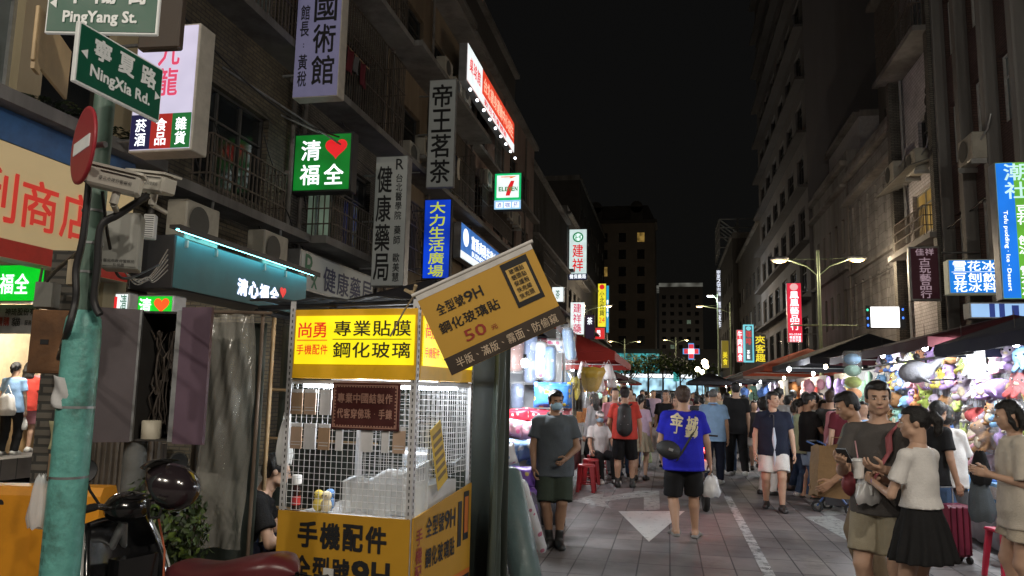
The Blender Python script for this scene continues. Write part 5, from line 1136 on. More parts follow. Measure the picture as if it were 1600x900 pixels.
b = MB(); b.lathe([(.183, 0), (.187, .006), (.187, .012), (.17, .014)], T=M.Rotation(pi/2, 3, 'X'), n=40); b.build('disc', mat('no entry red', srgb(150, 40, 50), .45, var=.1, stain=.25, emit=srgb(120, 30, 35), est=.08), o)  # faint red glow put into the disc, which holds no lamp
b = MB(); b.box((0, -.016, 0), (.25, .004, .06)); b.build('bar', SIGNW, o)
b = MB(); b.cyl((0, .01, 0), (.1, .06, 0), .015, n=6); b.build('clamp', STEEL, o)
WPLAS = mat('off white camera housing', (.55, .53, .47), .4, scale=8, var=.08)
for lab, px, py, dd, rz in (('off white surveillance camera with its dark lens turned towards the street mouth', 180, 284, 3.78, YAW+R(14)), ('off white surveillance camera mounted behind the lens camera, angled downwards', 240, 288, 4.1, YAW-R(22))):
    o = thing('surveillance_camera', lab, 'camera', atD(px, py, dd), rz, 'cameras on the teal pole'); o.rotation_euler.y = R(10)
    b = MB(); b.box((0, 0, 0), (.24, .1, .095), bev=.012); b.build('housing', WPLAS, o); b = MB(); b.bx((-.16, -.058, .05), (.13, .058, .062)); b.bx((-.16, -.058, .0), (-.12, -.052, .05)); b.bx((-.16, .052, 0), (-.12, .058, .05)); b.build('sunshade', WPLAS, o)
    b = MB(); b.box((-.124, 0, -.005), (.006, .075, .07)); l = b.build('lens_window', mat('black lens glass', (.01, .01, .012), .08), o)
    b = MB(); b.T = M.Translation((0, -.053, 0)); put_text(b, '臺北市政府警察局', -.06, -.015, .15, .02, 0.); b.bx((-.06, -.004, .028), (.1, -.001, .032)); b.build('lettering', INK, o)
    b = MB(); b.cyl((0.02, 0, -.05), (.02, 0, -.11), .02, n=8); b.cyl((.02, 0, -.11), (.02, .1, -.13), .015, n=6); b.build('mount', WPLAS, o)
def wallbox(name, label, px0, py0, px1, py1, D, dep, m, rz=0, cat='electric box', bits=None):
    a, c = atD(px0, py0, D), atD(px1, py1, D); ctr = (a+c)/2; wv = (px1-px0)/FPX*D; hv = (py1-py0)/FPX*D
    o = thing(name, label, cat, (ctr.x, ctr.y, ctr.z-hv/2), YAW+rz); b = MB(); b.box((0, dep/2, hv/2), (wv, dep, hv), bev=.006); b.build('cabinet_body', m, o)
    b = MB(); b.bx((-wv*.46, -.006, hv*.04), (wv*.46, -.001, hv*.96)); b.build('door', m, o)
    if bits: q = MB(); bits(q, wv, hv); q.build('fitting', INK, o)
    return o
GREYB = mat('grey equipment box', (.38, .38, .35), .5, scale=4, stain=.3)
wallbox('equipment_box', 'grey metal equipment box clamped behind the teal pole', 163, 330, 215, 420, 4.15, .16, GREYB, R(18), bits=lambda q, w_, h_: (setattr(q, 'T', M.Translation((0, -.006, 0))), put_text(q, '臺北市政府警察局', -w_*.42, h_*.1, w_*.84, .018, 0.), put_text(q, '監視器', -w_*.15, h_*.03, w_*.3, .018, 0.)))
wallbox('junction_box', 'small beige junction box strapped left of the pole', 105, 404, 123, 446, 3.95, .06, mat('beige box', (.4, .33, .22), .5), 0)
wallbox('vent_box', 'small white louvred vent box on the wall between pole and teal fascia', 224, 334, 241, 373, 6.5, .08, mat('white vent', (.5, .5, .48), .5), R(10), bits=lambda q, w_, h_: [q.bx((-w_*.4, -.008, h_*(.08+k*.09)), (w_*.4, -.0065, h_*(.11+k*.09))) for k in range(10)] and None)
RUSTY = mat('rusted brown cabinet', (.2, .095, .04), .7, scale=5, var=.35, stain=.7, bump=.3)
wallbox('fuse_cabinet', 'rusted brown fuse cabinet with a small dark window slot', 48, 484, 103, 583, 5.2, .2, RUSTY, R(8), bits=lambda q, w_, h_: q.bx((-w_*.2, -.009, h_*.45), (w_*.02, -.0065, h_*.53)))
wallbox('meter_box', 'dull grey meter box standing on the rusted cabinet', 54, 440, 82, 481, 5.3, .12, mat('dull grey box', (.2, .2, .18), .6, stain=.5), R(8))
o = thing('brick_pier', 'slim grimy brick pier under the rusted cabinet', 'pillar', (*atD(84, 640, 5.45).xy, 0), YAW); b = MB(); b.bx((-.12, 0, 0), (.10, .2, 2.6)); b.build('shaft', BRICKG, o); b = MB(); b.bx((-.15, -.03, 0), (.13, .23, .75)); b.build('base', CONC, o)
# black cables
CABLE = mat('black cable sheath', (.02, .02, .022), .5)
def cable(label, pts, r, m=CABLE, n=6):
    q = []
    P = [V(p) for p in pts]; P = [P[0]]+P+[P[-1]]
    for i in range(1, len(P)-2):
        for k in range(6):
            t = k/6; a, b_, c, d = P[i-1:i+3]; q.append(.5*((2*b_)+(c-a)*t+(2*a-5*b_+4*c-d)*t*t+(3*b_-a-3*c+d)*t**3))
    q.append(P[-1]); mb = MB(); mb.tube(q, r, n); return tag(mb.build('cable', m), label, 'cable')
cable('thick black cable down the street side of the teal pole', [atD(232, 305, 3.9), atD(185, 335, 3.85), atD(158, 355, 3.83), atD(152, 420, 3.83), atD(147, 470, 3.83), atD(156, 492, 3.82)], .019)
cable('thick black cable bundle crossing the pole to the rusted cabinet', [atD(139, 285, 3.83), atD(130, 370, 3.82), atD(119, 420, 3.82), atD(118, 470, 3.8), atD(102, 530, 3.85), atD(92, 560, 4.9)], .017)
cable('black cable looping from the pole to the green drink shop box', [atD(122, 395, 3.9), atD(85, 425, 5), atD(62, 450, 6), atD(66, 420, 7)], .012)
cable('thin black cable hanging across the dark wall beside the pole', [atD(160, 300, 3.85), atD(175, 400, 4.2), atD(200, 435, 5), atD(262, 405, 7.5)], .009)
for k in range(5): cable('pale thin wire in the tangle left of the teal fascia', [atD(195+k*5, 425+k*4, 6), atD(215+k*4, 445-k*3, 6.2), atD(240, 425+k*4, 6.5), atD(262, 390+k*8, 7.2)], .006, mat('pale cable', (.3, .28, .24), .6))['group'] = 'pale wires tangled on the wall'
# bags and papers taped to the pole
o = thing('paper_bag', 'crumpled grey paper taped to the teal pole', 'paper', atD(98, 612, 3.78), YAW); b = MB(); b.sheet(lambda u, v: (-.05+.095*u, -.02*sin(u*3.1)-.01*sin(v*7+u*5), -.07+.15*v-.02*u), 8, 8, th=.003); b.build('paper', mat('grey paper', (.5, .5, .5), .8), o)
o = thing('cardboard_scrap', 'brown cardboard scrap with a scrawled number on the pole', 'cardboard', atD(94, 727, 3.76), YAW+R(10)); b = MB(); b.sheet(lambda u, v: (-.055+.11*u, -.015*sin(u*3), -.075+.13*v-.02*u+.02*v*u), 6, 6, th=.004); b.build('sheet', mat('brown cardboard', (.3, .2, .12), .85), o)
b = MB(); b.T = M.Translation((0, -.02, 0)); put_text(b, '090-0160', -.05, -.075, .10, .02, 0., rot=-.12); b.build('lettering', INK, o)
o = thing('plastic_bag', 'knotted translucent rubbish bag hanging low on the pole', 'bag', atD(68, 742, 3.8), YAW); bagmb(.12, .25, .1, 8).build('bag', MILK, o)
o = thing('paper_note', 'yellowed note peeling off the far side of the pole', 'paper', atD(82, 680, 3.86), YAW-R(30)); b = MB(); b.sheet(lambda u, v: (-.03+.06*u, .01*sin(v*4), -.07+.14*v), 4, 6, th=.002); b.build('paper', mat('yellowed paper', (.5, .48, .28), .8), o)
# purple open cabinet on its post
PUR = mat('dull purple enamel', srgb(104, 84, 100), .5, scale=2.2, var=.16, stain=.4); PURD = mat('grey purple enamel', srgb(88, 80, 84), .55, scale=2, var=.2, stain=.5)
kc = atD(238, 690, 5.0); cb = thing('control_cabinet', 'open purple street control cabinet full of dark wiring on a grey post', 'cabinet', (kc.x, kc.y, kc.z), YAW)
b = MB(); b.bx((-.15, .02, 0), (.13, .30, .012)); b.bx((-.15, .02, .84), (.13, .30, .855)); b.bx((-.15, .29, .012), (.13, .30, .84)); b.bx((-.15, .02, .012), (-.14, .288, .84)); b.bx((.12, .02, .012), (.13, .288, .84)); b.build('shell', mat('dark cabinet inside', (.035, .032, .03), .7), cb)
b = MB(); b.T = M.Translation((-.15, .01, 0)) @ M.Rotation(R(28), 4, 'Z'); b.bx((-.26, -.02, -.005), (0, 0, .86)); d1 = b.build('door', PURD, cb); d1['label'] = 'greyer door with a steel edge'
b = MB(); b.T = M.Translation((.13, .01, 0)) @ M.Rotation(R(-14), 4, 'Z'); b.bx((.01, -.025, -.01), (.235, 0, .88)); b.build('door', PUR, cb)
b = MB(); b.bx((-.145, -.012, 0), (-.13, .01, .86)); b.bx((.10, -.012, 0), (.135, .0, .86)); b.build('edge_strip', STEEL, cb)
b = MB(); r_ = random.Random(5)
for k in range(16):
    x = r_.uniform(-.12, .1); b.tube([(x+.02*sin(q*.8+k), .2+r_.uniform(-.08, .05), .1+q*.09) for q in range(8)], r_.uniform(.003, .01), 5)
for k in range(5): b.bx((-.1+.04*k, .2, .3+.09*k), (-.06+.04*k, .25, .4+.09*k))
b.build('wiring', mat('dark old wiring', (.07, .055, .045), .7, var=.4), cb)
b = MB(); b.lathe([(.06, 0), (.062, .115), (.055, .12)], (-.05, .08, .013), n=18); b.build('tape_roll', mat('cream tub', (.5, .46, .36), .5), cb)
ps = thing('steel_post', 'grey galvanised post under the purple cabinet', 'post', (*atD(205, 780, 5.05).xy, 0)); b = MB(); b.lathe([(.075, 0), (.072, 1.28)], n=18); b.build('shaft', mat('dull galvanised', (.2, .21, .21), .5, .4, stain=.4), ps); b = MB(); b.lathe([(.13, .0), (.13, .02), (.08, .03)], n=18); b.build('base', STEEL, ps)
o = thing('steel_post', 'rusty brown post behind the clear curtain', 'post', (*atD(305, 800, 5.6).xy, 0)); b = MB(); b.lathe([(.06, 0), (.06, 1.3)], n=14); b.build('shaft', mat('brown grey post', (.13, .11, .09), .7, stain=.5), o)
o = thing('corrugated_panel', 'grey corrugated panel standing behind the grey post', 'panel', (*atD(180, 790, 5.6).xy, 0), YAW); b = MB(); b.sheet(lambda u, v: (-.3+.6*u, .012*sin(u*90), .0+1.35*v), 60, 1, False, .004); b.build('sheet', mat('grey corrugated sheet', (.2, .17, .14), .7, stain=.5), o)
# yellow water barrier
YB = mat('yellow plastic barrier', srgb(222, 148, 28), .5, scale=3, var=.1, stain=.3)
wb = thing('water_barrier', 'orange yellow plastic water barrier behind the teal pole', 'barrier', (*atD(80, 800, 4.62).xy, 0), YAW)
b = MB(); prof = [(-.27, 0), (.27, 0), (.27, .12), (.20, .3), (.12, .42), (.10, .98), (.07, 1.03), (-.07, 1.03), (-.10, .98), (-.12, .42), (-.20, .3), (-.27, .12)]
b.prism([(-.72, y, z) for y, z in prof], (1.06, 0, 0)); b.build('shell', YB, wb)
b = MB()
for x in (-.4, .0, .2): b.bx((x-.035, -.125, .45), (x+.035, -.09, .96))
b.build('rib', YB, wb); b = MB()
for x in (-.25, -.03): b.cyl((x, -.102, .93), (x, -.09, .93), .025, n=12)
b.build('filler_hole', INK, wb)
# bush of many small leaves
LEAF = [mat('leaf green', (.05, .085, .022), .45, var=.35, scale=20), mat('young leaf', (.10, .15, .03), .45, var=.3, scale=20), mat('dark leaf', (.022, .04, .014), .5, var=.3, scale=20)]
def leafcloud(n, r, seed, size=.03, shell=.35):
    rn = random.Random(seed); b = MB()
    for _ in range(n):
        a = rn.uniform(0, 2*pi); t = math.acos(rn.uniform(-1, 1)); q = (shell+(1-shell)*rn.random()**.5)
        q *= 1+.22*sin(3*a+seed)*sin(2*t+seed*2)
        c = V((r[0]*sin(t)*cos(a)*q, r[1]*sin(t)*sin(a)*q, r[2]*cos(t)*q)); s = size*rn.uniform(.6, 1.3)
        d = (c.normalized()+V((rn.uniform(-1, 1), rn.uniform(-1, 1), rn.uniform(-.3, 1)))).normalized(); u = d.orthogonal().normalized(); u.rotate(M.Rotation(rn.uniform(0, 6.3), 3, d)); w_ = d.cross(u)
        b.cur = rn.choices((0, 1, 2), (5, 2, 4))[0]
        b.add([c, c+u*s*.5+w_*s*.32-d*s*.05, c+u*s, c+u*s*.5-w_*s*.32-d*s*.05], [(0, 1, 2, 3)])
    return b
bu = thing('bush', 'low leafy shrub between the scooter and the grey post', 'shrub', (*atD(262, 800, 5.0).xy, 0)); b = leafcloud(1500, (.27, .22, .38), 3, .055, .45); b.v = [(x, y, z+.72) for x, y, z in b.v]; b.build('foliage', LEAF, bu)
b = MB()
for k in range(7): b.tube([(.02*k-.06, 0, 0), (.04*k-.12, .03, .35), (.07*k-.2, .05*sin(k), .8)], .009, 5)
b.build('stem', mat('twig', (.08, .055, .035), .8), bu)
# ferns on the corner house ledge
for k, (y, s) in enumerate(((8.2, 1.), (8.9, 1.25), (9.4, 1.), (7.6, .8))):
    o = thing('fern', 'dark fern growing on the ledge over the blue band', 'fern', (XL+.35, y, 4.9), 0, 'ferns on the window ledge'); b = MB(); rn = random.Random(k)
    for j in range(16):
        a = rn.uniform(0, 6.3); L_ = .55*s*rn.uniform(.6, 1.1); d = V((cos(a), sin(a), 0)); sdv = V((-sin(a), cos(a), 0))
        for q in range(9):
            t = q/9; p = d*L_*t+V((0, 0, L_*(1.1*t-1.2*t*t))); wd = .10*s*(1-t)+.01
            for e in (1, -1): b.add([p, p+d*.05+sdv*e*wd*.5, p+sdv*e*wd+d*.03-V((0, 0, .02)), p-d*.005+sdv*e*wd*.5], [(0, 1, 2, 3)])
    b.build('frond', LEAF[2], o)
# ================================================================== scooter with helmet
BLKP = mat('black scooter paint', (.012, .012, .013), .18, var=.1, coat=.6); BLKR = mat('black rubber', (.018, .018, .018), .75, bump=.2); SEATM = mat('maroon vinyl seat', srgb(88, 36, 40), .32, scale=7, var=.1, bump=.06, bscale=160); GLOSSW = mat('white scooter trim', (.6, .6, .58), .3, coat=.4); CHROME = mat('scuffed chrome', (.5, .5, .52), .2, 1.)
hb = atD(205, 790, 4.15)
d2 = (RT*-.96+V((FW.x, FW.y, 0)).normalized()*.48); sa = atan2(d2.y, d2.x)
org = V((hb.x, hb.y, 0))-V((cos(sa), sin(sa), 0))*.40
sc_ = thing('scooter', 'parked black scooter with a maroon seat and white edged leg shield', 'scooter', org, sa)
def add(nm, b, m, p=sc_): return b.build(nm, m, p)
for nm, x in (('wheel', .66), ('wheel', -.60)):
    b = MB(); pts = [(x+.19*cos(t), 0, .235+.19*sin(t)) for t in np.linspace(0, 2*pi, 25)[:-1]]; b.tube(pts, .052, 8, closed=True); wl = add(nm, b, BLKR)
    b = MB(); b.cyl((x, -.03, .235), (x, .03, .235), .145, n=20); b.cyl((x, -.05, .235), (x, .05, .235), .04, n=12); b.build('rim', STEEL, wl)
b = MB(); b.prism([(.86, -.05, .36), (.74, -.05, .47), (.58, -.05, .47), (.47, -.05, .38), (.52, -.05, .42), (.6, -.05, .50), (.75, -.05, .50), (.88, -.05, .38)], (0, .1, 0)); add('fender', b, BLKP)
b = MB(); b.tube([(.66, .075, .235), (.6, .075, .5), (.5, .05, .72), (.45, 0, .9)], .022, 8); b.tube([(.66, -.075, .235), (.6, -.075, .5), (.5, -.05, .72), (.45, 0, .9)], .022, 8); add('fork', b, STEEL)
b = MB(); b.sheet(lambda u, v: (.36+.17*v+.06*(1-(2*u-1)**2)-.05*sin(v*3), (-.5+u)*(.54-.16*v+.06*sin(v*3.1)), .33+.58*v), 14, 12, th=.035); add('leg_shield', b, BLKP)
b = MB()
for s in (1, -1): b.tube([(.36+.17*v-.05*sin(v*3)+.005, s*.5*(.54-.16*v+.06*sin(v*3.1)), .33+.58*v) for v in np.linspace(0, 1, 10)], .024, 6)
add('shield_edge', b, GLOSSW)
b = MB(); b.bx((.30, -.12, .50), (.385, .12, .74)); add('glove_box', b, BLKP)
b = MB(); b.bx((-.12, -.19, .30), (.40, .19, .345)); add('footboard', b, BLKR)
b = MB(); b.sheet(lambda u, v: (-.72+.66*u, (.165-.03*abs(u-.4)-.06*max(0, .35-u))*cos(pi*v)*(1.0), .36+.36*min(1, 1.25*sin(pi*v)+.0)*(1)+.05*(1-u)), 14, 14); add('rear_body', b, BLKP)
b = MB(); b.tube([(-.74, .13, .72), (-.86, .12, .75), (-.88, 0, .75), (-.86, -.12, .75), (-.74, -.13, .72)], .016, 8); add('grab_rail', b, BLKR)
# seat: a long cushion rising to the tail
q = Blob(.05); q.chain([(.02, 0, .735), (-.2, 0, .74), (-.36, 0, .755), (-.5, 0, .795), (-.7, 0, .80)], [.045, .07, .07, .075, .055])
def seatf(x): return 1
b = MB()
def seat(u, v):
    x = .08-.86*u; w_ = (.085+.075*sin(min(1, u*1.8)*pi/2))*(1-.35*max(0, u-.75)/.25); zt = .755-.02*sin(u*5)+(.065*max(0, u-.4)/.6)+.035*(1-abs(u-.7)); a = pi*v
    e = max(.02, min(1, 6*u, 8*(1-u)))**.5
    return (x, w_*cos(a)*e*(1.0 if abs(cos(a)) < .9 else 1.0), zt-.085+.10*e*sin(a)**.55)
b.sheet(seat, 26, 18); add('seat', b, SEATM)
b = MB(); b.tube([(.06-.84*u, s, .70+.05*u) for u, s in zip(np.linspace(0, 1, 10), [-.10, -.15, -.168, -.17, -.17, -.165, -.16, -.15, -.13, -.1])], .006, 5); add('seat_piping', b, INK)
b = MB(); b.ell((.43, 0, .985), (.10, .13, .085), 16, 10); b.ell((.40, 0, 1.03), (.06, .09, .04)); add('headset', b, BLKP)
b = MB(); b.ell((.53, 0, .97), (.03, .07, .055)); add('headlight', b, mat('headlight glass', (.35, .36, .38), .1))
b = MB(); b.ell((.37, 0, 1.045), (.05, .075, .02)); add('instrument_dial', b, mat('dark dial', (.02, .02, .022), .1))
for s in (1, -1):
    b = MB(); b.tube([(.42, s*.1, .99), (.38, s*.2, 1.015), (.36, s*.24, 1.02)], .016, 8); g_ = add('handlebar', b, CHROME)
    b = MB(); b.cyl((.36, s*.24, 1.02), (.33, s*.36, 1.015), .02, .022, n=10); b.cyl((.33, s*.36, 1.015), (.325, s*.375, 1.014), .026, n=10); b.build('grip', BLKR, g_)
    b = MB(); b.tube([(.37, s*.21, 1.01), (.43, s*.25, 1.005), (.42, s*.38, 1.0)], .008, 6); b.build('brake_lever', BLKR, g_)
    b = MB(); b.tube([(.38, s*.2, 1.02), (.40, s*.25, 1.1), (.40, s*.28, 1.17)], .007, 6); mi = add('mirror', b, BLKR)
    b = MB(); b.lathe([(.0, .016), (.05, .012), (.062, 0), (.055, -.006)], (.40, s*.285, 1.2), 20, M.Rotation(pi/2, 3, 'Y') @ M.Rotation(.2, 3, 'X')); b.build('shell', BLKR, mi)
    b = MB(); b.lathe([(.0, -.0075), (.054, -.0075)], (.40, s*.285, 1.2), 20, M.Rotation(pi/2, 3, 'Y') @ M.Rotation(.2, 3, 'X'), cap=False); b.build('glass', mat('mirror glass', (.6, .65, .7), .05, 1.), mi)
b = MB(); b.bx((-.93, -.09, .42), (-.915, .09, .54)); add('plate', b, GLOSSW)
b = MB(); b.ell((-.80, 0, .64), (.06, .09, .045)); add('tail_lamp', b, mat('red lens', (.3, .01, .01), .15))
b = MB(); b.bx((-.885, -.125, .735), (-.83, -.135, .79)); add('sticker', b, GLOSSW)
b = MB(); b.tube([(-.15, -.17, .24), (-.45, -.19, .26), (-.8, -.19, .34)], [.03, .05, .05], 10); add('exhaust', b, STEEL)
b = MB(); b.tube([(.30, -.1, .92), (.27, -.13, .75), (.25, -.12, .6), (.3, -.05, .5)], .006, 5); add('cable', b, mat('orange cable', (.5, .12, .05), .5))
# helmet hung on the near grip
hp = atD(266, 760, 4.05); hm_ = thing('helmet', 'dark open face helmet with a tinted visor hung on the handlebar', 'helmet', hp, YAW); hm_.rotation_euler = (R(-6), R(14), YAW)
q = Blob(.01); q.ell((0, 0, 0), (.150, .118, .118)); q.ell((.03, 0, .0), (.125, .112, .112)); q.cut((-.02, 0, -.09), (-.45, 0, -1)); q.cut((-.085, 0, -.015), (-1, 0, -.9)); part('shell', vmesh('helmet', [(*q.mesh(.008), 0)], [mat('dark maroon helmet', (.022, .016, .019), .16, var=.2, coat=.8, scale=3)]), hm_)
b = MB(); b.sheet(lambda u, v: (-.02-.165*sin(.25+1.0*v)*cos((u-.5)*1.9)-.0, .135*sin((u-.5)*2.2), .115*cos(.25+1.0*v)+.02), 14, 8, th=.003); b.build('visor', mat('tinted visor', (.03, .03, .03), .06, alpha=.8), hm_)
b = MB(); b.tube([(.1*cos(t)-.0, .119*1, -.01+.02*sin(t)) for t in (0, .5, 1)], .004, 4); b.bx((.0, -.123, -.055), (.05, -.116, -.045)); b.build('badge', CHROME, hm_)
b = MB(); b.tube([(-.05, -.1, -.08), (-.03, -.05, -.17), (-.02, .05, -.17), (-.04, .1, -.08)], .008, 5); b.build('chin_strap', BLKR, hm_)
# ================================================================== market stalls
CAN = {k: mat(k+' canopy cloth', c, .75, var=.12, scale=3, bump=.15, bscale=60, spec=.2) for k, c in (('navy', (.012, .014, .032)), ('maroon', (.055, .012, .016)), ('red', (.26, .025, .02)), ('black', (.022, .022, .026)), ('grey', (.16, .15, .16)), ('orange red', (.30, .06, .03)))}
CANU = mat('pale canopy lining', (.4, .39, .4), .8, var=.08, scale=3)
POSTM = mat('stall steel tube', (.42, .43, .44), .4, .6, scale=6)
BULB = glowmat('cool led bulb', (.88, .95, 1.), 40, 0); BULBW = glowmat('warm bulb', (1, .82, .55), 30, 0)
def canopy(name, label, x0, x1, y0, y1, ze, zr, m, hipf=.25, post=True, sag=.05, group=None, cols=None):
    root = thing(name, label, 'canopy', ((x0+x1)/2, (y0+y1)/2, 0), 0, group); hx, hy = (x1-x0)/2, (y1-y0)/2; hip = min(hx*.6, hy*hipf*2)
    A = [(-hx, -hy), (hx, -hy), (hx, hy), (-hx, hy)]; r0, r1 = (0, -hy+hip, zr), (0, hy-hip, zr)
    def quad(mb, p, q, r, s, n=8):
        p, q, r, s = V(p), V(q), V(r), V(s)
        mb.sheet(lambda u, v: (p.lerp(q, u)).lerp(s.lerp(r, u), v)-V((0, 0, sag*sin(pi*u)*sin(pi*min(1, v*.9+.1)))), n, 5, th=.012)
    b = MB(); e = [(x, y, ze) for x, y in A]
    quad(b, e[3], e[0], r0, r1); quad(b, e[1], e[2], r1, r0); quad(b, e[0], e[1], r0, r0); quad(b, e[2], e[3], r1, r1)
    for p, q in ((e[3], e[0]), (e[0], e[1]), (e[1], e[2]), (e[2], e[3])):
        p, q = V(p), V(q); b.sheet(lambda u, v: p.lerp(q, u)-V((0, 0, .14*v+.02*abs(sin(u*(q-p).length*3)))), 24, 1, False, .008)
    b.build('cover', m, root)
    if post:
        for x, y in (A[1], A[2]) if x0 > 0 else (A[0], A[3]): b = MB(); b.cyl((x*.97, y*.97, 0), (x*.97, y*.97, ze), .02, n=8); b.build('post', POSTM, root)
        b = MB()
        for z in (ze-.03,):
            for k in range(4): p, q = A[k], A[(k+1) % 4]; b.cyl((p[0]*.96, p[1]*.96, z), (q[0]*.96, q[1]*.96, z), .014, n=6)
        for x, y in A: b.cyl((x*.95, y*.95, ze-.03), (0, y*.3, zr-.08), .012, n=6)
        b.build('frame', POSTM, root)
    return root
def stall_lamp(p, pw, label, warm=False, size=.06, grp='bare stall lamps'):
    o = thing('stall_lamp', label, 'lamp', p, 0, grp)
    b = MB(); b.ell((0, 0, 0), (.045, .045, .055), 12, 8); b.build('bulb', BULBW if warm else BULB, o)
    b = MB(); b.cyl((0, 0, .05), (0, 0, .1), .02, n=8); b.cyl((0, 0, .1), (0, 0, .35), .004, n=4); b.build('socket', INK, o)
    lamp('lamp_light', (0, 0, -.09), pw, (1, .84, .62) if warm else (.93, .97, 1), size, parent=o); return o
PW = 1.0
canopy('stall_canopy', 'navy canopy over the plush toy wall nearest the viewer', 3.4, 6.4, 6.2, 10.9, 2.36, 2.94, CAN['navy'], cols=1)
canopy('stall_canopy', 'maroon canopy beyond the navy one over the second toy stall', 3.42, 6.2, 11.25, 17.7, 2.5, 2.88, CAN['maroon'])
canopy('stall_canopy', 'black canopy in the middle of the right-hand row with a bright lamp beneath', 3.1, 6.0, 18.2, 24.6, 2.55, 3.15, CAN['black'])
canopy('stall_canopy', 'orange red canopy just beyond the black canopy', 2.9, 5.8, 25.0, 32.0, 2.6, 3.2, CAN['orange red'])
for k in range(4): canopy('stall_canopy', ['grey far canopy beyond the orange red one', 'navy far canopy in the row of stalls', 'red far canopy near the end of the row', 'grey canopy last before the crossing'][k], 3.0, 5.6, 33+k*9.5, 41+k*9.5, 2.5, 3.1, CAN[['grey', 'navy', 'red', 'grey'][k]])
canopy('stall_canopy', 'red canopy over the food stall with stools', -4.0, -.85, 12.4, 17.6, 2.32, 3.05, CAN['red'])
canopy('stall_canopy', 'dark canopy over the pillow stall, mostly hidden by the ochre banner', -4.3, -1.5, 8.2, 12.2, 2.5, 3.0, CAN['black'])
for k in range(4): canopy('stall_canopy', ['grey canopy after the red food canopy', 'maroon far canopy along the left-hand houses', 'pale grey canopy farther along the left row', 'red canopy last on the left row'][k], -4.4, -1.9, 19.2+k*9.5, 27.5+k*9.5, 2.4, 2.95, CAN[['grey', 'maroon', 'grey', 'red'][k]])
canopy('stall_canopy', 'dark umbrella canopy standing out in the far crowd', .9, 3.0, 38, 42, 2.3, 2.75, CAN['black'])
# ---- plush toys
PC = {'yellow': (.72, .58, .06), 'sky blue': (.18, .42, .72), 'white': (.75, .74, .74), 'pink': (.75, .33, .42), 'lilac': (.55, .45, .6), 'orange': (.75, .28, .06), 'red': (.6, .05, .05), 'lime': (.5, .65, .08), 'brown': (.28, .15, .07), 'mint': (.35, .68, .55), 'deep blue': (.06, .18, .55), 'grey': (.2, .2, .22), 'violet': (.34, .2, .5), 'cream': (.72, .6, .4)}
PM = {k: mat(k+' plush', [q*.85+.08 for q in c] if k not in ('grey', 'brown') else c, .98, var=.28, scale=9, bump=.8, bscale=90, spec=.1) for k, c in PC.items()}
WRAP = mat('clear toy wrapping', (.9, .9, .92), .12, alpha=.10, bump=.6, bscale=14, spec=.8)
BEAD = mat('black bead eye', (.01, .01, .01), .15)
def plush_mesh(kind):
    q = Blob(.025)
    if kind == 'bear': q.ell((0, 0, .13), (.10, .085, .12)).ell((0, -.01, .30), (.10, .09, .09)); [q.ell((s*.085, 0, .375), (.035, .022, .035), k=.01).cone((s*.08, -.02, .19), (s*.15, -.06, .12), .035, .032).cone((s*.05, -.03, .05), (s*.08, -.12, .03), .042, .042) for s in (1, -1)]; q.ell((0, -.085, .28), (.04, .03, .03))
    elif kind == 'rabbit': q.ell((0, 0, .12), (.09, .08, .11)).ell((0, -.01, .27), (.085, .08, .08)); [q.cone((s*.04, 0, .33), (s*.06, .01, .48), .025, .028).cone((s*.07, -.02, .17), (s*.12, -.06, .1), .03, .028).cone((s*.05, -.03, .04), (s*.07, -.11, .03), .04, .038) for s in (1, -1)]
    elif kind == 'chick': q.ell((0, 0, .15), (.13, .12, .14)).ell((0, -.02, .29), (.10, .095, .09)); [q.ell((s*.13, 0, .17), (.03, .06, .06)).ell((s*.05, -.05, .015), (.04, .06, .02)) for s in (1, -1)]
    elif kind == 'pointy eared mouse': q.ell((0, 0, .12), (.10, .09, .12)).ell((0, -.01, .28), (.115, .095, .085)); [q.cone((s*.07, 0, .33), (s*.15, .01, .47), .038, .012).cone((s*.08, -.03, .17), (s*.12, -.09, .15), .03, .025).ell((s*.05, -.06, .02), (.04, .07, .025)) for s in (1, -1)]
    elif kind == 'whale': q.ell((0, 0, .15), (.20, .13, .13)).cone((.14, 0, .17), (.29, 0, .26), .07, .03).cone((.28, 0, .26), (.33, -.08, .31), .03, .02).cone((.28, 0, .26), (.33, .08, .31), .03, .02); [q.cone((-.02, s*.11, .1), (.04, s*.2, .04), .03, .02) for s in (1, -1)]
    elif kind == 'octopus': q.ell((0, 0, .22), (.14, .13, .14)); [q.cone((.09*cos(a), .09*sin(a), .12), (.17*cos(a), .16*sin(a), .03), .042, .028) for a in np.linspace(0, 2*pi, 9)[:-1]]
    elif kind == 'dinosaur': q.ell((0, 0, .14), (.10, .10, .13)).ell((0, -.06, .30), (.075, .095, .075)).cone((0, .08, .08), (.03, .26, .03), .065, .015); [q.cone((0, .10-k*.045, .2+k*.06), (0, .15-k*.045, .25+k*.055), .02, .006, .008) for k in range(4)]; [q.cone((s*.06, -.03, .05), (s*.08, -.08, .02), .045, .04).cone((s*.08, -.05, .17), (s*.1, -.12, .14), .025, .02) for s in (1, -1)]
    elif kind == 'cat': q.ell((0, 0, .11), (.11, .09, .11)).ell((0, -.01, .25), (.115, .095, .09)); [q.cone((s*.07, 0, .30), (s*.095, 0, .375), .03, .006, .008).ell((s*.05, -.08, .02), (.035, .05, .025)) for s in (1, -1)]; q.cone((.08, .06, .06), (.17, .02, .16), .025, .02)
    elif kind == 'round cushion': q.ell((0, 0, .16), (.17, .13, .15)); [q.ell((s*.08, -.02, .30), (.035, .03, .03)) for s in (1, -1)]
    return vmesh('plush', [(*q.mesh(.018), 0)], [PM['white']])
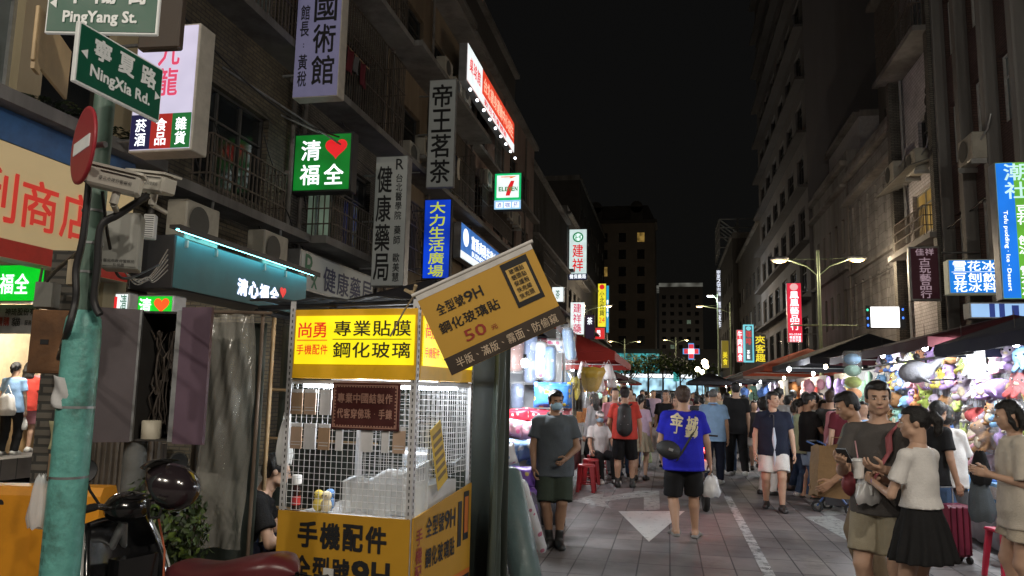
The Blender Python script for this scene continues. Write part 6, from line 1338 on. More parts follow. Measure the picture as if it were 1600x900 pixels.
HEADZ = {'bear': (.31, -.095, .035), 'rabbit': (.285, -.085, .03), 'chick': (.31, -.11, .035), 'pointy eared mouse': (.29, -.10, .045), 'whale': (.18, -.10, .06), 'octopus': (.22, -.125, .05), 'dinosaur': (.33, -.12, .045), 'cat': (.26, -.10, .045), 'round cushion': (.19, -.12, .06)}
PMESH = {k: plush_mesh(k) for k in HEADZ}; PEYE = {}; PMUZ = {}
for k, (z, y, x) in HEADZ.items():
    b = MB(); [b.ell((s*x, y, z), (.014, .012, .016), 8, 6) for s in (1, -1)]; PEYE[k] = b.mesh('eye'); PEYE[k].materials.append(BEAD)
    b = MB(); b.ell((0, y-.005, z-.045), (.03, .022, .02), 8, 6); PMUZ[k] = b.mesh('muzzle'); PMUZ[k].materials.append(PM['cream'])
b = MB(); b.ell((0, 0, .2), (.2, .17, .25), 12, 9); WR_ME = b.mesh('plastic_wrap'); WR_ME.materials.append(WRAP)
b = MB(); b.ell((0, -.08, .12), (.06, .03, .075), 10, 6); BELLY = b.mesh('belly_patch'); BELLY.materials.append(PM['cream'])
def plush(kind, colr, loc, rz, sc, label, group, wrap=True, hang=True):
    o = bpy.data.objects.new('plush_toy', PMESH[kind]); COL.objects.link(o); o.location = loc; o.rotation_euler = (R(random.uniform(-12, 4)), R(random.uniform(-12, 12)), rz); o.scale = (sc,)*3
    o.material_slots[0].link = 'OBJECT'; o.material_slots[0].material = PM[colr]; tag(o, label, 'plush toy', group)
    for nm, me in (('eye', PEYE[kind]), ('muzzle', PMUZ[kind])) + ((('belly_patch', BELLY),) if kind in ('bear', 'dinosaur', 'cat', 'chick') else ()) + ((('plastic_wrap', WR_ME),) if wrap else ()): part(nm, me, o)
    return o
kinds = list(HEADZ); cols = ['yellow', 'sky blue', 'white', 'pink', 'lilac', 'orange', 'red', 'lime', 'brown', 'mint', 'deep blue', 'violet', 'cream']
rn = random.Random(4); ORD = ['bottom', 'second lowest', 'middle', 'second highest', 'top']
def toy_wall(x, y0, y1, z0, rows, dz, dy, group, where, fixed={}):
    n = int((y1-y0)/dy); grid = [[fixed.get((r, j)) or (rn.choice(kinds), rn.choice(cols)) for j in range(n)] for r in range(rows)]
    used = set()
    for r in range(rows):
        for j in range(n):
            k, c = grid[r][j]; t_ = 0
            lab = lambda: f'{grid[r][j][1]} {k} plush, {ORD[min(r, 4)]} row of the {where}' + (f', beyond a {grid[r][j-1][1]} {grid[r][j-1][0]}' if j else ', at the near end')
            while lab() in used or len(lab().split()) > 16:
                grid[r][j] = (rn.choice(kinds), rn.choice(cols)); k = grid[r][j][0]; t_ += 1
                if t_ > 200: break
            used.add(lab()); k, c = grid[r][j]
            plush(k, c, (x+rn.uniform(-.08, .08)+(.10 if r < 1 else 0), y0+(j+.5)*dy+rn.uniform(-.04, .04)+(r % 2)*dy*.4, z0+r*dz), rn.uniform(-.35, .35)-R(60), rn.uniform(.74, 1.08), lab(), group, wrap=rn.random() < .3)
toy_wall(4.15, 8.0, 12.6, .66, 5, .335, .37, 'plush toys on the near toy wall', 'near toy wall', {(2, 8): ('pointy eared mouse', 'lime'), (1, 7): ('cat', 'sky blue'), (2, 7): ('bear', 'sky blue'), (2, 5): ('rabbit', 'yellow'), (3, 5): ('octopus', 'red'), (2, 4): ('round cushion', 'violet'), (3, 4): ('whale', 'pink'), (2, 9): ('rabbit', 'lilac')})
toy_wall(4.35, 13.0, 18.0, .75, 5, .36, .42, 'plush toys on the far toy wall', 'far toy wall')
for wx, wy0, wy1, zt, nm in ((4.42, 7.6, 12.8, 2.3, 'white wire display wall behind the near plush toys'), (4.62, 12.95, 18.1, 2.5, 'white display wall behind the far plush toys')):
    o = thing('display_wall', nm, 'display wall', (wx, (wy0+wy1)/2, 0)); b = MB(); b.bx((0, -(wy1-wy0)/2, .05), (.02, (wy1-wy0)/2, zt)); b.build('backing', mat('white display cloth', (.24, .25, .29), .85, var=.06), o)
    b = wires(wy1-wy0, zt-.4, M.Translation((-.03, -(wy1-wy0)/2, .35)) @ M.Rotation(pi/2, 4, 'Z'), .15, .004); b.build('wire_grid', POSTM, o)
plush('whale', 'grey', atD(1432, 584, 10.6)-V((0, 0, .15)), R(10), 1.15, 'large dark grey whale plush hung under the maroon canopy edge', 'large hanging toys', wrap=False)
o = thing('toy_cylinder', 'tall clear tube bag of pale cushions at the far end of the toy stalls', 'bag', atD(1334, 625, 12.6)); 
b = MB(); b.lathe([(.14, 0), (.15, .2), (.15, .75), (.13, .8)], n=16); b.build('film', CLEARP, o)
for k, c in enumerate(('orange', 'lime', 'mint', 'sky blue')): b = MB(); b.ell((0, 0, .1+k*.19), (.135, .135, .095), 14, 8); b.build('cushion', PM[c], o)
o = thing('round_mirror_board', 'pale hanging board with rounded corners and a dark rim at the toy wall', 'board', atD(1525, 566, 9.3), YAW-R(20)); b = MB(); b.box((0, 0, 0), (.2, .01, .40), bev=.004); b.build('panel', mat('pale clear board', (.55, .56, .56), .3), o); b = MB(); b.tube([(.1, 0, .2), (-.1, 0, .2), (-.1, 0, -.17), (-.07, 0, -.2), (.1, 0, -.2)], .006, 5); b.build('rim', INK, o)
o = thing('hanging_rail', 'dark steel rail with clamp lamps under the maroon canopy', 'rail', (3.55, 11.6, 2.22)); b = MB(); b.cyl((0, -1.6, 0), (0, 3.4, .0), .018, n=6); b.cyl((.0, .2, 0), (0, .2, -.3), .014, n=6); b.cyl((0, -.9, -.3), (0, 1.2, -.3), .012, n=6); b.build('bar', INK, o)
b = MB(); [b.ell((0, -1.2+k*.9, .05), (.05, .06, .05), 8, 6) for k in range(5)]; b.build('clamp_lamp', mat('black lamp shell', (.03, .03, .03), .4), o)
# tables with boxes and bins under the toy walls
for (x, y0, y1, c, lab) in ((3.55, 8.3, 12.4, (.3, .3, .33), 'low table skirted in grey cloth below the near toy wall'), (3.75, 13, 17.8, (.45, .42, .42), 'low table skirted in pale cloth below the far toy wall')):
    o = thing('stall_table', lab, 'table', (x+.35, (y0+y1)/2, 0)); b = MB(); b.bx((-.35, -(y1-y0)/2, .56), (.35, (y1-y0)/2, .60)); b.build('top', mat('table board', (.3, .28, .26), .6), o)
    b = MB(); b.sheet(lambda u, v: (-.36-.02*sin(u*60)*(1-v), (u-.5)*(y1-y0), .03+.555*v), 60, 3, th=.004); b.build('cloth_skirt', mat('cloth '+lab[:24], c, .9), o)
rn2 = random.Random(9)
for k in range(16):
    c = rn2.choice(['deep blue', 'pink', 'white', 'violet', 'red', 'sky blue', 'yellow']); y = 8.5+k*.58
    o = thing('goods_box', f'{c} boxed toy on the low table, {["facing out", "lying flat", "standing tilted"][k % 3]} {["near the viewer", "in the near half", "in the far half", "at the far end"][k//4]}', 'box', (3.42+rn2.uniform(0, .12)+(.2 if y > 12.6 else 0), y, .602), R(rn2.uniform(-20, 20)), 'boxed goods on the toy tables'); s = rn2.uniform(.16, .26)
    b = MB(); b.box((0, 0, s*.4), (s*.8, s, s*.8), bev=.004); b.build('carton', mat('glossy box '+c, PC[c], .25), o); b = MB(); b.box((-s*.41, 0, s*.4), (.004, s*.7, s*.5)); b.build('label_panel', PM['white'], o)
# ---- pillow stall on the left
def printmat(nm, base, d1, d2, sc):
    """cloth with a printed pattern of dots and blots"""
    if nm in MATS: return MATS[nm]
    m = bpy.data.materials.new(nm); m.use_nodes = True; t = m.node_tree; L = t.links.new; b = t.nodes['Principled BSDF']
    tc = t.nodes.new('ShaderNodeTexCoord'); v1 = t.nodes.new('ShaderNodeTexVoronoi'); v1.inputs['Scale'].default_value = sc; L(tc.outputs['Object'], v1.inputs['Vector'])
    g1 = t.nodes.new('ShaderNodeMath'); g1.operation = 'LESS_THAN'; g1.inputs[1].default_value = .30; L(v1.outputs['Distance'], g1.inputs[0])
    mx = t.nodes.new('ShaderNodeMixRGB'); mx.inputs[1].default_value = (*d1, 1); mx.inputs[2].default_value = (*d2, 1)
    sp = t.nodes.new('ShaderNodeSeparateColor'); L(v1.outputs['Color'], sp.inputs[0]); g2 = t.nodes.new('ShaderNodeMath'); g2.operation = 'GREATER_THAN'; g2.inputs[1].default_value = .5; L(sp.outputs[0], g2.inputs[0]); L(g2.outputs[0], mx.inputs[0])
    m2 = t.nodes.new('ShaderNodeMixRGB'); m2.inputs[1].default_value = (*base, 1); L(mx.outputs[0], m2.inputs[2]); L(g1.outputs[0], m2.inputs[0]); L(m2.outputs[0], b.inputs['Base Color'])
    b.inputs['Roughness'].default_value = .4; n = t.nodes.new('ShaderNodeTexNoise'); n.inputs['Scale'].default_value = 14; bp = t.nodes.new('ShaderNodeBump'); bp.inputs['Strength'].default_value = .5; bp.inputs['Distance'].default_value = .02; L(tc.outputs['Object'], n.inputs['Vector']); L(n.outputs['Fac'], bp.inputs['Height']); L(bp.outputs[0], b.inputs['Normal'])
    MATS[nm] = m; return m
PR = {'blue duck print': printmat('blue duck print', (.06, .22, .62), (.7, .55, .06), (.25, .5, .8), 11), 'red dotted': printmat('red dotted', (.6, .03, .06), (.75, .7, .7), (.6, .1, .15), 16), 'pink blossom': printmat('pink blossom', (.72, .36, .45), (.8, .75, .75), (.65, .12, .25), 12), 'pale blue': printmat('pale blue', (.25, .4, .65), (.7, .72, .75), (.12, .25, .5), 9), 'white floral': printmat('white floral', (.68, .68, .7), (.5, .1, .2), (.2, .3, .5), 12), 'violet': printmat('violet print', (.22, .1, .5), (.6, .5, .1), (.35, .2, .6), 8), 'grey blue': printmat('grey blue', (.14, .19, .32), (.3, .35, .5), (.1, .13, .22), 5), 'brown patch': printmat('brown patch', (.2, .1, .08), (.4, .3, .25), (.12, .06, .05), 5), 'dark violet': printmat('dark violet', (.035, .02, .07), (.1, .06, .2), (.05, .03, .09), 7)}
def pillow(lab, c, w_, h_, d_, m, rz=YAW, roll=0., tilt=0., grp='pillows piled in the pillow stall'):
    o = thing('pillow', lab, 'pillow', c, 0, grp); o.rotation_euler = (tilt, roll, rz)
    def f(u, v, s):
        a, b_ = 2*u-1, 2*v-1; t = max(0, (1-a**4)*(1-b_**4))**.5; k = 1-.06*(1-abs(a))*abs(b_)**3; k2 = 1-.06*(1-abs(b_))*abs(a)**3
        return (a*w_/2*k2, s*d_/2*t*(1+.06*sin(a*7+b_*3)), b_*h_/2*k)
    b = MB(); b.sheet(lambda u, v: f(u, v, -1), 14, 12); b.sheet(lambda u, v: f(1-u, v, 1), 14, 12); b.build('cover', m, o)
    b = MB(); b.tube([f(u, v, 0) for u, v in [(k/10, 0) for k in range(10)]+[(1, k/10) for k in range(10)]+[(1-k/10, 1) for k in range(10)]+[(0, 1-k/10) for k in range(10)]], .007, 5, closed=True); b.build('piping', m, o); return o
def bolster(lab, p, q, r, m, grp='wrapped bolsters and rolled mats', wrap=True):
    p, q = V(p), V(q); o = thing('bolster', lab, 'bolster', p, 0, grp); d = q-p; L_ = d.length; d.normalize(); T = d.to_track_quat('Z', 'Y').to_matrix()
    b = MB(); b.lathe([(.02, 0), (r*.8, .012), (r, .05), (r*1.02, L_*.5), (r, L_-.05), (r*.8, L_-.012), (.02, L_)], n=20, T=T); b.build('roll', m, o)
    if wrap: b = MB(); b.sheet(lambda u, v: T @ V((r*1.06*(1+.03*sin(u*40+v*9))*cos(2*pi*u), r*1.06*(1+.03*sin(u*40+v*9))*sin(2*pi*u), -.02+(L_+.04)*v)), 30, 10); b.build('plastic_wrap', WRAP, o)
    return o
z9 = lambda x, y, d=9.3: atD(x, y, d)
pillow('blue pillow printed with yellow ducks above the red row', z9(864, 617), .46, .30, .16, PR['blue duck print'])
for k, x in enumerate((806, 838, 872)): pillow(f'red dotted pillow {["at the near post", "in the middle of the red row", "behind the masked man"][k]}', z9(x, 650, 9.2+k*.1), .34, .17, .16, PR['red dotted'], roll=R((-4, 3, -3)[k]))
for k, (x, y) in enumerate(((800, 668), (830, 672), (858, 678))): pillow(f'pink blossom pillow {["on the near edge", "under the red row", "low behind the masked man"][k]}', z9(x, y, 9.0), .30, .20, .18, PR['pink blossom'], roll=R((10, -6, 5)[k]))
for k, (x, y) in enumerate(((795, 700), (825, 702), (848, 718), (790, 722))): pillow(f'pale blue patterned pillow {["beside the post", "under the pink pillows", "behind the grey shirt", "lowest on the heap"][k]}', z9(x, y, 8.8), .32, .22, .2, PR['pale blue'], roll=R((12, -14, 20, -5)[k]))
pillow('white floral pillow lying on top of the rolled teal mat', z9(782, 713, 8.3), .34, .22, .2, PR['white floral'], roll=R(-15))
pillow('violet square pillow standing beside the grey-shirted man', z9(819, 745, 8.35), .26, .22, .18, PR['violet']); pillow('violet pillow under the square violet one', z9(822, 775, 8.3), .25, .2, .2, PR['violet'], roll=R(8))
bolster('dark violet plastic wrapped bolster standing under the violet pillows', z9(830, 842, 8.15), z9(818, 770, 8.2), .13, PR['dark violet'])
bolster('long teal rolled mat in glossy plastic leaning by the path', (*onZ(826, 925).xy, .0), atD(790, 735, 7.0), .135, mat('teal mat cloth', (.045, .12, .125), .5, bump=.3, scale=5), )
bolster('thin flowered roll leaning behind the teal mat', (*onZ(846, 862).xy, .0), atD(812, 752, 7.7), .07, PR['white floral'])
for k, (x, y, h_, m) in enumerate(((801, 555, .42, 'brown patch'), (829, 560, .62, 'grey blue'), (844, 562, .46, 'white floral'), (858, 568, .44, 'pale blue'), (808, 620, .34, 'grey blue'))):
    bolster(f'{m} bolster hung in the pillow stall, {["next to the post", "striped behind the lamp", "right of the lamp", "with pale letters", "below the brown one"][k]}', z9(x, y, 9.7)-V((0, 0, h_/2)), z9(x, y, 9.7)+V((0, 0, h_/2)), .085 if k else .14, PR[m])
for k, (x, m) in enumerate(((815, 'red dotted'), (842, 'red dotted'), (868, 'white floral'))): pillow(f'{m} pillow up under the canopy {["left of the others", "in the middle", "by the curtain"][k]}', z9(x, 540, 9.8), .28, .18, .14, PR[m])
bolster('steel blue cushion hung high beside the plastic curtain', z9(893, 562, 9.5), z9(886, 512, 9.5), .07, PR['pale blue'])
bolster('black wrapped curtain roll standing at the tarpaulin edge', atD(772, 680, 7.6), atD(771, 570, 7.6), .08, mat('black silver stripe', (.06, .06, .065), .3, var=.9, scale=3, spec=.7))
bolster('orange wrapped roll under the black roll', atD(764, 720, 7.5), atD(767, 682, 7.5), .06, mat('rusty orange cloth', (.3, .08, .04), .5))
o = thing('stall_shelf', 'plain shelf boards carrying the pillow heap', 'shelf', (*z9(840, 700, 9.75).xy, 0), YAW); b = MB(); [b.bx((-.75, -.12, z), (.36, .5, z+.03)) for z in (.45, .95, 1.18)]; b.build('board', mat('plywood', (.35, .26, .16), .7), o); b = MB(); [b.cyl((x, .2, 0), (x, .2, 2.4), .018, n=6) for x in (-.72, .34)]; b.build('post', POSTM, o); b = MB(); b.bx((-.8, .52, .1), (.33, .54, 2.4)); b.build('back_cloth', mat('pale stall cloth', (.4, .42, .46), .9), o)
b = MB(); b.sheet(lambda u, v: (-.75+1.1*u, -.14+.02*sin(u*30), .45*v+.02), 30, 2, th=.004); b.build('skirt', mat('dark skirt', (.05, .05, .06), .8), o)
o = thing('plastic_curtain', 'clear plastic weather curtain hanging at the far side of the pillow stall', 'plastic curtain', (*atD(884, 640, 9.3).xy, 0), YAW+R(20)); b = MB(); b.sheet(lambda u, v: (-.13+.26*u, .04*sin(u*13+v*3)+.015*sin(u*29-v*11), .68+1.8*v), 40, 22); b.build('film', milk('hazy film', (.55, .55, .55), .17, .2), o)
o = thing('stall_post', 'thin steel post in front of the pillow heap', 'post', (*atD(787, 640, 8.2).xy, 0)); b = MB(); b.cyl((0, 0, 0), (0, 0, 2.45), .014, n=8); b.build('tube', POSTM, o); b = MB(); b.cyl((0, 0, 0), (0, 0, .02), .04, n=8); b.build('foot_plate', POSTM, o)
# ---- food stall with stools
RSTOOL = mat('red plastic stool', (.32, .02, .025), .35, var=.08, spec=.5)
def stool(c, rz, lab):
    o = thing('stool', lab, 'stool', c, rz, 'red plastic stools by the food stall')
    b = MB(); b.lathe([(.02, .452), (.135, .45), (.15, .435), (.15, .41)], n=20); b.build('seat', RSTOOL, o)
    for k in range(4):
        a = pi/4+k*pi/2; d = V((cos(a), sin(a), 0)); t = V((-sin(a), cos(a), 0)); b = MB(); P = []
        b.prism([d*.125+t*.05+V((0, 0, .43)), d*.125-t*.05+V((0, 0, .43)), d*.185-t*.035, d*.185+t*.035], d*.012); b.build('leg', RSTOOL, o)
    b = MB(); b.tube([(.165*cos(a), .165*sin(a), .14) for a in np.linspace(0, 2*pi, 21)[:-1]], .012, 6, closed=True); b.build('ring', RSTOOL, o)
    return o
for k, (x, y) in enumerate(((916, 768), (923, 756), (929, 747), (935, 740), (941, 734))): stool((*onZ(x, y).xy, 0), R(12*k), f'red plastic stool, {["nearest of the row", "second of the row", "middle of the row", "fourth of the row", "next to the seated man"][k]}')
o = thing('food_table', 'narrow metal food table behind the red stools', 'table', (-2.05, 13.9, 0)); b = MB(); b.bx((-.3, -1.4, .72), (.3, 1.9, .75)); b.build('top', mat('steel table top', (.4, .4, .42), .3, .7), o); [MB().cyl((x, y, 0), (x, y, .72), .018, n=6).build('leg', POSTM, o) for x in (-.25, .25) for y in (-1.3, 1.8)]
b = MB(); b.sheet(lambda u, v: (.31, -1.4+3.3*u, .2+.52*v), 8, 1); b.build('apron', mat('dark red apron', (.12, .015, .02), .6), o)
o = thing('paper_cup', 'purple paper cup on the food table edge', 'cup', (-1.85, 12.9, .751)); b = MB(); b.lathe([(.035, 0), (.045, .11)], n=14); b.build('cup', mat('purple cup', (.12, .03, .35), .4), o); b = MB(); b.lathe([(.047, .11), (.047, .12)], n=14); b.build('lid', BAGW, o)
o = thing('hanging_sack', 'big yellow sack in clear plastic hung at the red canopy edge', 'sack', atD(925, 612, 11.5)); b = bagmb(.40, .36, .34, 5); b.v = [(x, y, -.36-z) for x, y, z in b.v]; b.v = [(x, y, z+.36+.0) for x, y, z in b.v]; b.build('sack', mat('yellow sack', (.5, .33, .04), .45, bump=.3), o); b = MB(); b.ell((0, 0, .05), (.24, .2, .24), 14, 9); b.build('plastic_wrap', WRAP, o)
for k in range(9):
    o = thing('plastic_bag', f'white plastic bag hung on the food stall rail, {["first past the sack", "low behind the seated man", "high under the canopy", "beside the post", "with grey folds", "bulging outwards", "thin and long", "small and knotted", "last on the rail"][k]}', 'bag', atD(912+(k*13) % 46, 566+(k*11) % 30, 13.6+.25*k), k, 'white bags on the food stall rail'); bagmb(.24, .28, .16, 20+k).build('bag', BAGW if k % 2 else milk('thin bag', (.72, .74, .74), .6), o); b = MB(); b.tube([(-.05, 0, -.02), (0, 0, .08), (.05, 0, -.02)], .008, 5); b.build('handle', BAGW, o)
o = thing('stall_backdrop', 'pale plastic backdrop of the food stall', 'backdrop cloth', (-3.6, 15.5, 0)); b = MB(); b.sheet(lambda u, v: (.04*sin(u*30), -2.9+5.8*u, 2.3*v), 40, 4, th=.004); b.build('sheet', mat('pale blue sheet', (.4, .45, .47), .6), o); b = MB(); b.cyl((0, -2.9, 2.31), (0, 2.9, 2.31), .015, n=6); b.build('rail', POSTM, o)
# ---- stall counters farther along, both sides
rn3 = random.Random(21)
for side, x, ys in ((-1, -2.6, (21, 25, 31, 35, 40, 45, 50, 55)), (1, 4.2, (20, 23, 27, 30, 35, 39, 44, 49, 54, 60))):
    for k, y in enumerate(ys):
        o = thing('stall_counter', f'{["pale", "cream", "grey", "steel"][k % 4]} food counter {["left", "right"][side > 0]} of the lane, {["first", "second", "third", "fourth", "fifth", "sixth", "seventh", "eighth", "ninth", "tenth"][k]} along', 'counter', (x, y, 0), 0, 'food counters down the market')
        b = MB(); b.bx((-.45, -1.4, .1), (.45, 1.4, .85)); b.bx((-.5, -1.45, .85), (.5, 1.45, .89)); b.build('counter_body', mat(f'counter {k % 4}', ((.5, .5, .5), (.5, .44, .3), (.3, .3, .3), (.45, .46, .48))[k % 4], .4), o)
        b = MB(); b.bx((.62*side, -1.45, .1), (.65*side, 1.45, 2.35)); b.build('back_cloth', mat(f'back cloth {k % 3}', ((.5, .5, .5), (.5, .42, .3), (.4, .42, .48))[k % 3], .85), o)
        for q in range(4):
            if rn3.random() < .6: b = MB(); y_ = -1.2+q*.62; z_ = rn3.uniform(1.5, 1.9); b.bx((.56*side, y_, z_), (.6*side, y_+rn3.uniform(.3, .5), z_+rn3.uniform(.2, .35))); b.build('menu_board', glowmat(f'menu board {(k+q) % 5}', (srgb(235, 225, 190), srgb(215, 235, 245), srgb(240, 180, 90), srgb(240, 240, 235), srgb(215, 90, 80))[(k+q) % 5], .9, .5, 6), o)  # self-lit coloured cards stand in for brightly lit goods
        b = MB()
        for q in range(9): b.ell((side*rn3.uniform(.2, .5), -1.3+q*.32, rn3.uniform(1.5, 2.1)), (rn3.uniform(.07, .15), rn3.uniform(.07, .15), rn3.uniform(.1, .22)), 8, 6)
        b.build('hanging_goods', PM[rn3.choice(cols)], o)
        b = MB()
        for q in range(7): s = rn3.uniform(.1, .2); b.bx((-side*.35-s/2, -1.2+q*.38-s/2, .89), (-side*.35+s/2, -1.2+q*.38+s/2, .89+rn3.uniform(.1, .35)))
        b.build('goods', PM[rn3.choice(cols)], o)
# lamps in the stalls (the photo shows them burning)
stall_lamp(atD(820, 567, 8.9), 80, 'bare white lamp burning in the pillow stall')
stall_lamp((4.0, 7.9, 2.3), 92, 'white lamp at the near end of the near toy wall'); stall_lamp((3.75, 9.4, 2.3), 92, 'white lamp under the navy canopy, second from the near end'); stall_lamp((3.75, 11.0, 2.3), 92, 'white lamp where the navy and maroon canopies meet')
stall_lamp((3.85, 12.8, 2.45), 105, 'white lamp under the maroon canopy, nearer half'); stall_lamp((3.85, 15.2, 2.45), 105, 'white lamp under the maroon canopy, farther half')
stall_lamp(onY(1233, 577, 19.2), 130, 'glaring white lamp under the black canopy'); stall_lamp(onY(1290, 573, 18.6), 80, 'warm work lamp on an arm under the black canopy', True)
stall_lamp((-2.3, 13.6, 2.25), 90, 'white lamp under the red food canopy'); stall_lamp((-2.5, 16.5, 2.3), 90, 'white lamp deep in the red food stall')
for k, (x, y) in enumerate(((3.9, 22.5), (3.9, 28), (4, 36), (4, 46), (4, 57), (-2.7, 22), (-2.7, 31), (-2.7, 41), (-2.7, 52))): stall_lamp((x, y, 2.3), 150+y*1.2, f'stall lamp {["past the black canopy", "under the orange red canopy", "under the grey far canopy", "under the navy far canopy", "near the end of the toy side", "past the food stall", "under the maroon far canopy", "by the pale grey canopy", "last on the food side"][k]}', k % 3 == 1)
# ================================================================== the people of the market
C_ = {k: clothmat(k, v) for k, v in {'white': (.68, .66, .64), 'black': (.014, .014, .015), 'navy': (.016, .02, .038), 'royal blue': (.018, .02, .40), 'red': (.50, .055, .04), 'grey brown': (.085, .078, .075), 'slate grey': (.085, .10, .115), 'khaki': (.34, .30, .22), 'olive': (.045, .06, .045), 'cream': (.58, .53, .45), 'light blue': (.26, .42, .66), 'pale denim': (.32, .45, .62), 'denim': (.07, .12, .22), 'grey green': (.17, .18, .15), 'grey': (.13, .13, .135), 'light grey': (.4, .4, .41), 'lilac': (.55, .42, .56), 'pale green': (.48, .58, .38), 'tan': (.20, .15, .10), 'beige': (.5, .44, .35), 'pink': (.55, .25, .3), 'maroon': (.12, .02, .03), 'dark grey': (.05, .05, .052)}.items()}
SHB = mat('black shoe', (.02, .02, .02), .45); SHW = mat('white shoe', (.6, .6, .58), .5); SHG = mat('grey slipper', (.2, .19, .18), .6)
MASKB = mat('pale blue mask cloth', (.3, .48, .62), .8)
gx = lambda px, py: onZ(px, py).xy
dx = lambda px, D, py=640: atD(px, py, D).xy
def tocam(xy, off=0): return math.degrees(atan2(-(-xy[0]), -xy[1]))+off if False else math.degrees(atan2(xy[0], -xy[1]))+off
P = {}
P['girl'] = person('woman with a ponytail, white tee and black pleated miniskirt holding a cup', dx(1432, 5.2), 40, 1.60, .88, 'f', 'a', ('tee', C_['white'], .016, .055), ('skirt', C_['black'], .02, .150), ('shoe', SHW), 'pony', 'k', aL=((.30, .25, -1), (-.45, 1, .32)), aR=((.12, .35, -1), (-.6, .8, .25)), head=(38, -3), hands=(.5, .75), palm=((-1, .2, .2), (1, 0, 0)), hdir=(None, None))
xy = dx(1372, 5.6); P['phone'] = person('young man in a grey brown tee with a pink strap, looking up from his phone', xy, 148, 1.765, 1.0, 'm', 'a', ('tee', C_['grey brown'], .02, -.06), ('shorts', C_['khaki'], .025), ('shoe', SHW), 'short', 'k', aR=((.18, .35, -1), (-.35, 1, .30)), aL=((.18, .35, -1), (-.55, 1, .22)), head=(24, -4), hands=(.75, .55), palm=((-.3, -.2, 1), (.3, -.2, 1)))
P['leaner'] = person('person in a grey green shirt bending behind the man with the phone', dx(1356, 6.9), 98, 1.72, 1.05, 'm', 'b', ('tee', C_['grey green'], .022, -.07), ('trousers', C_['tan'], .022), ('shoe', SHB), 'short', 'k', lean=12, aR=((.12, .3, -1), (-.2, .9, -.75)), aL=((.12, .35, -1), (-.15, .9, -.7)), head=(0, -25))
P['whiteback'] = person('bob haired person in a loose white tee and grey knee shorts facing the toys', gx(1484, 866), -32, 1.60, 1.12, 'f', 'b', ('loose', C_['white'], .03, -.09), ('knee', C_['grey'], .03), ('flip', SHG), 'bob', 'k', lean=6, aR=((.1, .5, -1), (-.2, 1, .1)), aL=((.12, .3, -1), (0, .9, -.2)), head=(-10, -18), footyaw=(10, 10))
P['darkhair'] = person('man with short dark hair in a black tee beside the toys, face turned down', dx(1452, 8.4), -75, 1.64, 1.0, 'm', 'b', ('tee', C_['black']), ('shorts', C_['denim']), ('shoe', SHB), 'mop', 'k', lean=8, head=(35, -18))
P['edge'] = person('woman in an oversized cream tee and beige shorts cut off by the picture edge', dx(1592, 5.9), 84, 1.66, 1.12, 'f', 'a', ('loose', C_['cream'], .04, -.10), ('short', C_['beige'], .035), ('shoe', SHW), 'bob', 'k', lean=4, aL=((.22, .02, -1), (-.45, 1, .25)), aR=((.18, .05, -1), (-.5, 1, .3)), head=(0, -12))
xy = gx(1211, 797); P['navy'] = person('man in a navy polo and white shorts walking towards the viewer with a hooked umbrella', xy, tocam(xy, 4), 1.71, 1.16, 'm', 'a', ('polo', C_['navy'], .02, -.07), ('shorts', C_['white'], .03), ('shoe', SHB), 'short', 'k', aR=((.24, -.02, -1), (.05, .3, -1)), aL=((.26, .0, -1), (.10, .2, -1)), fR=(.02, -.12, .02), fL=(.0, .16, 0), head=(38, 0))
P['bluejean'] = person('man in a black tee and pale blue shorts reaching towards the child', gx(1266, 779), -68, 1.70, 1.0, 'm', 'b', ('tee', C_['black'], .022, -.08), ('shorts', C_['pale denim'], .025), ('flip', SHB), 'mop', 'k', aR=((.1, .5, -1), (-.1, 1, -.15)), aL=((.1, .4, -1), (-.05, 1, -.25)), head=(-20, -12))
P['child'] = person('small girl in a lilac top held out a hand by the man in black', dx(1307, 12.2), 130, 1.30, .95, 'f', 'b', ('tee', C_['lilac'], .02), ('shorts', C_['denim']), ('shoe', SHW), 'pony', 'k', aR=((.1, .5, -1), (-.1, .9, .1)), aL=((.1, .4, -1), (0, 1, .1)), fine=True)
P['green'] = person('woman in a pale green top and jeans wearing a face mask by the toy stall', dx(1252, 13), -72, 1.63, .95, 'f', 'a', ('long', C_['pale green'], .025, -.09), ('jeans', C_['denim']), ('shoe', SHW), 'pony', 'k', mask=MASKB, head=(0, -6))
P['walker'] = person('tall slim man all in black walking away in the middle of the lane', gx(1152, 745), 6, 1.92, .92, 'm', 'a', ('tee', C_['black'], .022, -.08), ('trousers', C_['black'], .025), ('shoe', SHW), 'mop', 'k', fR=(0.02, -.22, .05), fL=(0, .22, 0), aR=((.16, .1, -1), (.05, .3, -1)), aL=((.18, -.1, -1), (.04, .2, -1)))
P['lightblue'] = person('grey haired man in a light blue shirt half hidden by the blue shirted man', gx(1116, 757), -8, 1.76, 1.08, 'm', 'b', ('shirt', C_['light blue'], .028, -.08), ('trousers', C_['navy']), ('shoe', SHW), 'buzz', 'g', fR=(.0, .14, 0), fL=(0, -.1, .02))
